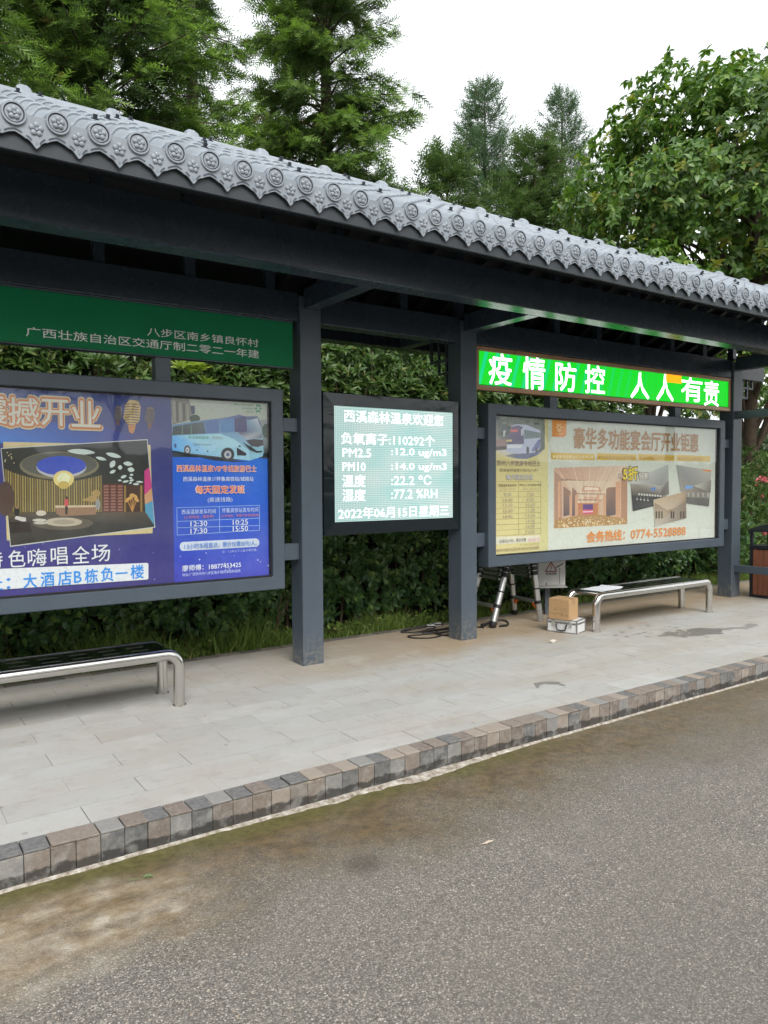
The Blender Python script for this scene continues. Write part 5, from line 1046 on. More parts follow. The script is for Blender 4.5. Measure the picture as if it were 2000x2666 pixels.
([(3.795,1.085),(3.814,1.085),(3.816,1.07),(3.796,1.071)],(232,214,176)),
([(4.292,1.095),(4.305,1.094),(4.307,1.084),(4.293,1.085)],(168,122,84)),
([(3.758,1.14),(3.767,1.14),(3.768,1.132),(3.758,1.132)],(240,228,206)),
([(4.05,1.062),(4.071,1.061),(4.073,1.045),(4.05,1.046)],(206,166,116)),
([(3.544,1.141),(3.554,1.14),(3.555,1.132),(3.544,1.132)],(206,166,116)),
([(3.741,1.088),(3.76,1.088),(3.762,1.073),(3.741,1.074)],(240,228,206)),
([(3.839,1.067),(3.861,1.066),(3.863,1.049),(3.839,1.05)],(168,122,84)),
([(3.844,1.142),(3.853,1.142),(3.854,1.135),(3.844,1.135)],(240,228,206)),
([(4.244,1.092),(4.258,1.092),(4.26,1.081),(4.244,1.082)],(168,122,84)),
([(3.397,1.114),(3.411,1.113),(3.413,1.101),(3.397,1.102)],(206,166,116)),
([(3.799,1.123),(3.811,1.123),(3.813,1.113),(3.799,1.113)],(168,122,84)),
([(3.267,1.137),(3.278,1.137),(3.279,1.128),(3.267,1.129)],(216,190,140)),
([(3.545,1.066),(3.568,1.065),(3.57,1.047),(3.545,1.047)],(206,166,116)),
([(3.416,1.081),(3.436,1.081),(3.438,1.064),(3.416,1.065)],(168,122,84)),
([(3.547,1.106),(3.563,1.105),(3.565,1.092),(3.548,1.093)],(216,190,140)),
([(3.768,1.078),(3.788,1.078),(3.79,1.062),(3.768,1.062)],(216,190,140)),
([(3.386,1.113),(3.401,1.112),(3.403,1.1),(3.386,1.1)],(168,122,84)),
([(3.224,1.155),(3.232,1.155),(3.233,1.148),(3.224,1.149)],(216,190,140)),
([(3.547,1.093),(3.565,1.093),(3.567,1.078),(3.547,1.079)],(216,190,140)),
([(4.121,1.097),(4.135,1.096),(4.136,1.085),(4.121,1.086)],(216,190,140)),
([(4.054,1.077),(4.072,1.076),(4.074,1.062),(4.054,1.062)],(216,190,140)),
([(3.389,1.107),(3.405,1.107),(3.406,1.094),(3.389,1.094)],(206,166,116)),
([(3.487,1.153),(3.495,1.152),(3.496,1.146),(3.487,1.146)],(206,166,116)),
([(3.208,1.142),(3.218,1.142),(3.219,1.133),(3.208,1.134)],(200,168,116)),
([(3.638,1.094),(3.656,1.093),(3.658,1.079),(3.638,1.079)],(240,228,206)),
([(3.568,1.084),(3.587,1.083),(3.59,1.067),(3.568,1.068)],(232,214,176)),
([(4.23,1.064),(4.249,1.063),(4.251,1.049),(4.23,1.049)],(206,166,116)),
([(3.215,1.119),(3.229,1.119),(3.23,1.107),(3.215,1.108)],(206,166,116)),
([(4.218,1.102),(4.23,1.102),(4.231,1.092),(4.218,1.093)],(240,228,206)),
([(3.593,1.062),(3.616,1.062),(3.619,1.043),(3.593,1.044)],(206,166,116)),
([(3.901,1.068),(3.922,1.067),(3.924,1.051),(3.901,1.052)],(206,166,116)),
([(3.296,1.093),(3.314,1.092),(3.316,1.077),(3.297,1.078)],(168,122,84)),
([(3.289,1.072),(3.31,1.071),(3.312,1.054),(3.289,1.054)],(216,190,140)),
([(3.673,1.108),(3.688,1.107),(3.69,1.094),(3.673,1.095)],(240,228,206)),
([(3.625,1.107),(3.641,1.106),(3.643,1.093),(3.625,1.094)],(240,228,206)),
([(3.274,1.076),(3.295,1.075),(3.297,1.058),(3.274,1.059)],(200,168,116)),
([(3.71,1.141),(3.72,1.14),(3.721,1.132),(3.71,1.133)],(200,168,116)),
([(3.738,1.068),(3.759,1.068),(3.762,1.05),(3.738,1.051)],(232,214,176)),
([(4.125,1.063),(4.145,1.062),(4.147,1.047),(4.125,1.047)],(206,166,116)),
([(3.793,1.065),(3.815,1.064),(3.818,1.046),(3.793,1.047)],(232,214,176)),
([(3.468,1.071),(3.49,1.07),(3.492,1.053),(3.468,1.054)],(232,214,176)),
([(3.555,1.111),(3.57,1.11),(3.572,1.098),(3.555,1.099)],(200,168,116)),
([(3.39,1.103),(3.406,1.103),(3.408,1.089),(3.39,1.09)],(168,122,84)),
([(3.282,1.084),(3.302,1.083),(3.304,1.067),(3.282,1.068)],(240,228,206)),
([(3.81,1.101),(3.826,1.101),(3.828,1.088),(3.81,1.089)],(168,122,84)),
([(4.183,1.069),(4.201,1.068),(4.203,1.054),(4.183,1.054)],(240,228,206)),
([(3.67,1.102),(3.687,1.101),(3.689,1.088),(3.67,1.088)],(240,228,206)),
([(4.241,1.118),(4.25,1.117),(4.251,1.11),(4.241,1.11)],(240,228,206)),
([(3.174,1.075),(3.195,1.074),(3.197,1.056),(3.174,1.057)],(200,168,116)),
([(3.2,1.084),(3.219,1.084),(3.221,1.068),(3.2,1.068)],(200,168,116)),
([(3.393,1.075),(3.414,1.075),(3.417,1.057),(3.394,1.058)],(200,168,116)),
([(3.276,1.084),(3.295,1.083),(3.297,1.067),(3.276,1.068)],(206,166,116)),
([(3.408,1.071),(3.43,1.07),(3.432,1.052),(3.408,1.053)],(216,190,140)),
([(3.602,1.127),(3.614,1.127),(3.616,1.117),(3.602,1.117)],(240,228,206)),
([(3.254,1.082),(3.273,1.081),(3.276,1.065),(3.254,1.066)],(232,214,176)),
([(3.45,1.077),(3.471,1.076),(3.473,1.059),(3.45,1.06)],(232,214,176)),
([(3.974,1.094),(3.99,1.094),(3.992,1.081),(3.974,1.082)],(232,214,176)),
([(3.499,1.158),(3.506,1.158),(3.507,1.152),(3.499,1.152)],(168,122,84)),
([(3.209,1.123),(3.222,1.122),(3.223,1.111),(3.209,1.112)],(240,228,206)),
([(4.251,1.064),(4.27,1.063),(4.272,1.049),(4.251,1.05)],(168,122,84)),
([(3.481,1.146),(3.49,1.146),(3.491,1.138),(3.481,1.139)],(232,214,176)),
([(3.613,1.151),(3.621,1.15),(3.622,1.143),(3.613,1.144)],(168,122,84)),
([(4.233,1.116),(4.242,1.115),(4.243,1.108),(4.233,1.108)],(232,214,176)),
([(3.538,1.091),(3.557,1.091),(3.559,1.076),(3.538,1.076)],(168,122,84)),
([(3.903,1.114),(3.916,1.114),(3.917,1.104),(3.903,1.104)],(240,228,206)),
([(4.237,1.114),(4.247,1.114),(4.248,1.106),(4.237,1.107)],(232,214,176)),
([(3.735,1.086),(3.754,1.086),(3.756,1.071),(3.735,1.071)],(216,190,140)),
([(3.703,1.089),(3.721,1.088),(3.723,1.073),(3.703,1.074)],(216,190,140)),
([(3.907,1.071),(3.927,1.071),(3.929,1.055),(3.907,1.056)],(206,166,116)),
([(3.867,1.071),(3.887,1.071),(3.889,1.054),(3.867,1.055)],(240,228,206)),
([(3.322,1.098),(3.339,1.097),(3.341,1.083),(3.322,1.084)],(240,228,206)),
([(3.243,1.115),(3.257,1.115),(3.258,1.103),(3.243,1.104)],(206,166,116)),
([(3.495,1.145),(3.505,1.144),(3.506,1.136),(3.495,1.137)],(240,228,206)),
([(3.598,1.094),(3.617,1.093),(3.618,1.078),(3.599,1.079)],(232,214,176)),
([(3.642,1.094),(3.661,1.093),(3.663,1.078),(3.643,1.079)],(232,214,176)),
([(3.939,1.063),(3.961,1.062),(3.963,1.045),(3.94,1.046)],(216,190,140)),
([(4,1.066),(4.02,1.065),(4.022,1.049),(4,1.05)],(206,166,116)),
([(3.565,1.101),(3.582,1.101),(3.584,1.087),(3.565,1.088)],(216,190,140)),
([(3.555,1.132),(3.567,1.132),(3.568,1.122),(3.555,1.123)],(200,168,116)),
([(3.697,1.152),(3.706,1.151),(3.706,1.145),(3.697,1.145)],(200,168,116)),
([(3.71,1.086),(3.729,1.085),(3.731,1.07),(3.71,1.07)],(232,214,176)),
([(3.631,1.064),(3.655,1.063),(3.657,1.045),(3.632,1.046)],(216,190,140)),
([(4.114,1.096),(4.128,1.096),(4.13,1.085),(4.114,1.085)],(216,190,140)),
([(3.799,1.135),(3.809,1.135),(3.81,1.126),(3.799,1.127)],(240,228,206)),
([(4.029,1.126),(4.039,1.125),(4.04,1.118),(4.029,1.118)],(240,228,206)),
([(3.93,1.131),(3.94,1.131),(3.941,1.123),(3.93,1.124)],(206,166,116)),
([(3.986,1.097),(4.001,1.097),(4.002,1.085),(3.986,1.085)],(240,228,206)),
([(3.821,1.136),(3.83,1.136),(3.831,1.128),(3.821,1.128)],(168,122,84)),
([(3.745,1.073),(3.766,1.073),(3.769,1.056),(3.746,1.056)],(200,168,116)),
([(3.348,1.104),(3.364,1.103),(3.366,1.09),(3.348,1.09)],(232,214,176)),
([(3.451,1.122),(3.464,1.122),(3.466,1.111),(3.451,1.112)],(168,122,84)),
([(3.755,1.114),(3.769,1.114),(3.77,1.103),(3.755,1.103)],(206,166,116)),
([(3.689,1.125),(3.702,1.125),(3.703,1.115),(3.69,1.115)],(206,166,116)),
([(3.459,1.091),(3.477,1.091),(3.479,1.075),(3.459,1.076)],(240,228,206)),
([(3.813,1.101),(3.829,1.1),(3.831,1.087),(3.813,1.088)],(240,228,206)),
([(3.242,1.098),(3.259,1.097),(3.261,1.083),(3.242,1.084)],(240,228,206)),
([(3.315,1.136),(3.326,1.136),(3.327,1.127),(3.315,1.127)],(240,228,206)),
([(3.338,1.114),(3.353,1.114),(3.354,1.102),(3.338,1.102)],(206,166,116)),
([(4.071,1.113),(4.083,1.113),(4.084,1.104),(4.071,1.104)],(240,228,206)),
([(3.247,1.068),(3.269,1.067),(3.271,1.049),(3.247,1.049)],(232,214,176)),
([(4.046,1.122),(4.056,1.122),(4.057,1.114),(4.046,1.114)],(206,166,116)),
([(3.152,1.071),(3.173,1.07),(3.175,1.052),(3.152,1.053)],(206,166,116)),
([(3.209,1.137),(3.22,1.136),(3.221,1.128),(3.209,1.128)],(206,166,116)),
([(3.505,1.157),(3.512,1.156),(3.513,1.15),(3.505,1.15)],(232,214,176)),
([(4.128,1.118),(4.138,1.117),(4.139,1.109),(4.128,1.11)],(206,166,116)),
([(3.161,1.085),(3.18,1.084),(3.182,1.068),(3.161,1.069)],(216,190,140)),
([(3.51,1.086),(3.529,1.085),(3.531,1.069),(3.51,1.07)],(200,168,116)),
([(4.002,1.094),(4.018,1.094),(4.019,1.081),(4.002,1.082)],(168,122,84)),
([(4.039,1.104),(4.053,1.104),(4.054,1.093),(4.039,1.094)],(168,122,84)),
([(3.346,1.151),(3.354,1.151),(3.355,1.144),(3.346,1.144)],(200,168,116)),
([(3.661,1.119),(3.674,1.119),(3.676,1.107),(3.661,1.108)],(216,190,140)),
([(3.601,1.105),(3.617,1.104),(3.619,1.091),(3.601,1.092)],(240,228,206)),
([(3.149,1.113),(3.164,1.112),(3.165,1.1),(3.149,1.1)],(168,122,84)),
([(3.577,1.083),(3.597,1.083),(3.599,1.066),(3.577,1.067)],(200,168,116)),
([(3.164,1.116),(3.178,1.115),(3.18,1.103),(3.164,1.104)],(232,214,176)),
([(3.541,1.122),(3.554,1.122),(3.556,1.111),(3.541,1.111)],(206,166,116)),
([(3.577,1.122),(3.59,1.122),(3.592,1.111),(3.577,1.112)],(216,190,140)),
([(3.412,1.08),(3.432,1.079),(3.435,1.063),(3.412,1.064)],(232,214,176)),
([(3.645,1.144),(3.655,1.144),(3.656,1.136),(3.645,1.136)],(200,168,116)),
([(3.148,1.144),(3.157,1.144),(3.158,1.136),(3.148,1.136)],(206,166,116)),
([(3.31,1.12),(3.323,1.119),(3.325,1.108),(3.31,1.109)],(216,190,140)),
([(3.822,1.135),(3.832,1.135),(3.833,1.127),(3.822,1.127)],(168,122,84)),
([(3.189,1.112),(3.204,1.112),(3.205,1.099),(3.189,1.1)],(216,190,140)),
([(3.48,1.119),(3.494,1.118),(3.495,1.107),(3.48,1.108)],(216,190,140)),
([(3.18,1.092),(3.198,1.091),(3.199,1.076),(3.18,1.077)],(168,122,84)),
([(3.684,1.153),(3.692,1.152),(3.693,1.146),(3.684,1.146)],(200,168,116)),
([(3.562,1.134),(3.573,1.134),(3.574,1.125),(3.562,1.125)],(200,168,116)),
([(3.838,1.131),(3.849,1.131),(3.85,1.123),(3.838,1.123)],(232,214,176)),
([(3.449,1.079),(3.469,1.079),(3.471,1.062),(3.449,1.063)],(168,122,84)),
([(3.765,1.103),(3.781,1.103),(3.782,1.09),(3.765,1.09)],(216,190,140)),
([(3.847,1.065),(3.868,1.065),(3.871,1.047),(3.847,1.048)],(232,214,176)),
([(3.186,1.129),(3.198,1.128),(3.199,1.119),(3.186,1.119)],(168,122,84)),
([(3.156,1.159),(3.163,1.159),(3.164,1.153),(3.156,1.153)],(216,190,140)),
([(3.695,1.154),(3.703,1.154),(3.704,1.148),(3.695,1.148)],(168,122,84)),
([(3.877,1.14),(3.885,1.14),(3.886,1.133),(3.877,1.133)],(232,214,176)),
([(4.274,1.102),(4.286,1.102),(4.287,1.093),(4.274,1.093)],(168,122,84)),
([(3.667,1.124),(3.68,1.123),(3.681,1.113),(3.667,1.113)],(232,214,176)),
([(3.161,1.069),(3.183,1.068),(3.185,1.05),(3.161,1.051)],(232,214,176)),
([(3.85,1.072),(3.87,1.071),(3.872,1.054),(3.85,1.055)],(168,122,84)),
([(3.452,1.15),(3.46,1.15),(3.461,1.143),(3.452,1.143)],(168,122,84)),
([(3.563,1.147),(3.572,1.147),(3.573,1.139),(3.563,1.14)],(232,214,176)),
([(4.029,1.082),(4.046,1.082),(4.048,1.068),(4.029,1.069)],(168,122,84)),
([(3.981,1.122),(3.992,1.122),(3.993,1.113),(3.981,1.114)],(240,228,206)),
([(4.228,1.086),(4.243,1.085),(4.245,1.074),(4.228,1.074)],(232,214,176)),
([(3.532,1.067),(3.554,1.066),(3.557,1.048),(3.532,1.049)],(168,122,84)),
([(3.627,1.115),(3.641,1.114),(3.643,1.102),(3.627,1.103)],(240,228,206)),
([(3.424,1.112),(3.439,1.111),(3.441,1.099),(3.424,1.099)],(200,168,116)),
([(3.997,1.087),(4.014,1.087),(4.016,1.074),(3.997,1.074)],(240,228,206)),
([(3.313,1.155),(3.321,1.155),(3.322,1.148),(3.314,1.148)],(216,190,140)),
([(3.225,1.08),(3.245,1.079),(3.247,1.062),(3.225,1.063)],(240,228,206)),
([(3.231,1.094),(3.248,1.093),(3.25,1.078),(3.231,1.079)],(200,168,116)),
([(4.057,1.074),(4.076,1.074),(4.078,1.059),(4.058,1.06)],(216,190,140)),
([(4.177,1.082),(4.193,1.082),(4.195,1.069),(4.177,1.07)],(240,228,206)),
([(3.34,1.159),(3.347,1.159),(3.347,1.153),(3.34,1.153)],(216,190,140)),
([(3.472,1.125),(3.485,1.125),(3.486,1.114),(3.472,1.115)],(168,122,84)),
([(3.87,1.138),(3.879,1.138),(3.88,1.13),(3.87,1.131)],(200,168,116)),
([(3.282,1.068),(3.304,1.068),(3.306,1.049),(3.282,1.05)],(216,190,140)),
([(3.445,1.148),(3.454,1.147),(3.455,1.14),(3.445,1.14)],(200,168,116)),
([(3.766,1.13),(3.777,1.13),(3.779,1.121),(3.766,1.121)],(168,122,84)),
([(4.19,1.076),(4.207,1.075),(4.209,1.062),(4.19,1.063)],(232,214,176)),
([(3.734,1.075),(3.755,1.074),(3.757,1.057),(3.734,1.058)],(200,168,116)),
([(3.838,1.101),(3.854,1.1),(3.856,1.088),(3.838,1.088)],(216,190,140)),
([(3.248,1.079),(3.268,1.079),(3.27,1.062),(3.248,1.063)],(216,190,140)),
([(3.235,1.076),(3.256,1.075),(3.258,1.058),(3.235,1.059)],(232,214,176)),
([(3.651,1.15),(3.66,1.149),(3.661,1.142),(3.651,1.142)],(200,168,116)),
([(3.675,1.146),(3.684,1.146),(3.685,1.139),(3.675,1.139)],(240,228,206)),
([(3.513,1.073),(3.534,1.072),(3.536,1.054),(3.513,1.055)],(206,166,116)),
([(4.028,1.07),(4.048,1.069),(4.05,1.054),(4.028,1.055)],(232,214,176)),
([(3.805,1.066),(3.827,1.065),(3.829,1.048),(3.805,1.048)],(168,122,84)),
([(3.738,1.133),(3.749,1.133),(3.751,1.124),(3.738,1.124)],(168,122,84)),
([(3.863,1.116),(3.875,1.116),(3.877,1.106),(3.863,1.106)],(232,214,176)),
([(3.674,1.123),(3.687,1.122),(3.688,1.112),(3.674,1.112)],(216,190,140)),
([(4.036,1.1),(4.05,1.099),(4.052,1.088),(4.036,1.088)],(216,190,140)),
([(3.362,1.1),(3.379,1.099),(3.38,1.085),(3.362,1.086)],(232,214,176)),
([(3.192,1.079),(3.212,1.078),(3.214,1.061),(3.192,1.062)],(200,168,116)),
([(3.216,1.118),(3.23,1.117),(3.231,1.106),(3.216,1.106)],(200,168,116)),
([(3.993,1.106),(4.007,1.106),(4.008,1.095),(3.993,1.096)],(200,168,116)),
([(4.242,1.082),(4.257,1.081),(4.259,1.069),(4.242,1.07)],(206,166,116)),
([(3.674,1.063),(3.697,1.062),(3.7,1.043),(3.674,1.044)],(168,122,84)),
([(3.796,1.103),(3.812,1.103),(3.814,1.09),(3.797,1.091)],(216,190,140)),
([(4.224,1.096),(4.237,1.095),(4.239,1.085),(4.224,1.086)],(200,168,116)),
([(3.155,1.074),(3.175,1.073),(3.178,1.055),(3.155,1.056)],(200,168,116)),
([(3.715,1.125),(3.727,1.125),(3.729,1.115),(3.715,1.116)],(240,228,206)),
([(3.34,1.113),(3.354,1.113),(3.356,1.1),(3.34,1.101)],(200,168,116)),
([(3.612,1.131),(3.624,1.13),(3.626,1.121),(3.613,1.121)],(232,214,176)),
([(3.342,1.113),(3.357,1.113),(3.358,1.101),(3.342,1.101)],(232,214,176)),
([(3.626,1.144),(3.636,1.144),(3.637,1.136),(3.626,1.136)],(168,122,84)),
([(3.352,1.116),(3.366,1.115),(3.368,1.103),(3.352,1.104)],(168,122,84)),
([(3.933,1.065),(3.954,1.065),(3.956,1.048),(3.933,1.049)],(168,122,84)),
([(3.302,1.123),(3.315,1.122),(3.316,1.112),(3.302,1.112)],(232,214,176)),
([(3.662,1.064),(3.685,1.064),(3.688,1.045),(3.662,1.046)],(206,166,116)),
([(4.252,1.101),(4.264,1.101),(4.266,1.092),(4.252,1.092)],(232,214,176)),
([(3.649,1.13),(3.661,1.129),(3.662,1.119),(3.649,1.12)],(232,214,176)),
([(3.457,1.079),(3.477,1.079),(3.479,1.062),(3.457,1.063)],(200,168,116)),
([(3.716,1.062),(3.739,1.061),(3.741,1.042),(3.716,1.043)],(216,190,140)),
([(3.728,1.141),(3.738,1.141),(3.739,1.133),(3.729,1.133)],(206,166,116)),
([(4.244,1.123),(4.252,1.123),(4.253,1.116),(4.244,1.116)],(216,190,140)),
([(4.018,1.117),(4.03,1.117),(4.031,1.108),(4.018,1.108)],(168,122,84)),
([(4.264,1.087),(4.278,1.087),(4.28,1.075),(4.264,1.076)],(232,214,176)),
([(3.162,1.065),(3.184,1.064),(3.187,1.046),(3.162,1.047)],(200,168,116)),
([(3.433,1.135),(3.444,1.135),(3.445,1.126),(3.433,1.126)],(232,214,176)),
([(3.816,1.065),(3.838,1.064),(3.84,1.047),(3.816,1.048)],(216,190,140)),
([(3.416,1.115),(3.43,1.114),(3.432,1.102),(3.416,1.103)],(240,228,206)),
([(3.596,1.079),(3.617,1.078),(3.619,1.061),(3.596,1.062)],(232,214,176)),
([(3.155,1.127),(3.168,1.126),(3.169,1.116),(3.156,1.117)],(216,190,140)),
([(3.902,1.081),(3.921,1.08),(3.923,1.065),(3.903,1.066)],(206,166,116)),
([(3.273,1.135),(3.284,1.135),(3.285,1.126),(3.273,1.126)],(168,122,84)),
([(4.094,1.081),(4.111,1.081),(4.113,1.067),(4.094,1.068)],(206,166,116)),
([(3.141,1.147),(3.15,1.146),(3.151,1.139),(3.141,1.139)],(216,190,140)),
([(3.863,1.145),(3.871,1.145),(3.872,1.138),(3.863,1.139)],(168,122,84)),
([(3.89,1.098),(3.906,1.097),(3.908,1.085),(3.891,1.085)],(206,166,116)),
([(3.541,1.108),(3.557,1.107),(3.559,1.094),(3.541,1.095)],(240,228,206)),
([(3.326,1.142),(3.336,1.142),(3.337,1.134),(3.326,1.134)],(240,228,206)),
([(4.095,1.119),(4.106,1.119),(4.107,1.111),(4.095,1.111)],(216,190,140)),
([(3.519,1.118),(3.533,1.118),(3.534,1.106),(3.519,1.107)],(168,122,84)),
([(3.408,1.132),(3.42,1.131),(3.421,1.122),(3.409,1.122)],(232,214,176)),
([(3.296,1.066),(3.318,1.065),(3.32,1.047),(3.296,1.048)],(232,214,176)),
([(3.165,1.146),(3.174,1.146),(3.175,1.138),(3.165,1.138)],(168,122,84)),
([(3.78,1.148),(3.789,1.148),(3.789,1.141),(3.78,1.142)],(206,166,116)),
([(3.262,1.148),(3.27,1.148),(3.271,1.14),(3.262,1.141)],(240,228,206)),
([(3.422,1.085),(3.442,1.084),(3.444,1.068),(3.423,1.069)],(168,122,84)),
([(3.542,1.092),(3.56,1.092),(3.562,1.077),(3.542,1.078)],(206,166,116)),
([(3.997,1.089),(4.013,1.089),(4.015,1.076),(3.997,1.077)],(240,228,206)),
([(3.472,1.115),(3.487,1.114),(3.488,1.102),(3.472,1.103)],(232,214,176)),
([(3.555,1.14),(3.566,1.14),(3.567,1.132),(3.555,1.132)],(168,122,84)),
([(4.374,1.556),(5.094,1.75),(5.117,1.387),(4.806,1.244),(4.423,1.193)],[(196,196,190),(170,170,168),(150,146,140),(96,94,96),(70,68,72)]),
([(4.378,1.517),(4.728,1.508),(4.943,1.487),(5.101,1.553),(5.112,1.39),(4.923,1.359),(4.396,1.38)],[(150,140,130),(190,188,180),(176,172,166),(130,124,116),(120,114,108),(90,86,84),(90,84,82)]),
([(4.76,1.468),(4.846,1.471),(4.846,1.434),(4.761,1.432)],(90,130,190)),
([(4.396,1.38),(4.945,1.359),(4.989,1.344),(4.806,1.244),(4.423,1.193)],(66,64,68)),
([(4.519,1.403),(4.552,1.401),(4.553,1.379),(4.519,1.381)],(206,202,196)),
([(4.569,1.4),(4.602,1.398),(4.603,1.376),(4.569,1.377)],(206,202,196)),
([(4.619,1.396),(4.653,1.395),(4.653,1.372),(4.619,1.374)],(206,202,196)),
([(4.67,1.393),(4.704,1.391),(4.704,1.369),(4.67,1.371)],(206,202,196)),
([(4.721,1.39),(4.755,1.388),(4.755,1.365),(4.721,1.367)],(206,202,196)),
([(4.772,1.386),(4.806,1.385),(4.806,1.362),(4.772,1.364)],(206,202,196)),
([(4.823,1.383),(4.858,1.381),(4.858,1.359),(4.824,1.36)],(206,202,196)),
([(4.875,1.38),(4.91,1.378),(4.91,1.355),(4.875,1.357)],(206,202,196)),
([(4.927,1.376),(4.962,1.374),(4.963,1.352),(4.928,1.353)],(206,202,196)),
([(4.514,1.332),(4.51,1.326),(4.499,1.323),(4.489,1.326),(4.485,1.333),(4.489,1.339),(4.499,1.342),(4.509,1.339)],(214,210,204)),
([(4.496,1.365),(4.496,1.333),(4.502,1.332),(4.502,1.365)],(170,166,160)),
([(4.58,1.327),(4.576,1.321),(4.566,1.318),(4.555,1.321),(4.551,1.328),(4.555,1.334),(4.566,1.337),(4.576,1.334)],(214,210,204)),
([(4.562,1.364),(4.562,1.331),(4.569,1.331),(4.568,1.364)],(170,166,160)),
([(4.647,1.322),(4.643,1.316),(4.633,1.313),(4.622,1.316),(4.618,1.323),(4.622,1.329),(4.633,1.332),(4.643,1.329)],(214,210,204)),
([(4.629,1.363),(4.629,1.33),(4.636,1.33),(4.635,1.363)],(170,166,160)),
([(4.715,1.317),(4.711,1.31),(4.7,1.308),(4.69,1.311),(4.685,1.317),(4.69,1.324),(4.7,1.326),(4.711,1.323)],(214,210,204)),
([(4.697,1.362),(4.697,1.329),(4.703,1.329),(4.703,1.362)],(170,166,160)),
([(4.441,1.215),(4.523,1.292),(4.518,1.294),(4.436,1.217)],(110,106,108)),
([(4.495,1.221),(4.585,1.29),(4.58,1.293),(4.49,1.224)],(110,106,108)),
([(4.548,1.228),(4.648,1.289),(4.643,1.292),(4.544,1.231)],(110,106,108)),
([(4.602,1.234),(4.711,1.287),(4.707,1.291),(4.598,1.237)],(110,106,108)),
([(4.656,1.241),(4.775,1.286),(4.771,1.289),(4.653,1.244)],(110,106,108)),
([(4.711,1.247),(4.839,1.285),(4.836,1.288),(4.708,1.251)],(110,106,108)),
([(5.262,1.742),(6.003,1.68),(5.96,1.214),(5.465,1.267),(5.451,1.4),(5.359,1.415)],[(150,150,150),(180,176,170),(120,116,112),(110,104,100),(150,140,130),(160,156,150)]),
([(5.415,1.525),(5.638,1.482),(6.005,1.558),(5.991,1.393),(5.416,1.414)],[(150,140,130),(190,186,178),(140,134,124),(110,104,98),(150,140,128)]),
([(5.443,1.494),(5.602,1.482),(5.603,1.447),(5.444,1.444)],(120,160,214)),
([(5.766,1.7),(6.003,1.683),(6.001,1.66),(5.863,1.668)],(214,140,80)),
([(5.498,1.399),(5.528,1.397),(5.525,1.343),(5.499,1.346)],(176,170,160)),
([(5.55,1.398),(5.58,1.397),(5.576,1.342),(5.55,1.345)],(130,124,118)),
([(5.601,1.398),(5.632,1.396),(5.628,1.341),(5.602,1.344)],(176,170,160)),
([(5.654,1.397),(5.685,1.395),(5.681,1.34),(5.655,1.344)],(130,124,118)),
([(5.706,1.397),(5.737,1.395),(5.734,1.34),(5.707,1.343)],(176,170,160)),
([(5.759,1.396),(5.79,1.394),(5.787,1.339),(5.76,1.342)],(130,124,118)),
([(5.812,1.395),(5.844,1.393),(5.84,1.338),(5.813,1.341)],(176,170,160)),
([(5.866,1.395),(5.898,1.393),(5.894,1.337),(5.867,1.34)],(130,124,118)),
([(5.92,1.394),(5.952,1.392),(5.948,1.336),(5.921,1.34)],(176,170,160)),
([(5.464,1.344),(5.968,1.315),(5.96,1.219),(5.47,1.269)],(104,100,98)),
([(4.805,1.321),(5.451,1.413),(5.48,1.079),(4.846,0.998)],[(196,176,150),(176,150,124),(120,104,90),(206,196,184)]),
([(4.827,1.287),(5.08,1.193),(5.214,1.204),(5.453,1.302),(5.473,1.079),(4.841,1.005)],[(150,130,110),(170,150,126),(150,128,104),(140,120,104),(130,118,108),(190,180,168)]),
([(4.85,1.179),(4.88,1.181),(4.881,1.097),(4.851,1.093)],(84,72,64)),
([(4.904,1.178),(4.934,1.179),(4.936,1.096),(4.905,1.091)],(84,72,64)),
([(4.959,1.176),(4.989,1.178),(4.99,1.094),(4.96,1.09)],(84,72,64)),
([(5.147,1.171),(5.178,1.173),(5.18,1.088),(5.148,1.084)],(84,72,64)),
([(5.192,1.17),(5.223,1.172),(5.225,1.087),(5.193,1.082)],(84,72,64)),
([(5.34,1.166),(5.372,1.168),(5.373,1.082),(5.341,1.078)],(84,72,64)),
([(5.397,1.165),(5.43,1.167),(5.431,1.08),(5.399,1.076)],(84,72,64)),
]
SCREEN_TEXT=[
('西溪森林温泉欢迎您', 0.429, 1.531, 2.0765, 2.1805, (255, 255, 255), 0.006, 0),
('负氧离子:110292个', 0.399, 1.426, 1.883, 1.983, (255, 255, 255), 0.006, 0),
('PM2.5', 0.412, 0.706, 1.771, 1.846, (255, 255, 255), 0.006, 0),
(':12.0 ug/m3', 0.928, 1.569, 1.776, 1.8585, (255, 255, 255), 0.006, 0),
('PM10', 0.411, 0.646, 1.65, 1.7245, (255, 255, 255), 0.006, 0),
(':14.0 ug/m3', 0.927, 1.569, 1.644, 1.726, (255, 255, 255), 0.006, 0),
('温度', 0.407, 0.645, 1.51, 1.615, (255, 255, 255), 0.006, 0),
(':22.2 ℃', 0.927, 1.383, 1.5235, 1.609, (255, 255, 255), 0.006, 0),
('湿度', 0.406, 0.644, 1.384, 1.4895, (255, 255, 255), 0.006, 0),
(':77.2 %RH', 0.926, 1.455, 1.398, 1.4805, (255, 255, 255), 0.006, 0),
('2022年06月15日星期三', 0.365, 1.596, 1.228, 1.328, (255, 255, 255), 0.006, 0),
]
SCREEN_PRINT=[
]
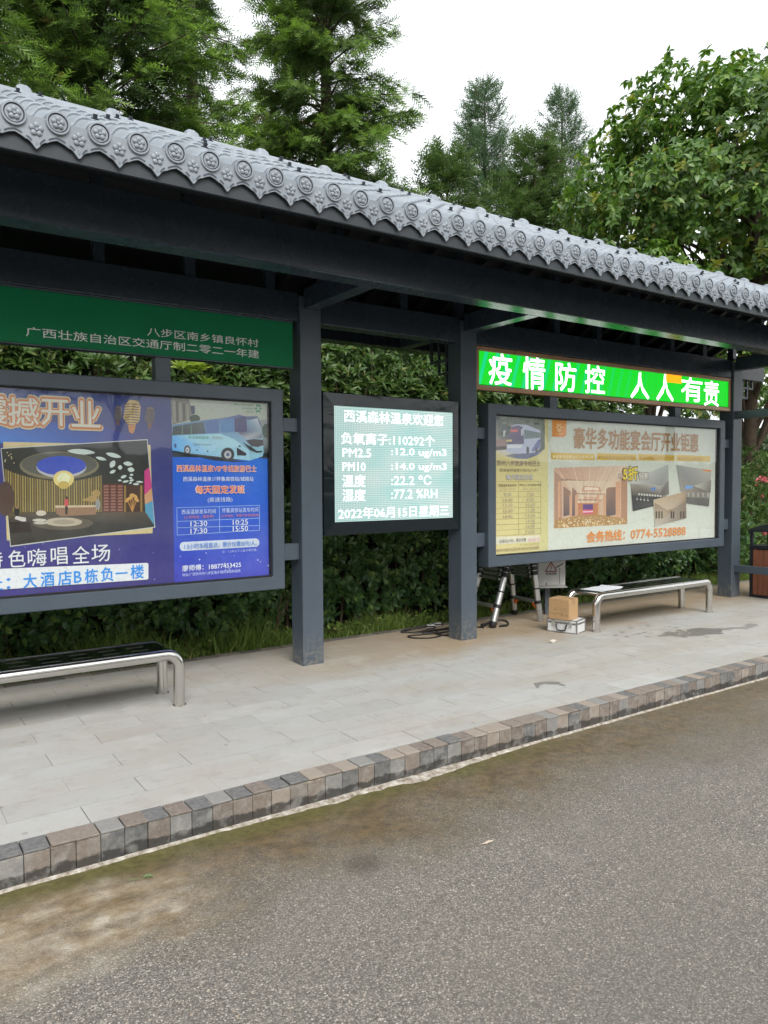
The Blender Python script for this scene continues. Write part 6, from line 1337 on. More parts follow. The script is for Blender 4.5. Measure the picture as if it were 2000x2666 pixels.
BANNER_TEXT=[
('疫', 2.143, 2.454, 2.5045, 2.814, (255, 255, 255), 0.02, 0),
('情', 2.616, 2.933, 2.498, 2.834, (255, 255, 255), 0.02, 0),
('防', 3.096, 3.415, 2.515, 2.8165, (255, 255, 255), 0.02, 0),
('控', 3.565, 3.89, 2.5245, 2.8315, (255, 255, 255), 0.02, 0),
('人', 4.353, 4.689, 2.524, 2.826, (255, 255, 255), 0.02, 0),
('人', 4.838, 5.166, 2.5295, 2.8475, (255, 255, 255), 0.02, 0),
('有', 5.328, 5.764, 2.5605, 2.853, (255, 255, 255), 0.02, 0),
('责', 5.808, 6.132, 2.531, 2.8445, (255, 255, 255), 0.02, 0),
]
BANNER_PRINT=[
([(4.964,2.845),(5.308,2.858),(5.31,2.769),(4.965,2.761)],(255,150,0)),
]
# ================================================================== lettering and prints
FC = bpy.data.curves.new('lettering', 'FONT'); FO = bpy.data.objects.new('lettering', FC); COL.objects.link(FO)
def glyphs(txt, bold):
    FC.body = txt; FC.offset = bold; FC.resolution_u = 2; FC.size = 1
    bpy.context.view_layer.update()
    dg = bpy.context.evaluated_depsgraph_get()
    return bpy.data.meshes.new_from_object(FO.evaluated_get(dg), depsgraph=dg)
def embolden(me, a, d):
    """heavier strokes: the same flat glyphs laid down again a little to each side"""
    nv = len(a); fs = [tuple(p.vertices) for p in me.polygons]; V, F = [], []
    for i, (dx, dz) in enumerate(((0, 0), (1, 0), (-1, 0), (0, 1), (0, -1), (.7, .7), (-.7, .7), (.7, -.7), (-.7, -.7))):
        V.append(a+np.array([dx*d, i*1.5e-5, dz*d], np.float32)); F += [tuple(k+i*nv for k in f) for f in fs]
    m2 = bpy.data.meshes.new('lettering'); m2.from_pydata(np.concatenate(V).tolist(), [], F); return m2
def ink(c, lit):
    """translucent ink of a backlit poster"""
    k = 'backlit_ink_%02x%02x%02x_%d' % (*c[:3], lit*100)
    if k not in MATS:
        n = NT(k); v = (*srgb(c), 1); n.p.inputs['Base Color'].default_value = v; n.p.inputs['Roughness'].default_value = .5; n.p.inputs['Emission Color'].default_value = v; n.p.inputs['Emission Strength'].default_value = lit; MATS[k] = n.m
    return MATS[k]
def lettering(txt, x0, x1, z0, z1, y, mat, parent, bold=0, name='lettering', label=None):
    """flat lettering facing -y, fitted to the rectangle x0..x1, z0..z1"""
    me = glyphs(txt, 0); nv = len(me.vertices)
    if nv == 0: return None
    a = np.empty(nv*3, np.float32); me.vertices.foreach_get('co', a); a = a.reshape(-1, 3)
    lo, hi = a.min(0), a.max(0); s = (hi-lo); s[s == 0] = 1
    b = np.empty_like(a); b[:, 0] = x0+(a[:, 0]-lo[0])/s[0]*(x1-x0); b[:, 2] = z0+(a[:, 1]-lo[1])/s[1]*(z1-z0); b[:, 1] = y
    if bold: me = embolden(me, b, bold*(z1-z0))
    else: me.vertices.foreach_set('co', b.ravel())
    me.materials.clear(); me.materials.append(mat); me.name = name
    o = part(name, me, mat, parent)
    if label: o['label'] = label
    return o
INKGAIN = 1.05   # the print seen in open light is this much lighter than under the roof
def print_mat(name, lit):
    n = NT(name); vc = n.new('ShaderNodeVertexColor'); vc.layer_name = 'Col'
    c = n.mix(n.math('MULTIPLY', n.ramp(n.noise(2, 4), [(.4, 0), (.7, 1)]), .07), vc.outputs['Color'], (.6, .6, .6))
    g = n.math('ADD', n.math('MULTIPLY', n.noise(38, 5, .75), .7), n.math('MULTIPLY', n.noise(150, 2, .6), .3)); c = n.mix(.32, c, n.mix(1.0, c, n.ramp(g, [(.32, .35), (.5, 1.0), (.68, 1.0)]), 'MULTIPLY')); n.col(c); n.rough(.5); n.l(c, n.p.inputs['Emission Color']); n.p.inputs['Emission Strength'].default_value = lit; return n.m
def printed(name, polys, y, parent, mat):
    v, f, c = [], [], []
    for i, (pts, col) in enumerate(polys):
        k = len(v); yy = y-i*2.6e-5; v += [(x, yy, z) for x, z in pts]; f.append(tuple(range(k, k+len(pts))))
        cc = col if isinstance(col, list) else [col]*len(pts); c += [(*[min(.85, w*INKGAIN) for w in srgb(q)], 1) for q in cc]
    # face every polygon to -y
    fv = []
    for q in f:
        ar = sum(v[q[i]][0]*v[q[(i+1) % len(q)]][2]-v[q[(i+1) % len(q)]][0]*v[q[i]][2] for i in range(len(q))); fv.append(q if ar > 0 else tuple(reversed(q)))
    me = bpy.data.meshes.new(name); me.from_pydata(v, [], fv); me.materials.append(mat)
    at = me.color_attributes.new('Col', 'FLOAT_COLOR', 'POINT'); at.data.foreach_set('color', np.array(c, np.float32).ravel())
    return part(name, me, mat, parent)
def pane_mat():
    n = NT('acrylic_pane'); n.n.remove(n.p)
    tr = n.new('ShaderNodeBsdfTransparent'); tr.inputs[0].default_value = (.97, .98, .975, 1); gl = n.new('ShaderNodeBsdfGlossy'); gl.inputs['Roughness'].default_value = .03
    fr = n.new('ShaderNodeFresnel'); fr.inputs[0].default_value = 1.5; bf = n.new('ShaderNodeNewGeometry').outputs['Backfacing']; fac = n.math('MULTIPLY', n.math('MULTIPLY', fr.outputs[0], 1.5), n.math('SUBTRACT', 1, bf), clamp=True)
    b = n.new('ShaderNodeBump', Strength=.25, Distance=.02); n.l(n.noise(1.6, 2), b.inputs['Height']); n.l(b.outputs[0], gl.inputs['Normal'])
    mx = n.new('ShaderNodeMixShader'); n.l(fac, mx.inputs[0]); n.l(tr.outputs[0], mx.inputs[1]); n.l(gl.outputs[0], mx.inputs[2]); n.l(mx.outputs[0], n.out.inputs[0]); return n.m
PANE = pane_mat()
def frame_part(x0, x1, z0, z1, w, y0, y1, mat, parent, bevel=.006, name='frame'):
    b = MB()
    o = [(x0, z0), (x1, z0), (x1, z1), (x0, z1)]; i = [(x0+w, z0+w), (x1-w, z0+w), (x1-w, z1-w), (x0+w, z1-w)]
    b.v = [(x, y0, z) for x, z in o]+[(x, y0, z) for x, z in i]+[(x, y1, z) for x, z in o]+[(x, y1, z) for x, z in i]
    for k in range(4):
        j = (k+1) % 4; b.f += [(k, j, j+4, k+4), (k+8, k+12, j+12, j+8), (k, k+8, j+8, j), (k+4, j+4, j+12, k+12)]; b.mi += [0]*4
    return part(name, b, mat, parent, bevel)
def board(name, label, x0, x1, z0, z1, prints, texts, br, conn, lit):
    t = thing(name, label, 'billboard', ((x0+x1)/2, .08, z0), 'framed advertising boards of the shelter')
    frame_part(x0, x1, z0, z1, .105, 0, .16, PAINT, t)
    part('back_panel', MB().box(x0+.02, x1-.02, .085, .155, z0+.02, z1-.02), PAINT, t)
    part('inner_gasket', frame_mb(x0+.1055, x1-.1055, z0+.1055, z1-.1055, .012, .022, .08), M('black_gasket', (.012, .012, .014), .6), t)
    printed('poster', prints, .064, t, print_mat('backlit_poster_%d' % (lit*100), lit))
    for (s, a, b, c, d, colr, bold, lay) in texts: lettering(s, a, b, c, d, .0535-lay*.0012, ink(tuple(min(240, int(255*(min(.88, (w/255)**2.2*INKGAIN))**(1/2.2))) for w in colr), lit), t, bold)
    part('glass_pane', MB().box(x0+.108, x1-.108, .030, .034, z0+.108, z1-.108), PANE, t)
    for a, b in br:
        for zb, zt in ((1.975, 2.088), (.9, 1.038)): part('bracket', MB().box(a, b, .05, .13, zb, zt), PAINT, t, .003)
    for xc in conn: part('bracket', MB().box(xc-.058, xc+.058, .06, .155, z1+.001, 2.497), PAINT, t, .003)
    return t
def frame_mb(x0, x1, z0, z1, w, y0, y1):
    b = MB()
    b.box(x0, x1, y0, y1, z0, z0+w); b.box(x0, x1, y0, y1, z1-w, z1); b.box(x0, x0+w, y0, y1, z0+w+.0005, z1-w-.0005); b.box(x1-w, x1, y0, y1, z0+w+.0005, z1-w-.0005); return b
board('advertising_board', 'framed blue and purple poster board behind the near bench', -4.30, -.162, .672, 2.314, LEFT_PRINT, LEFT_TEXT, [(-.158, -.003), (-4.457, -4.304)], (-1.135, -3.3), .07)
board('advertising_board', 'framed cream and yellow poster board above the far bench', 2.098, 6.222, .692, 2.326, RIGHT_PRINT, RIGHT_TEXT, [(1.948, 2.094), (6.226, 6.399)], (3.09, 5.29), .1)
# green name panel
n = NT('green_enamel_panel'); n.col(n.ramp(n.noise(2.5, 4), [(.3, (.0, .17, .062)), (.7, (.002, .195, .072))])); n.rough(.5); n.p.inputs['Specular IOR Level'].default_value = .25; GREEN = n.m
t = thing('name_sign', 'dark green name panel with two lines of grey lettering', 'sign', (-2.2, .08, 2.5))
part('panel', MB().box(-4.452, -.041, .05, .13, 2.506, 2.878), GREEN, t, .004)
part('edge_trim', MB().box(-4.452, -.041, .045, .135, 2.8785, 2.889), PAINT, t); part('edge_trim', MB().box(-4.452, -.041, .046, .134, 2.4985, 2.5055), PAINT, t)
INK = flat((232, 234, 234)); INK2 = INK
lettering('八步区南乡镇良怀村', -1.255, -.355, 2.646, 2.71, .0485, INK, t, .004); lettering('广西壮族自治区交通厅制二零二一年建', -2.081, -.352, 2.556, 2.622, .0485, INK, t, .004)
# dot-matrix display between the two middle posts
def led_mat(name, kind):
    n = NT(name); x, y, z = n.sep()
    pitch = 2*math.pi/.0165
    gx = n.math('SINE', n.math('MULTIPLY', x, pitch)); gz_ = n.math('SINE', n.math('MULTIPLY', z, pitch))
    dots = n.math('MULTIPLY', n.math('MULTIPLY_ADD', gx, .5, .5), n.math('MULTIPLY_ADD', gz_, .5, .5))
    n.p.inputs['Base Color'].default_value = (.03, .035, .035, 1); n.p.inputs['Roughness'].default_value = .6
    if kind == 'text':
        c = n.mix(n.math('MULTIPLY', n.ramp(gz_, [(.2, 1), (.6, 0)]), .75), (1, 1, 1), (.42, .6, .58)); c = n.mix(n.math('MULTIPLY', n.ramp(gx, [(.2, 1), (.6, 0)]), .5), c, (.5, .66, .64)); st = 1.7
    elif kind == 'screen':
        c = n.mix(n.ramp(n.noise(2.3, 3, .5, n.sc(n.pos(), (1, 1, 2))), [(.36, 0), (.62, 1)]), (.84, .93, .88), (.56, .86, .82))
        c = n.mix(n.math('MULTIPLY', n.ramp(gz_, [(.3, 1), (.7, 0)]), .6), c, (.13, .32, .30))
        c = n.mix(n.math('MULTIPLY', n.ramp(gx, [(.2, 1), (.6, 0)]), n.ramp(x, [(.45, .75), (1, .3)])), c, (.3, .42, .40)); st = .7
    else:
        s = n.math('SINE', n.math('ADD', n.math('MULTIPLY', x, 42), n.math('MULTIPLY', z, -13)))
        fade = n.ramp(n.math('MULTIPLY', n.math('SUBTRACT', x, 2.0), .25), [(.0, 1), (.75, .0)])
        c = n.mix(n.math('MULTIPLY', n.ramp(s, [(.3, 0), (.9, 1)]), n.math('MULTIPLY', fade, .75)), (.0, .80, .01), (.0, .78, .42))
        c = n.mix(n.math('MULTIPLY', n.ramp(gz_, [(.4, 1), (.8, 0)]), .25), c, (0, .35, .03)); st = .62
    n.l(c, n.p.inputs['Emission Color']); n.p.inputs['Emission Strength'].default_value = st; return n.m
t = thing('led_display', 'white glowing dot matrix air quality display between two posts', 'display', (.98, .08, 1.08))
n = NT('film_wrapped_casing'); n.p.inputs['Base Color'].default_value = (.008, .014, .018, 1); n.rough(.14)
n.bump(n.noise(2.2, 2, .4, n.sc(n.pos(), (1, 1, 1.6)), 1.2), .22, .03); FILM = n.m
fb = MB()
x0, x1, z0, z1 = .222, 1.742, 1.09, 2.322; ix0, ix1, iz0, iz1 = .325, 1.648, 1.205, 2.211
fb.add([(x0, .02, z0), (x1, .02, z0), (x1, .02, z1), (x0, .02, z1), (ix0, .006, iz0), (ix1, .006, iz0), (ix1, .006, iz1), (ix0, .006, iz1), (x0, .17, z0), (x1, .17, z0), (x1, .17, z1), (x0, .17, z1)],
       [(0, 1, 5, 4), (1, 2, 6, 5), (2, 3, 7, 6), (3, 0, 4, 7), (0, 8, 9, 1), (1, 9, 10, 2), (2, 10, 11, 3), (3, 11, 8, 0), (11, 10, 9, 8)])
part('casing', fb, FILM, t, .004)
part('screen', MB().box(ix0+.001, ix1-.001, .013, .03, iz0+.001, iz1-.001), led_mat('white_led_matrix', 'screen'), t)
WL = led_mat('white_led_text', 'text')
for (s, a, b, c, d, colr, bold, lay) in SCREEN_TEXT: lettering(s, a, b, c, d, .0115, WL, t, .008)
for x in (.212, 1.743):
    part('mounting_ear', MB().box(x-.006, x+.001, .06, .14, 1.2, 1.26).box(x-.006, x+.001, .06, .14, 2.1, 2.16), BOLT, t)
t = thing('led_banner', 'glowing green message banner in a copper brown frame', 'display', (4.17, .08, 2.49))
COPPER = M('copper_brown_trim', (.40, .235, .13), .3, metal=.25, var=.2, scale=2)
frame_part(1.955, 6.392, 2.456, 2.885, .046, .028, .12, COPPER, t, .003)
part('back_panel', MB().box(1.96, 6.388, .06, .119, 2.475, 2.878), BOLT, t)
part('screen', MB().box(2.0, 6.347, .044, .058, 2.513, 2.841), led_mat('green_led_matrix', 'green'), t)
GL = emit('white_led_banner_text', (1, 1, 1), 1.8)
for (s, a, b, c, d, colr, bold, lay) in BANNER_TEXT:
    dz = .0125*((a+b)/2-4.2)+.004; lettering(s, a, b, c-dz, d-dz, .0425, GL, t, .012)
part('orange_block', MB().box(5.0, 5.325, .0425, .0435, 2.745, 2.841), emit('orange_led', (1, .3, .0), 1.1), t)
# ================================================================== benches, ladder, luggage, bin
def steel():
    n = NT('stainless_steel'); n.p.inputs['Base Color'].default_value = (.62, .60, .57, 1); n.p.inputs['Metallic'].default_value = 1
    n.rough(n.math('MULTIPLY_ADD', n.noise(9, 4), .16, .06)); n.bump(n.noise(40, 3, .5, n.sc(n.pos(), (.2, 4, 4))), .06, .002); return n.m
STEEL = steel()
n = NT('polished_seat_plate'); n.p.inputs['Base Color'].default_value = (.5, .5, .5, 1); n.p.inputs['Metallic'].default_value = 1; n.rough(n.math('MULTIPLY_ADD', n.noise(3, 4), .12, .08)); n.bump(n.noise(1.5, 2), .05, .01); PLATE = n.m
BLACKP = M('black_plastic', (.014, .014, .016), .45); SLOT = M('dark_slot', (.05, .05, .05), .5)
def bench(xl, xr, label):
    t = thing('bench', label, 'bench', ((xl+xr)/2, -.3, 0), 'steel tube benches of the shelter'); r = .039; zt = .362; rad = .085
    for y in (-.481, -.1156):
        pth = [(xl, y, -.005), (xl, y, zt-rad)]+[(xl+rad-rad*math.cos(a), y, zt-rad+rad*math.sin(a)) for a in (.26, .52, .79, 1.05, 1.31)]+[(xl+rad, y, zt)]
        pth += [(2*((xl+xr)/2)-p[0], p[1], p[2]) for p in reversed(pth)]
        fr = part('tube_frame', MB().tube(pth, r, 20), STEEL, t, smooth=True)
        for x in (xl, xr): part('foot_ring', MB().tube([(x, y, .0), (x, y, .006)], .046, 18), STEEL, fr)
    a, b = xl+.075, xr-.075; y0, y1 = -.452, -.144
    s = MB().box(a, b, y0, y1, .384, .391); seat = part('seat_plate', s, PLATE, t, .0015)
    sl = MB()
    for k in range(9):
        x = a+.16+k*(b-a-.32)/8
        for yy in (-.36, -.24): sl.box(x-.06, x+.06, yy-.004, yy+.004, .3915, .392)
    part('slot_row', sl, SLOT, seat, kind='stuff')
    part('end_plate', MB().box(a-.03, a-.001, y0, y1, .36, .388), STEEL, t, .004); part('end_plate', MB().box(b+.001, b+.03, y0, y1, .36, .388), STEEL, t, .004)
    return t
bench(-3.231, -1.2395, 'near steel tube bench under the blue poster board')
bench(3.1425, 5.1341, 'far steel tube bench under the cream poster board')
pm = MB(); nx, ny = 8, 5; A = Vector((3.30, -.42, 0)); ux = Vector((.395, .035, 0)); uy = Vector((-.03, .27, 0))
pm.v = [tuple(A+ux*(i/nx)+uy*(j/ny)+Vector((0, 0, .3945+.006*max(0, math.sin(i*.9+j*.7))*(i/nx)+.012*(max(0, i-6)/2)**2))) for j in range(ny+1) for i in range(nx+1)]
pm.f = [(j*(nx+1)+i, j*(nx+1)+i+1, (j+1)*(nx+1)+i+1, (j+1)*(nx+1)+i) for j in range(ny) for i in range(nx)]; pm.mi = [0]*len(pm.f)
o = part('paper_sheet', pm, M('white_paper', (.66, .69, .74), .5, var=.04), None, smooth=True); tag(o, 'thin white sheet lying on the left end of the far bench', 'paper')
ALU = M('brushed_aluminium', (.62, .62, .61), .33, metal=.9, var=.06); ALU2 = M('aluminium_case_panel', (.72, .73, .74), .4, metal=.1, var=.06, scale=14)
ORANGE = M('orange_plastic', (.75, .17, .02), .45)
# telescopic folding ladder
t = thing('ladder', 'folding aluminium telescopic ladder standing behind the cream board', 'ladder', (2.8, .5, 0))
AP = 1.335
legs = [((2.43, .311), (2.965, .40)), ((2.45, .78), (2.965, .70)), ((3.115, .274), (3.0, .39)), ((3.196, .757), (3.0, .71))]
def lp(f, a, z): return Vector((f[0]+(a[0]-f[0])*z/AP, f[1]+(a[1]-f[1])*z/AP, z))
for i, (f, a) in enumerate(legs):
    lg = part('leg', MB().tube([lp(f, a, .035), lp(f, a, .515)], .034, 16).tube([lp(f, a, .5155), lp(f, a, AP)], .03, 16), ALU, t, smooth=True)
    if i != 2: part('foot_cap', MB().tube([lp(f, a, 0), lp(f, a, .012), lp(f, a, .04), lp(f, a, .062)], [.026, .036, .04, .0385], 16), BLACKP, lg, smooth=True)
    else: part('foot_cap', MB().tube([lp(f, a, 0), lp(f, a, .034)], .032, 14), ALU, lg)
    for z in (.20, .36): part('clamp_ring', MB().tube([lp(f, a, z), lp(f, a, z+(.035 if z < .3 else .014))], .0385, 16), BLACKP, lg)
    st = MB()
    for k in range(7): st.tube([lp(f, a, .52+k*.052), lp(f, a, .52+k*.052+.043)], [.041, .0395], 16)
    part('telescope_collars', st, BLACKP, lg)
for (fa, fb) in ((legs[0], legs[1]), (legs[2], legs[3])):
    for k, z in enumerate((.215, .50, .545, .59, .64, .69, .74)):
        a, b = lp(*fa, z), lp(*fb, z); d = (b-a).normalized(); st = MB().bar(a+d*.035, b-d*.035, .07, .028); sp = part('rung', st, ALU, t, .003)
        if k == 0:
            for q, s in ((a, 1), (b, -1)):
                p = q+d*s*.036; part('brace', MB().add([tuple(p+Vector((0, 0, -.014))+Vector((.02, 0, 0))), tuple(p+d*s*.06+Vector((0, 0, -.0145))+Vector((.02, 0, 0))), tuple(p+Vector((.02, 0, -.075))), tuple(p+Vector((-.02, 0, -.014))), tuple(p+d*s*.06+Vector((-.02, 0, -.0145))), tuple(p+Vector((-.02, 0, -.075)))], [(0, 1, 2), (5, 4, 3), (0, 3, 4, 1), (1, 4, 5, 2), (2, 5, 3, 0)]), ORANGE, sp)
        else:
            for q, s in ((a, 1), (b, -1)): part('rung_lock', MB().bar(q+d*s*.055+Vector((-.037, 0, 0)), q+d*s*.09+Vector((-.037, 0, 0)), .004, .014), BLACKP, sp)
part('hinge', MB().bar((2.95, .40, AP), (3.015, .40, AP), .06, .09).bar((2.95, .70, AP), (3.015, .70, AP), .06, .09), BLACKP, t)
# aluminium flight case
C0 = Vector((2.879, -.456, 0)); u1 = Vector((-.315, .949, 0)).normalized(); u2 = Vector((u1.y, -u1.x, 0))
Mc = Matrix(((u1.x, u2.x, 0, C0.x), (u1.y, u2.y, 0, C0.y), (0, 0, 1, 0), (0, 0, 0, 1)))
t = thing('tool_case', 'silver aluminium tool case on the pavement under the carton', 'case', C0)
LN, DP, HT = .33, .222, .138
part('body', MB().box(.004, LN-.004, .004, DP-.004, .003, .098, M4=Mc), ALU2, t); part('lid', MB().box(.004, LN-.004, .004, DP-.004, .1, HT-.002, M4=Mc), ALU2, t)
tr = MB()
for (a, b) in ((0, 0), (LN-.014, 0), (0, DP-.014), (LN-.014, DP-.014)): tr.box(a, a+.014, b, b+.014, .001, HT, M4=Mc)
for z in (.001, .091, .1005, HT-.0095):
    tr.box(.0145, LN-.0145, .0015, .011, z, z+.009, M4=Mc); tr.box(.0145, LN-.0145, DP-.011, DP-.0015, z, z+.009, M4=Mc); tr.box(.0015, .011, .0145, DP-.0145, z, z+.009, M4=Mc); tr.box(LN-.011, LN-.0015, .0145, DP-.0145, z, z+.009, M4=Mc)
part('edge_trim', tr, M('worn_steel_trim', (.34, .34, .34), .3, metal=.8), t, .001)
for a in (.055, LN-.085): part('latch', MB().box(a, a+.03, -.006, .0012, .06, .122, M4=Mc).tube([Mc@Vector((a+.015, -.007, .112)), Mc@Vector((a+.015, -.003, .112))], .011, 10), ALU, t, .002)
hp = [(LN/2-.055, -.003, .085), (LN/2-.055, -.016, .082), (LN/2-.052, -.02, .06), (LN/2-.04, -.022, .03), (LN/2, -.023, .024), (LN/2+.04, -.022, .03), (LN/2+.052, -.02, .06), (LN/2+.055, -.016, .082), (LN/2+.055, -.003, .085)]
part('handle', MB().tube([Mc@Vector(p) for p in hp], .0075, 8), BLACKP, t, smooth=True)
# carton on top of it
K0 = Vector((2.820, -.402, .139)); k1 = Vector((-.057, .218, 0)).normalized(); k2 = Vector((k1.y, -k1.x, 0)); Mk = Matrix(((k1.x, k2.x, 0, K0.x), (k1.y, k2.y, 0, K0.y), (0, 0, 1, K0.z), (0, 0, 0, 1)))
CARD = M('corrugated_card', (.43, .27, .135), .85, var=.1, scale=9); TAPE = M('brown_tape', (.36, .22, .11), .3)
t = thing('carton', 'brown cardboard carton standing on the silver case', 'carton', K0)
CL, CD, CH = .226, .2, .212
part('body', MB().box(0, CL, 0, CD, 0, CH-.003, M4=Mk), CARD, t, .003)
for a, b in ((.0, CD/2-.001), (CD/2+.001, CD)): part('flap', MB().box(.001, CL-.001, a+.001, b-.001, CH-.0025, CH, M4=Mk), CARD, t)
part('tape', MB().box(-.0008, CL+.0008, CD/2-.024, CD/2+.024, CH+.0004, CH+.001, M4=Mk).box(-.0012, -.0004, CD/2-.024, CD/2+.024, CH-.06, CH+.0006, M4=Mk), TAPE, t)
def handwriting(rows):
    b = MB(); rr = random.Random(5)
    for z0, seg in rows:
        for (x0, x1) in seg:
            x = x0
            while x < x1:
                for _ in range(4):
                    ax, az = x+rr.uniform(0, .014), z0+rr.uniform(-.012, .012); bx, bz = ax+rr.uniform(-.011, .011), az+rr.uniform(-.011, .011)
                    d = Vector((bx-ax, bz-az)); nn = Vector((-d.y, d.x)).normalized()*.0012 if d.length > 1e-5 else Vector((.001, 0))
                    b.add([Mk@Vector((CL-(ax-nn.x), -.0008, az-nn.y)), Mk@Vector((CL-(bx-nn.x), -.0008, bz-nn.y)), Mk@Vector((CL-(bx+nn.x), -.0008, bz+nn.y)), Mk@Vector((CL-(ax+nn.x), -.0008, az+nn.y))], [(0, 1, 2, 3)])
                x += .02
    return b
part('handwriting', handwriting([(.105, [(.05, .11), (.125, .145), (.16, .195)]), (.055, [(.018, .10), (.115, .20)])]), M('marker_ink', (.03, .025, .025), .6), t)
# electrical box with warning triangle
t = thing('electrical_box', 'white electrical box with a warning triangle under the cream board', 'electrical box', (3.42, .46, .0))
BX = Matrix.Translation((3.30, .50, .345)) @ Matrix.Rotation(R(-27), 4, 'Z')
WH = M('white_enamel', (.5, .49, .475), .35, var=.1, scale=10)
part('body', MB().box(0, .335, 0, .13, .0, .32, M4=BX), WH, t, .004); part('door', MB().box(.008, .327, -.012, -.001, .016, .312, M4=BX), WH, t, .003)
part('rain_lip', MB().box(-.012, .347, -.03, .135, -.014, -.001, M4=BX), WH, t, .002)
tri = MB()
def tribar(p, q, w):
    p, q = Vector(p), Vector(q); d = (q-p).normalized(); nn = Vector((-d.z, 0, d.x))*w/2
    tri.add([BX@(p-nn), BX@(q-nn), BX@(q+nn), BX@(p+nn)], [(0, 1, 2, 3)])
for p, q in (((.09, -.0135, .175), (.225, -.0135, .175)), ((.225, -.0136, .175), (.158, -.0136, .285)), ((.158, -.0137, .285), (.09, -.0137, .175))): tribar(p, q, .012)
tribar((.165, -.0138, .262), (.148, -.0138, .228), .009); tribar((.148, -.0139, .228), (.17, -.0139, .225), .008); tribar((.17, -.014, .225), (.152, -.014, .19), .007)
part('warning_triangle', tri, flat((120, 44, 46)), t)
lt = glyphs('有电危险', .02); a = np.empty(len(lt.vertices)*3, np.float32); lt.vertices.foreach_get('co', a); a = a.reshape(-1, 3); a -= a.min(0); a /= a.max()
vv = np.array([tuple(BX@Vector((.095+p[0]*.13, -.0135, .132+p[1]*.13))) for p in a], np.float32); lt.vertices.foreach_set('co', vv.ravel()); lt.materials.clear(); lt.materials.append(flat((60, 48, 50))); part('lettering', lt, None, t)
part('handle', MB().tube([BX@Vector((.215, -.02, .21)), BX@Vector((.30, -.03, .26))], .008, 8).tube([BX@Vector((.26, -.012, .235)), BX@Vector((.26, -.026, .236))], .006, 8), ALU, t)
rust = MB().box(.258, .264, -.0128, -.0122, .03, .22, M4=BX).box(.095, .11, -.0128, -.0122, .018, .045, M4=BX); part('rust_streak', rust, flat((104, 70, 58)), t)
part('support_post', MB().box(.14, .2, .132, .19, -.40, .9, M4=BX), PAINT, t)
# power lead and socket strip by the middle post
def cord(pts, r, n=8): # Catmull-Rom through the points
    P = [Vector(p) for p in pts]; o = []
    for i in range(len(P)-1):
        a, b, c, d = P[max(i-1, 0)], P[i], P[i+1], P[min(i+2, len(P)-1)]
        for k in range(n):
            s = k/n; o.append(.5*((2*b)+(c-a)*s+(2*a-5*b+4*c-d)*s*s+(3*b-a-3*c+d)*s**3))
    return MB().tube(o+[P[-1]], r, 6)
RUB = M('black_rubber', (.016, .014, .013), .55)
z = .008
o = part('extension_lead', cord([(2.05, .66, .03), (1.85, .70, .03), (1.62, .74, z), (1.50, .66, z), (1.62, .58, z), (1.90, .60, .02), (1.80, .66, .03), (1.58, .69, z), (1.54, .62, z), (1.66, .53, z), (1.95, .52, z), (2.0, .44, .012), (1.80, .40, z), (1.50, .46, z), (1.42, .44, z), (1.44, .34, z), (1.58, .26, z), (1.74, .30, z), (1.72, .40, .016), (1.62, .46, .018), (1.74, .50, .02), (1.98, .50, .016), (1.96, .36, z), (1.80, .26, z), (1.72, .34, .014), (1.82, .46, .02), (2.1, .56, .02), (2.2, .62, z), (2.3, .45, z), (2.34, .34, z)], .0075), RUB, None, smooth=True)
tag(o, 'black power cord coiled loosely on the pavement beside the middle post', 'cord')
t = thing('power_strip', 'small white socket strip lying among the black cord', 'power strip', (1.97, .69, 0))
Ms = Matrix.Translation((1.87, .655, .004)) @ Matrix.Rotation(R(16), 4, 'Z')
part('body', MB().box(0, .2, 0, .06, 0, .034, M4=Ms), M('white_plastic', (.68, .67, .64), .4, var=.05), t, .005)
part('socket_face', MB().box(.02, .05, .012, .048, .0345, .0355, M4=Ms).box(.08, .11, .012, .048, .0345, .0355, M4=Ms).box(.14, .17, .012, .048, .0345, .0355, M4=Ms), BLACKP, t)
t = thing('plug', 'black cord with plug lying round the foot of the ladder', 'plug', (2.4, .36, 0))
part('plug_body', MB().bar((2.36, .40, .02), (2.43, .42, .02), .034, .03), BLACKP, t, .005); part('strap', cord([(2.43, .42, .02), (2.52, .44, .03), (2.62, .40, .05), (2.66, .33, .04), (2.62, .28, .014), (2.52, .29, .01)], .013), RUB, t, smooth=True)
# litter bin beyond the last post
t = thing('litter_bin', 'black framed litter bin with brown timber slats by the last post', 'litter bin', (6.9, -.32, 0))
WOOD = M('red_brown_timber', (.235, .085, .045), .6, var=.2, scale=12, bump=.2); BF = M('black_powder_coat', (.016, .018, .022), .4)
bx0, bx1, by0, by1 = 6.66, 7.12, -.60, -.10
part('base', MB().box(bx0+.01, bx1-.01, by0+.01, by1-.01, 0, .035), BF, t)
for x in (bx0, bx1-.035):
    for y in (by0, by1-.035): part('corner_post', MB().box(x, x+.035, y, y+.035, 0, .87), BF, t)
part('inner_bin', MB().box(bx0+.04, bx1-.04, by0+.04, by1-.04, .036, .6), BF, t)
for face in range(2):
    w = (by1-by0-.078)/6
    for k in range(6):
        a = by0+.039+k*w
        x = bx0+.004 if face == 0 else bx1-.022; part('slat', MB().box(x, x+.018, a+.003, a+w-.003, .04, .635), WOOD, t, .002)
    w2 = (bx1-bx0-.078)/5
    for k in range(5):
        a = bx0+.039+k*w2; y = by0+.004 if face == 0 else by1-.022; part('slat', MB().box(a+.003, a+w2-.003, y, y+.018, .04, .635), WOOD, t, .002)
part('collar', MB().box(bx0-.006, bx1+.006, by0-.006, by1+.006, .64, .69), BF, t, .004)
rf = MB(); c = .06
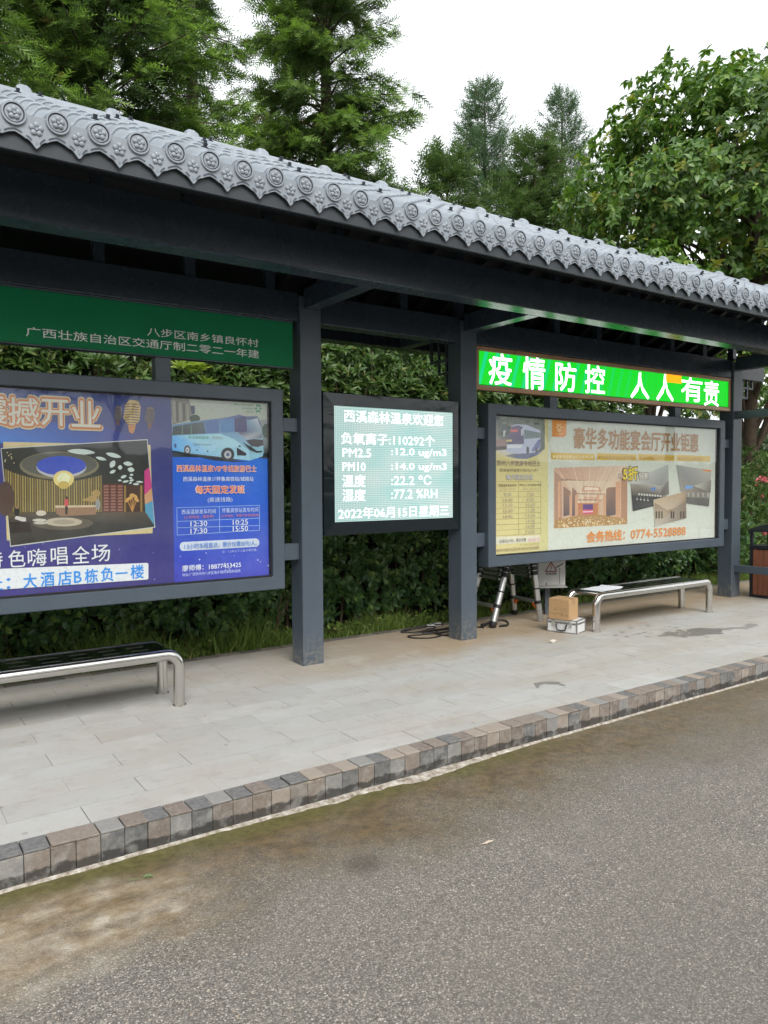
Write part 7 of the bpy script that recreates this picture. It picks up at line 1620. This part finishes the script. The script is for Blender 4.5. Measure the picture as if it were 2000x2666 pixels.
rf.add([(bx0-.02, by0-.02, .872), (bx1+.02, by0-.02, .872), (bx1+.02, by1+.02, .872), (bx0-.02, by1+.02, .872), (bx0-.02, by0-.02, .90), (bx1+.02, by0-.02, .90), (bx1+.02, by1+.02, .90), (bx0-.02, by1+.02, .90), (bx0+.12, by0+.13, .965), (bx1-.12, by0+.13, .965), (bx1-.12, by1-.13, .965), (bx0+.12, by1-.13, .965)],
       [(3, 2, 1, 0), (0, 1, 5, 4), (1, 2, 6, 5), (2, 3, 7, 6), (3, 0, 4, 7), (4, 5, 9, 8), (5, 6, 10, 9), (6, 7, 11, 10), (7, 4, 8, 11), (8, 9, 10, 11)])
part('canopy', rf, BF, t)
# small litter
def lump(name, loc, r, mat, label, cat, sq=(1, 1, .6)):
    b = bmesh.new(); bmesh.ops.create_icosphere(b, subdivisions=2, radius=1)
    for v in b.verts: v.co = Vector((v.co.x*sq[0], v.co.y*sq[1], v.co.z*sq[2]))*r*(1+.25*math.sin(5*v.co.x+3*v.co.y)+.18*math.sin(9*v.co.z+4*v.co.x))
    me = bpy.data.meshes.new(name); b.to_mesh(me); b.free(); me.materials.append(mat); return tag(link(name, me, None, loc), label, cat)
PALE = M('pale_stone', (.55, .5, .44), .8)
lump('pebble', (2.405, -.572, .012), .026, PALE, 'single pale pebble on the pavement in front of the carton', 'pebble', (1.3, .7, .6))
lump('wood_chip', (-.67, -3.03, -KH+.016), .02, M('bleached_wood', (.5, .42, .33), .8), 'pale wood chip lying out on the asphalt', 'wood chip', (1.6, .3, .22))
lf_ = MB(); pts = []
for k in range(14):
    a = 2*math.pi*k/14; r = (.032 if k % 2 == 0 else .011); pts.append((r*math.cos(a), r*math.sin(a)))
lf_.v = [(0, 0, .006)]+[(x, y, .002+.006*(i % 2)) for i, (x, y) in enumerate(pts)]; lf_.f = [(0, i+1, (i+1) % 14+1) for i in range(14)]; lf_.mi = [0]*14
lf_.tube([(-.04, 0, .003), (-.085, .012, .004)], .0018, 5)
o = link('fallen_leaf', lf_.mesh('fallen_leaf', M('green_maple_leaf', (.12, .16, .06), .6)), None, (-2.058, -2.407, -KH+.004)); tag(o, 'green star shaped leaf fallen in the mossy gutter', 'leaf')
bpy.data.objects.remove(FO)
# ================================================================== planting
def leaf_mat(name, stops, rough=.45, trans=.3, spec=.4):
    n = NT(name); geo = n.new('ShaderNodeNewGeometry'); c = n.ramp(geo.outputs['Random Per Island'], stops)
    c = n.mix(n.math('MULTIPLY', n.ramp(n.noise(1.7, 3), [(.35, 0), (.65, 1)]), .22), c, tuple(v*.55 for v in stops[0][1]))
    n.col(c); n.rough(rough); n.p.inputs['Specular IOR Level'].default_value = spec
    tl = n.new('ShaderNodeBsdfTranslucent'); hs = n.new('ShaderNodeHueSaturation', Saturation=1.15, Value=1.5); n.l(c, hs.inputs['Color']); n.l(hs.outputs[0], tl.inputs[0])
    mx = n.new('ShaderNodeMixShader'); mx.inputs[0].default_value = trans; n.l(n.p.outputs[0], mx.inputs[1]); n.l(tl.outputs[0], mx.inputs[2]); n.l(mx.outputs[0], n.out.inputs[0]); return n.m
BARK = M('brown_bark', (.085, .06, .042), .9, var=.3, scale=9, bump=.7, bscale=22)
TWIG = M('brown_twig', (.14, .095, .06), .9, var=.3, scale=12)
LANCE = (np.array([(0, 0, 0), (.4, -.5, .10), (.4, .5, .10), (.48, 0, -.02), (1, 0, -.16)], np.float32), np.array([(0, 2, 3), (0, 3, 1), (1, 3, 4), (3, 2, 4)]))
OBOV = (np.array([(0, 0, 0), (.36, -.3, .05), (.36, .3, .05), (.72, -.5, .05), (.72, .5, .05), (.6, 0, -.03), (1, 0, -.1)], np.float32), np.array([(0, 2, 5), (0, 5, 1), (1, 5, 3), (5, 2, 4), (3, 5, 6), (5, 4, 6)]))
OVATE = (np.array([(0, 0, 0), (.22, -.42, .06), (.22, .42, .06), (.55, -.44, -.02), (.55, .44, -.02), (.42, 0, -.03), (1, 0, -.34)], np.float32), np.array([(0, 2, 5), (0, 5, 1), (1, 5, 3), (5, 2, 4), (3, 5, 6), (5, 4, 6)]))
BLADE = (np.array([(0, -.5, 0), (0, .5, 0), (.55, -.38, .10), (.55, .38, .10), (1, 0, .38)], np.float32), np.array([(0, 1, 3), (0, 3, 2), (2, 3, 4)]))
def needle_twig(k, r):
    v, f = [], []
    for i in range(k):
        t = .02+.95*i/k; sd = 1 if i % 2 else -1; w = .058; ln = r*(1-.4*t); hh = [.06, -.03, .12, .02][i % 4]
        b = len(v); v += [(t-w, .01*sd, 0), (t+w, .01*sd, 0), (t+ln*.75, sd*ln, hh)]; f.append((b, b+1, b+2))
    b = len(v); v += [(0, -.012, 0), (0, .012, 0), (1.0, 0, 0)]; f.append((b, b+1, b+2))
    return np.array(v, np.float32), np.array(f)
SPRAY = needle_twig(10, .3); SPRAY_S = needle_twig(7, .34); SPIKE = needle_twig(8, .16)
def unit(a): return a/np.maximum(np.linalg.norm(a, axis=-1, keepdims=True), 1e-9)
def scatter(name, tpl, P, D, N, L, Wd, mats, mi=None):
    """one mesh of many leaves: template tpl laid along D with width Wd, its face turned to N"""
    tv, tf = tpl; n = len(P); D = unit(D); Sd = unit(np.cross(D, N)); Nn = np.cross(Sd, D)
    L = np.asarray(L).reshape(-1, 1, 1); Wd = np.asarray(Wd).reshape(-1, 1, 1)
    V = P[:, None, :] + D[:, None, :]*tv[None, :, :1]*L + Sd[:, None, :]*tv[None, :, 1:2]*Wd + Nn[:, None, :]*tv[None, :, 2:3]*L
    F = (tf[None]+(np.arange(n)*len(tv))[:, None, None]).reshape(-1, 3)
    me = bpy.data.meshes.new(name); V = V.reshape(-1, 3).astype(np.float32); me.vertices.add(len(V)); me.vertices.foreach_set('co', V.ravel())
    me.loops.add(F.size); me.loops.foreach_set('vertex_index', F.ravel().astype(np.int32)); me.polygons.add(len(F)); me.polygons.foreach_set('loop_start', np.arange(0, F.size, 3, dtype=np.int32))
    try: me.polygons.foreach_set('loop_total', np.full(len(F), 3, np.int32))
    except Exception: pass
    for mt in (mats if isinstance(mats, list) else [mats]): me.materials.append(mt)
    if mi is not None: me.polygons.foreach_set('material_index', np.repeat(mi, len(tf)).astype(np.int32))
    me.update(calc_edges=True); me.validate(); return me
def clusters(C, A, k, spread, up=.15):
    """k leaves round each cluster axis A at C -> positions, directions, normals"""
    n = len(C); A = unit(A); ref = np.where(np.abs(A[:, 2:3]) < .9, np.array([[0, 0, 1.]]), np.array([[1., 0, 0]])); X = unit(np.cross(A, ref)); Y = np.cross(A, X)
    th = rng.uniform(0, 2*np.pi, (n, 1))+np.arange(k)[None]*2.4; sp = spread*rng.uniform(.55, 1.25, (n, k))
    D = A[:, None, :]*np.cos(sp)[..., None]+(X[:, None, :]*np.cos(th)[..., None]+Y[:, None, :]*np.sin(th)[..., None])*np.sin(sp)[..., None]
    D = D+np.array([0, 0, up]); D = D.reshape(-1, 3); P = np.repeat(C, k, 0)+unit(D)*.006; N = np.repeat(A, k, 0)+rng.normal(0, .25, (n*k, 3))+np.array([0, 0, .35]); return P, unit(D), N
def wob(x, z, ph, sc=1.0):
    return (np.sin(2.1*sc*x+ph)+np.sin(3.7*sc*z+1.3*ph)+np.sin(5.3*sc*x-2.9*sc*z+2*ph)*.7+np.sin(9.1*sc*x+7.7*sc*z+ph)*.4)/3.1
HEDGE = leaf_mat('hedge_leaf', [(0, (0.066, 0.144, 0.06)), (0.45, (0.106, 0.213, 0.079)), (0.8, (0.152, 0.274, 0.093)), (0.93, (0.212, 0.365, 0.093)), (1, (0.317, 0.425, 0.106))], .3, .22, .55)
SHRUB = leaf_mat('shrub_leaf', [(0, (0.066, 0.128, 0.038)), (0.45, (0.096, 0.172, 0.049)), (0.8, (0.132, 0.211, 0.065)), (0.95, (0.177, 0.246, 0.076)), (1, (0.28, 0.238, 0.091))], .38, .3, .45)
YOUNG = leaf_mat('young_shoot_leaf', [(0, (.3, .42, .08)), (1, (.42, .52, .13))], .4, .35)
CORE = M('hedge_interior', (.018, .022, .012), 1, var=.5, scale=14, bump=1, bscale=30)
# clipped evergreen hedge behind the shelter
HX0, HX1 = -5.2, 8.2
n = 5200; hx = rng.uniform(HX0, HX1, n); hz = .1+1.25*rng.uniform(0, 1, n); fy = 1.28+.09*wob(hx, hz, .4, 1.6)+.06*wob(hx, hz, 2.2, 4) + .10*(hz < .3)
dp_ = rng.exponential(.15, n)+np.where(hz > 1.15, rng.uniform(0, .8, n), 0); C = np.stack([hx, fy+dp_, hz], 1); A = np.stack([rng.normal(0, .5, n), -1.0+rng.normal(0, .4, n), .45+rng.normal(0, .5, n)], 1)
P, D, N = clusters(C, A, 7, 1.05, .1); k = len(P); L = rng.uniform(.065, .11, k)
t = thing('hedge', 'dark clipped evergreen hedge running low behind the shelter', 'hedge', (1.5, 1.5, 0))
part('foliage', scatter('foliage', OBOV, P, D, N, L, L*rng.uniform(.42, .56, k), HEDGE), None, t)
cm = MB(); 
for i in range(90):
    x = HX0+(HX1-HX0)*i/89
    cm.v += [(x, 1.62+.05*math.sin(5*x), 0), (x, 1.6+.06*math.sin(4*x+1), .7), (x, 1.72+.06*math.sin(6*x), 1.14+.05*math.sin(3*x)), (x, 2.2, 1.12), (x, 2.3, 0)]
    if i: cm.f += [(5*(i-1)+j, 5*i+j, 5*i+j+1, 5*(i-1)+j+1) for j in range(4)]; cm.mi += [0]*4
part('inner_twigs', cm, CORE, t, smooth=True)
st = MB()
for i in range(60):
    x = HX0+.1+i*.22; st.tube([(x, 1.5, 0), (x+random.uniform(-.1, .1), 1.45, .5), (x+random.uniform(-.2, .2), 1.42+random.uniform(-.1, .1), 1.1)], [.016, .012, .006], 5)
part('stems', st, TWIG, t)
# taller loose shrubs behind it
n = 9500; hx = rng.uniform(HX0, HX1, n); hz = .7+3.15*rng.uniform(0, 1, n)**.8; fy = 2.75+.14*wob(hx, hz, 1.4, 1.3)+.3*np.maximum(0, hz-2.7)
topz = 3.6+.18*wob(hx, hx*.3, .7, 1.5); keep = hz < topz; hx, hz, fy = hx[keep], hz[keep], fy[keep]; n = len(hx)
C = np.stack([hx, fy+rng.exponential(.2, n), hz], 1); A = np.stack([rng.normal(0, .5, n), -.9+rng.normal(0, .4, n), .75+rng.normal(0, .5, n)], 1)
P, D, N = clusters(C, A, 7, .95, -.05); k = len(P); L = rng.uniform(.09, .165, k)
t = thing('shrub_row', 'tall loose green shrubs rising behind the dark hedge', 'shrubs', (1.5, 3, 0))
part('foliage', scatter('foliage', LANCE, P, D, N, L, L*rng.uniform(.3, .4, k), SHRUB), None, t)
st = MB()
for i in range(150):
    x = HX0+.1+i*.089; z = random.uniform(1.4, 2.2); st.tube([(x, 3.2, z-.6), (x+random.uniform(-.15, .15), 3.05, z), (x+random.uniform(-.3, .3), 2.85+random.uniform(-.1, .15), z+random.uniform(.7, 1.4))], [.012, .008, .003], 4)
part('stems', st, TWIG, t)
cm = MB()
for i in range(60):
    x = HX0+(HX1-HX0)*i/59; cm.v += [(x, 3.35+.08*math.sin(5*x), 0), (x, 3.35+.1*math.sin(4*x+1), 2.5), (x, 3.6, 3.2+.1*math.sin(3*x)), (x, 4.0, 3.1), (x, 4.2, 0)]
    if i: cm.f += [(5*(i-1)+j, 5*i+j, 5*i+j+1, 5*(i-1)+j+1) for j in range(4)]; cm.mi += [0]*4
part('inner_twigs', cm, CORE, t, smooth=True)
# bright young shoots peeping between the panels
for q, (x, y, z, lab) in enumerate(((.03, 2.45, 2.78, 'fresh lime green shoot in the gap under the green name panel'), (-1.0, 2.45, 2.76, 'pale green shoot left of the lime one under the name panel'), (.34, .98, .5, 'light green sprig of low leaves just behind the near post'))):
    n = 9 if q < 2 else 5; C = np.array([(x, y, z)])+rng.normal(0, .09, (n, 3))*np.array([1.3, .5, .8]); A = np.stack([rng.normal(0, .35, n), -.5+rng.normal(0, .3, n), 1+rng.normal(0, .2, n)], 1)
    P, D, N = clusters(C, A, 8, .9, .1); k = len(P); L = rng.uniform(.12, .19, k)*(1 if q < 2 else .55)
    t = thing('shoot', lab, 'shoot', (x, y+.2, z-.4)); part('leaves', scatter('leaves', LANCE, P, D, N, L, L*.27, YOUNG if q < 1 else SHRUB), None, t)
    sm = MB()
    for c in C: sm.tube([(x, y+.25, z-.45), tuple((Vector((x, y+.2, z-.4))+Vector(c))*.5+Vector((0, .03, 0))), tuple(c)], [.006, .004, .003], 4)
    part('stem', sm, TWIG, t)
# grass in the bed
GRASS = leaf_mat('grass_blade', [(0, (0.113, 0.178, 0.039)), (0.5, (0.171, 0.265, 0.053)), (0.9, (0.238, 0.33, 0.079)), (1, (0.37, 0.317, 0.146))], .5, .3, .3)
n = 26000; gx = rng.uniform(-4.2, 8.5, n); gy = .845+rng.beta(1.2, 2.2, n)*.55; tuft = np.clip(.55+.75*wob(gx, gy*3, .9, 2.1), .12, 1.2)*np.where(gx < .1, 1.9, np.where(gx < 2.2, 1.1, .9))
L = rng.uniform(.06, .24, n)*tuft; keep = rng.uniform(0, 1, n) < np.clip(tuft, .35, 1); gx, gy, L = gx[keep], gy[keep], L[keep]; n = len(gx)
D = np.stack([rng.normal(0, .42, n), -.12+rng.normal(0, .4, n), np.ones(n)], 1); N = np.stack([rng.normal(0, 1, n), rng.normal(0, 1, n), np.full(n, .3)], 1)
o = part('grass', scatter('grass', BLADE, np.stack([gx, gy, np.full(n, -.02)], 1), D, N, L, rng.uniform(.004, .009, n), GRASS), None, None); tag(o, 'ragged grass between the pavement edging and the hedge', 'grass', kind='stuff')
n = 16000; gx = rng.uniform(7.2, 16, n); gy = rng.uniform(.9, 6, n); L = rng.uniform(.05, .2, n)
D = np.stack([rng.normal(0, .5, n), rng.normal(0, .5, n), np.ones(n)], 1); N = rng.normal(0, 1, (n, 3)); gzv = np.array([gz(a, b) for a, b in zip(gx, gy)])
o = part('meadow_grass', scatter('meadow_grass', BLADE, np.stack([gx, gy, gzv-.01], 1), D, N, L, rng.uniform(.008, .016, n), GRASS), None, None); tag(o, 'bright lawn grass beyond the far end of the shelter', 'grass', kind='stuff')
# low weeds at the hedge foot
n = 420; C = np.stack([rng.uniform(-3.5, 6.5, n), rng.uniform(.86, 1.12, n), rng.uniform(.01, .1, n)], 1); P, D, N = clusters(C, np.tile([0, -.3, 1.], (n, 1)), 6, 1.2, .2); k = len(P); L = rng.uniform(.025, .05, k)
o = part('weeds', scatter('weeds', OBOV, P, D, N, L, L*.6, GRASS), None, None); tag(o, 'small creeping weeds along the edging bricks', 'weeds', kind='stuff')
# ---------------------------------------------------------------- conifers
NEEDLE = leaf_mat('conifer_needle', [(0, (0.067, 0.116, 0.043)), (0.5, (0.106, 0.175, 0.057)), (1, (0.156, 0.235, 0.07))], .5, .22, .35)
NEWTIP = leaf_mat('conifer_new_growth', [(0, (0.153, 0.257, 0.063)), (1, (0.271, 0.402, 0.095))], .5, .3, .35)
BLUEN = leaf_mat('far_conifer_needle', [(0, (0.083, 0.141, 0.078)), (0.5, (0.112, 0.18, 0.097)), (1, (0.146, 0.225, 0.119))], .5, .25, .35)
DEADN = leaf_mat('dry_needle', [(0, (.13, .07, .035)), (1, (.22, .12, .06))], .7, .15, .2)
def conifer(label, x, y, H, z0, rad, nb, seed, mats, spray=.21, tpl=SPRAY, per=15, droop=.35, power=.8, lean=0):
    r = np.random.default_rng(seed); zb = gz(x, y); t = thing('conifer_tree', label, 'tree', (x, y, zb), 'conifers behind the shelter')
    tp = [(x+lean*(i/8)**1.5, y, zb-.1+(H+.1)*i/8) for i in range(9)]; part('trunk', MB().tube(tp, [max(.012, .018*H*(1-i/8)**.8) for i in range(9)], 9), BARK, t, smooth=True)
    br = MB(); PP, DD, NN, LL, MI = [], [], [], [], []
    for b in range(nb):
        u = (b+r.uniform(0, 1))/nb; h = z0+(H-z0)*u; ln = rad*((1-u)**power)*r.uniform(.55, 1.15)+.14
        az = r.uniform(0, 2*math.pi); d = np.array([math.cos(az), math.sin(az), 0]); el = .35+.35*u+r.normal(0, .15)
        s0 = np.array([x+lean*(h/H)**1.5, y, zb+h]); npt = 6; pts = []
        for i in range(npt+1):
            q = i/npt; pts.append(s0+d*ln*q*math.cos(el*.5)+np.array([0, 0, ln*(math.sin(el)*q-droop*1.6*q*q*(1 if u < .85 else .3)+.18*q**4)]))
        br.tube([tuple(p) for p in pts], [max(.003, .013*ln*(1-i/npt)+.003) for i in range(npt+1)], 5)
        pts = np.array(pts); m = int(per*ln/.55)+4
        side = np.cross(d, [0, 0, 1])
        qs = np.concatenate([r.uniform(.12, 1, m)**.75, [1, .97, .93]])
        for q in qs:
            k = min(npt-1, int(q*npt)); f = q*npt-k; p = pts[k]*(1-f)+pts[k+1]*f; ax = unit(pts[k+1]-pts[k])
            sg = r.choice([-1, 1]); tl = (.14+.26*ln*(1-q)*.8)*r.uniform(.5, 1.1)      # side twig
            tdir = unit(ax*.75+side*sg*r.uniform(.3, 1)+np.array([0, 0, r.normal(-.12, .22)])) if q < .93 else unit(ax+r.normal(0, .2, 3))
            e = p+tdir*tl*.8; ns = max(1, int(tl/.085))
            for j in range(ns):
                g_ = (j+.5)/ns; pp = p+(e-p)*g_
                dd = unit(tdir+side*r.normal(0, .5)+np.array([0, 0, r.normal(-.15-.25*droop, .3)])); PP.append(pp); DD.append(dd); NN.append(np.array([0, 0, 1.])+r.normal(0, .35, 3)); LL.append(spray*r.uniform(.6, 1.25))
                MI.append(1 if (q > .62 and r.uniform() < .6) or r.uniform() < .06 else (2 if r.uniform() < .015 else 0))
    part('branches', br, BARK, t); k = len(PP)
    me = scatter('crown', tpl, np.array(PP), np.array(DD), np.array(NN), np.array(LL), np.array(LL), mats, np.array(MI)); part('crown', me, None, t); return k
CN = [NEEDLE, NEWTIP, DEADN]; CL_ = [NEEDLE, NEEDLE, DEADN]; CF = [BLUEN, BLUEN, DEADN]
cnt = []
cnt.append(conifer('large dense conifer with drooping boughs filling the upper left', -.2, 5.6, 13, 3.0, 2.3, 355, 1, CN, .27, power=.55))
cnt.append(conifer('dark conifer cut off by the left edge of the photo', -2.4, 4.6, 12, 4.6, 1.3, 150, 2, CN, .25, power=.5))
cnt.append(conifer('second conifer just right of the large dense one, half behind it', 1.9, 7.4, 13, 3.6, 1.5, 150, 3, CN, .27, power=.5))
cnt.append(conifer('tall open conifer with layered boughs right of the gap of sky', 4.6, 7.4, 14, 3.6, 2.45, 270, 4, CN, .29, droop=.42, power=.5))
cnt.append(conifer('pointed far conifer, left one of the two spires', 14.7, 14, 14.9-gz(14.7, 14), 3.5, 2.5, 300, 5, CF, .36, SPIKE, 9, .1, .75))
cnt.append(conifer('pointed far conifer, right one of the two spires', 18.5, 14, 15.7-gz(18.5, 14), 3.5, 2.4, 300, 6, CF, .36, SPIKE, 9, .1, .75))
cnt.append(conifer('shorter conifer in front of the left spire', 9.6, 9.8, 9.6, 2.6, 2.4, 210, 7, CL_, .36, SPRAY_S, 12, .25, .6))
cnt.append(conifer('shorter conifer in front of the right spire', 13.6, 10.6, 11.4-gz(13.6, 10.6), 2.6, 2.8, 230, 8, CL_, .36, SPRAY_S, 12, .25, .6))
cnt.append(conifer('low rounded conifer between the tall open one and the spires', 7.9, 11, 9.6, 3, 2.1, 150, 9, CL_, .36, SPRAY_S, 11, .25, .5))
# ---------------------------------------------------------------- broadleaf tree at the right
BROAD = leaf_mat('broad_leaf', [(0, (0.068, 0.14, 0.034)), (0.4, (0.105, 0.199, 0.042)), (0.8, (0.155, 0.265, 0.055)), (0.96, (0.241, 0.344, 0.068)), (1, (0.376, 0.293, 0.08))], .36, .28, .45)
YELLOW = leaf_mat('yellow_green_leaf', [(0, (.2, .26, .05)), (1, (.36, .36, .07))], .4, .35)
def broadleaf(label, x, y, cz, rx, rz, ncl, seed, leaf=.2, group=None):
    global rng
    rng = np.random.default_rng(seed); zb = gz(x, y); t = thing('broadleaf_tree', label, 'tree', (x, y, zb), group)
    ce = np.array([x, y, cz]); nl = 34
    lob = unit(rng.normal(0, 1, (nl, 3)))*np.array([rx, rx, rz])*rng.uniform(.35, .85, (nl, 1))+ce; lr_ = rng.uniform(.24, .42, nl)*rx
    which = rng.integers(0, nl, ncl); dirs = unit(rng.normal(0, 1, (ncl, 3))+unit(lob[which]-ce)*.55+np.array([0, 0, .25]))
    C = lob[which]+dirs*(lr_[which]*rng.uniform(.55, 1.08, ncl))[:, None]; C = C[C[:, 2] > zb+1.6]
    A = unit((C-ce)/np.array([rx, rx, rz]))*.8+np.array([0, 0, .35])+rng.normal(0, .35, C.shape)
    P, D, N = clusters(C, A, 7, 1.2, -.5); k = len(P); L = rng.uniform(.7, 1.15, k)*leaf
    mi = np.repeat((rng.uniform(0, 1, len(C)) < .03).astype(int), 7)
    part('crown', scatter('crown', OVATE, P, D, N, L, L*rng.uniform(.5, .62, k), [BROAD, YELLOW], mi), None, t)
    part('trunk', MB().tube([(x, y, zb-.1), (x+.05, y, zb+1), (x-.05, y+.05, zb+2.2), (x, y, cz-.3)], [.2, .16, .14, .08], 10), BARK, t, smooth=True)
    lm = MB()
    for q in lob: 
        s = Vector((x, y, zb+1.8+(cz-zb-1.8)*random.uniform(0, .9))); e = Vector(q); lm.tube([tuple(s), tuple(s.lerp(e, .5)+Vector((0, 0, .15))), tuple(e)], [.06, .035, .012], 6)
        for _ in range(4): lm.tube([tuple(e.lerp(s, random.uniform(0, .5))), tuple(e+Vector((random.uniform(-.5, .5), random.uniform(-.5, .5), random.uniform(-.1, .5))))], [.012, .004], 4)
    part('limbs', lm, BARK, t); return t
bt = broadleaf('large broadleaf tree with glossy drooping leaves at the right', 12.9, 3.4, 7.6, 3.9, 3.8, 7600, 21, .17)
broadleaf('smaller yellow green broadleaf tree below the large one', 9.5, 3.6, 4.4, 1.8, 1.7, 1700, 22, .15)
# ---------------------------------------------------------------- bushes beyond the far end
PINK = leaf_mat('pink_petal', [(0, (.5, .1, .12)), (1, (.68, .24, .26))], .5, .35)
def bush(label, x, y, r, h, ncl, seed, mat, leaf, flowers=0, wd=.22):
    global rng
    rng = np.random.default_rng(seed); zb = gz(x, y); t = thing('bush', label, 'bush', (x, y, zb))
    d = unit(rng.normal(0, 1, (ncl, 3))*np.array([1, 1, .9])+np.array([0, 0, .5])); rr = rng.uniform(.5, 1.05, ncl)[:, None]; C = np.array([x, y, zb+h*.42])+d*rr*np.array([r, r, h*.56])*(1+.22*wob(d[:, 0]*3, d[:, 2]*3, seed))[:, None]; C = C[C[:, 2] > zb+.03]
    A = d[:len(C)]+np.array([0, 0, .4]); P, D, N = clusters(C, A, 8, .95, .05); k = len(P); L = rng.uniform(.7, 1.2, k)*leaf
    part('foliage', scatter('foliage', LANCE, P, D, N, L, L*wd, mat), None, t)
    sm = MB()
    for i in range(9): a = i*.7; sm.tube([(x+.06*math.cos(a), y+.06*math.sin(a), zb-.05), (x+r*.35*math.cos(a), y+r*.35*math.sin(a), zb+h*.45), (x+r*.6*math.cos(a), y+r*.6*math.sin(a), zb+h*.8)], [.02, .014, .006], 5)
    part('stems', sm, TWIG, t)
    for i in range(flowers):
        cand = C[rng.integers(0, len(C), 6)]; q = cand[np.argmin(cand[:, 1]+cand[:, 0])]; q = np.array([x, y, zb+h*.45])+(q-np.array([x, y, zb+h*.45]))*1.1
        Pf, Df, Nf = clusters(np.tile(q, (3, 1))+rng.normal(0, .03, (3, 3)), rng.normal(0, .4, (3, 3))+np.array([-.6, -.7, .6]), 6, 1.0); part('flower', scatter('flower', OBOV, Pf, Df, Nf, np.full(len(Pf), .085), np.full(len(Pf), .06), PINK), None, t)
bush('leafy bush with pink flowers between the last post and the bin', 9.4, 1.9, .95, 1.75, 420, 31, SHRUB, .17, 7)
bush('pink flowering bush farther back above the litter bin', 11.6, 2.7, 1.2, 2.1, 460, 32, SHRUB, .17, 6)
bush('low glossy bush behind the litter bin', 8.3, 1.35, .65, 1.05, 330, 33, HEDGE, .11, 0, .42)
bush('grey green bush on the bank behind the pink flowers', 15.5, 5.0, 1.8, 2.6, 500, 34, BLUEN, .14, 0, .35)
bush('yellow green bush high on the bank behind the last post', 19, 7.5, 2.2, 3.0, 500, 35, SHRUB, .2, 0, .35)
# trees over the road behind the viewer (seen mirrored in the panes)
def copy_tree(root, loc, rz, label, group):
    r = root.copy(); COL.objects.link(r); r.location = loc; r.rotation_euler = (0, 0, rz); r['label'] = label; r['group'] = group
    for ch in list(root.children): c = ch.copy(); COL.objects.link(c); c.parent = r
    return r
for i in range(6):
    x, y = -24+i*9.5+random.uniform(-1, 1), -16-(i % 2)*2.5; r_ = copy_tree(bt, (x, y, gz(x, y)-.1), i*1.7, 'broadleaf tree across the road, mirrored in the board glass', 'trees across the road'); r_.scale = (1.0, 1.0, .62)
print('SPRAYS', cnt, 'TRIS', sum(len(o.data.polygons) for o in bpy.data.objects if o.type == 'MESH' and o.data.users), len(bpy.data.objects))
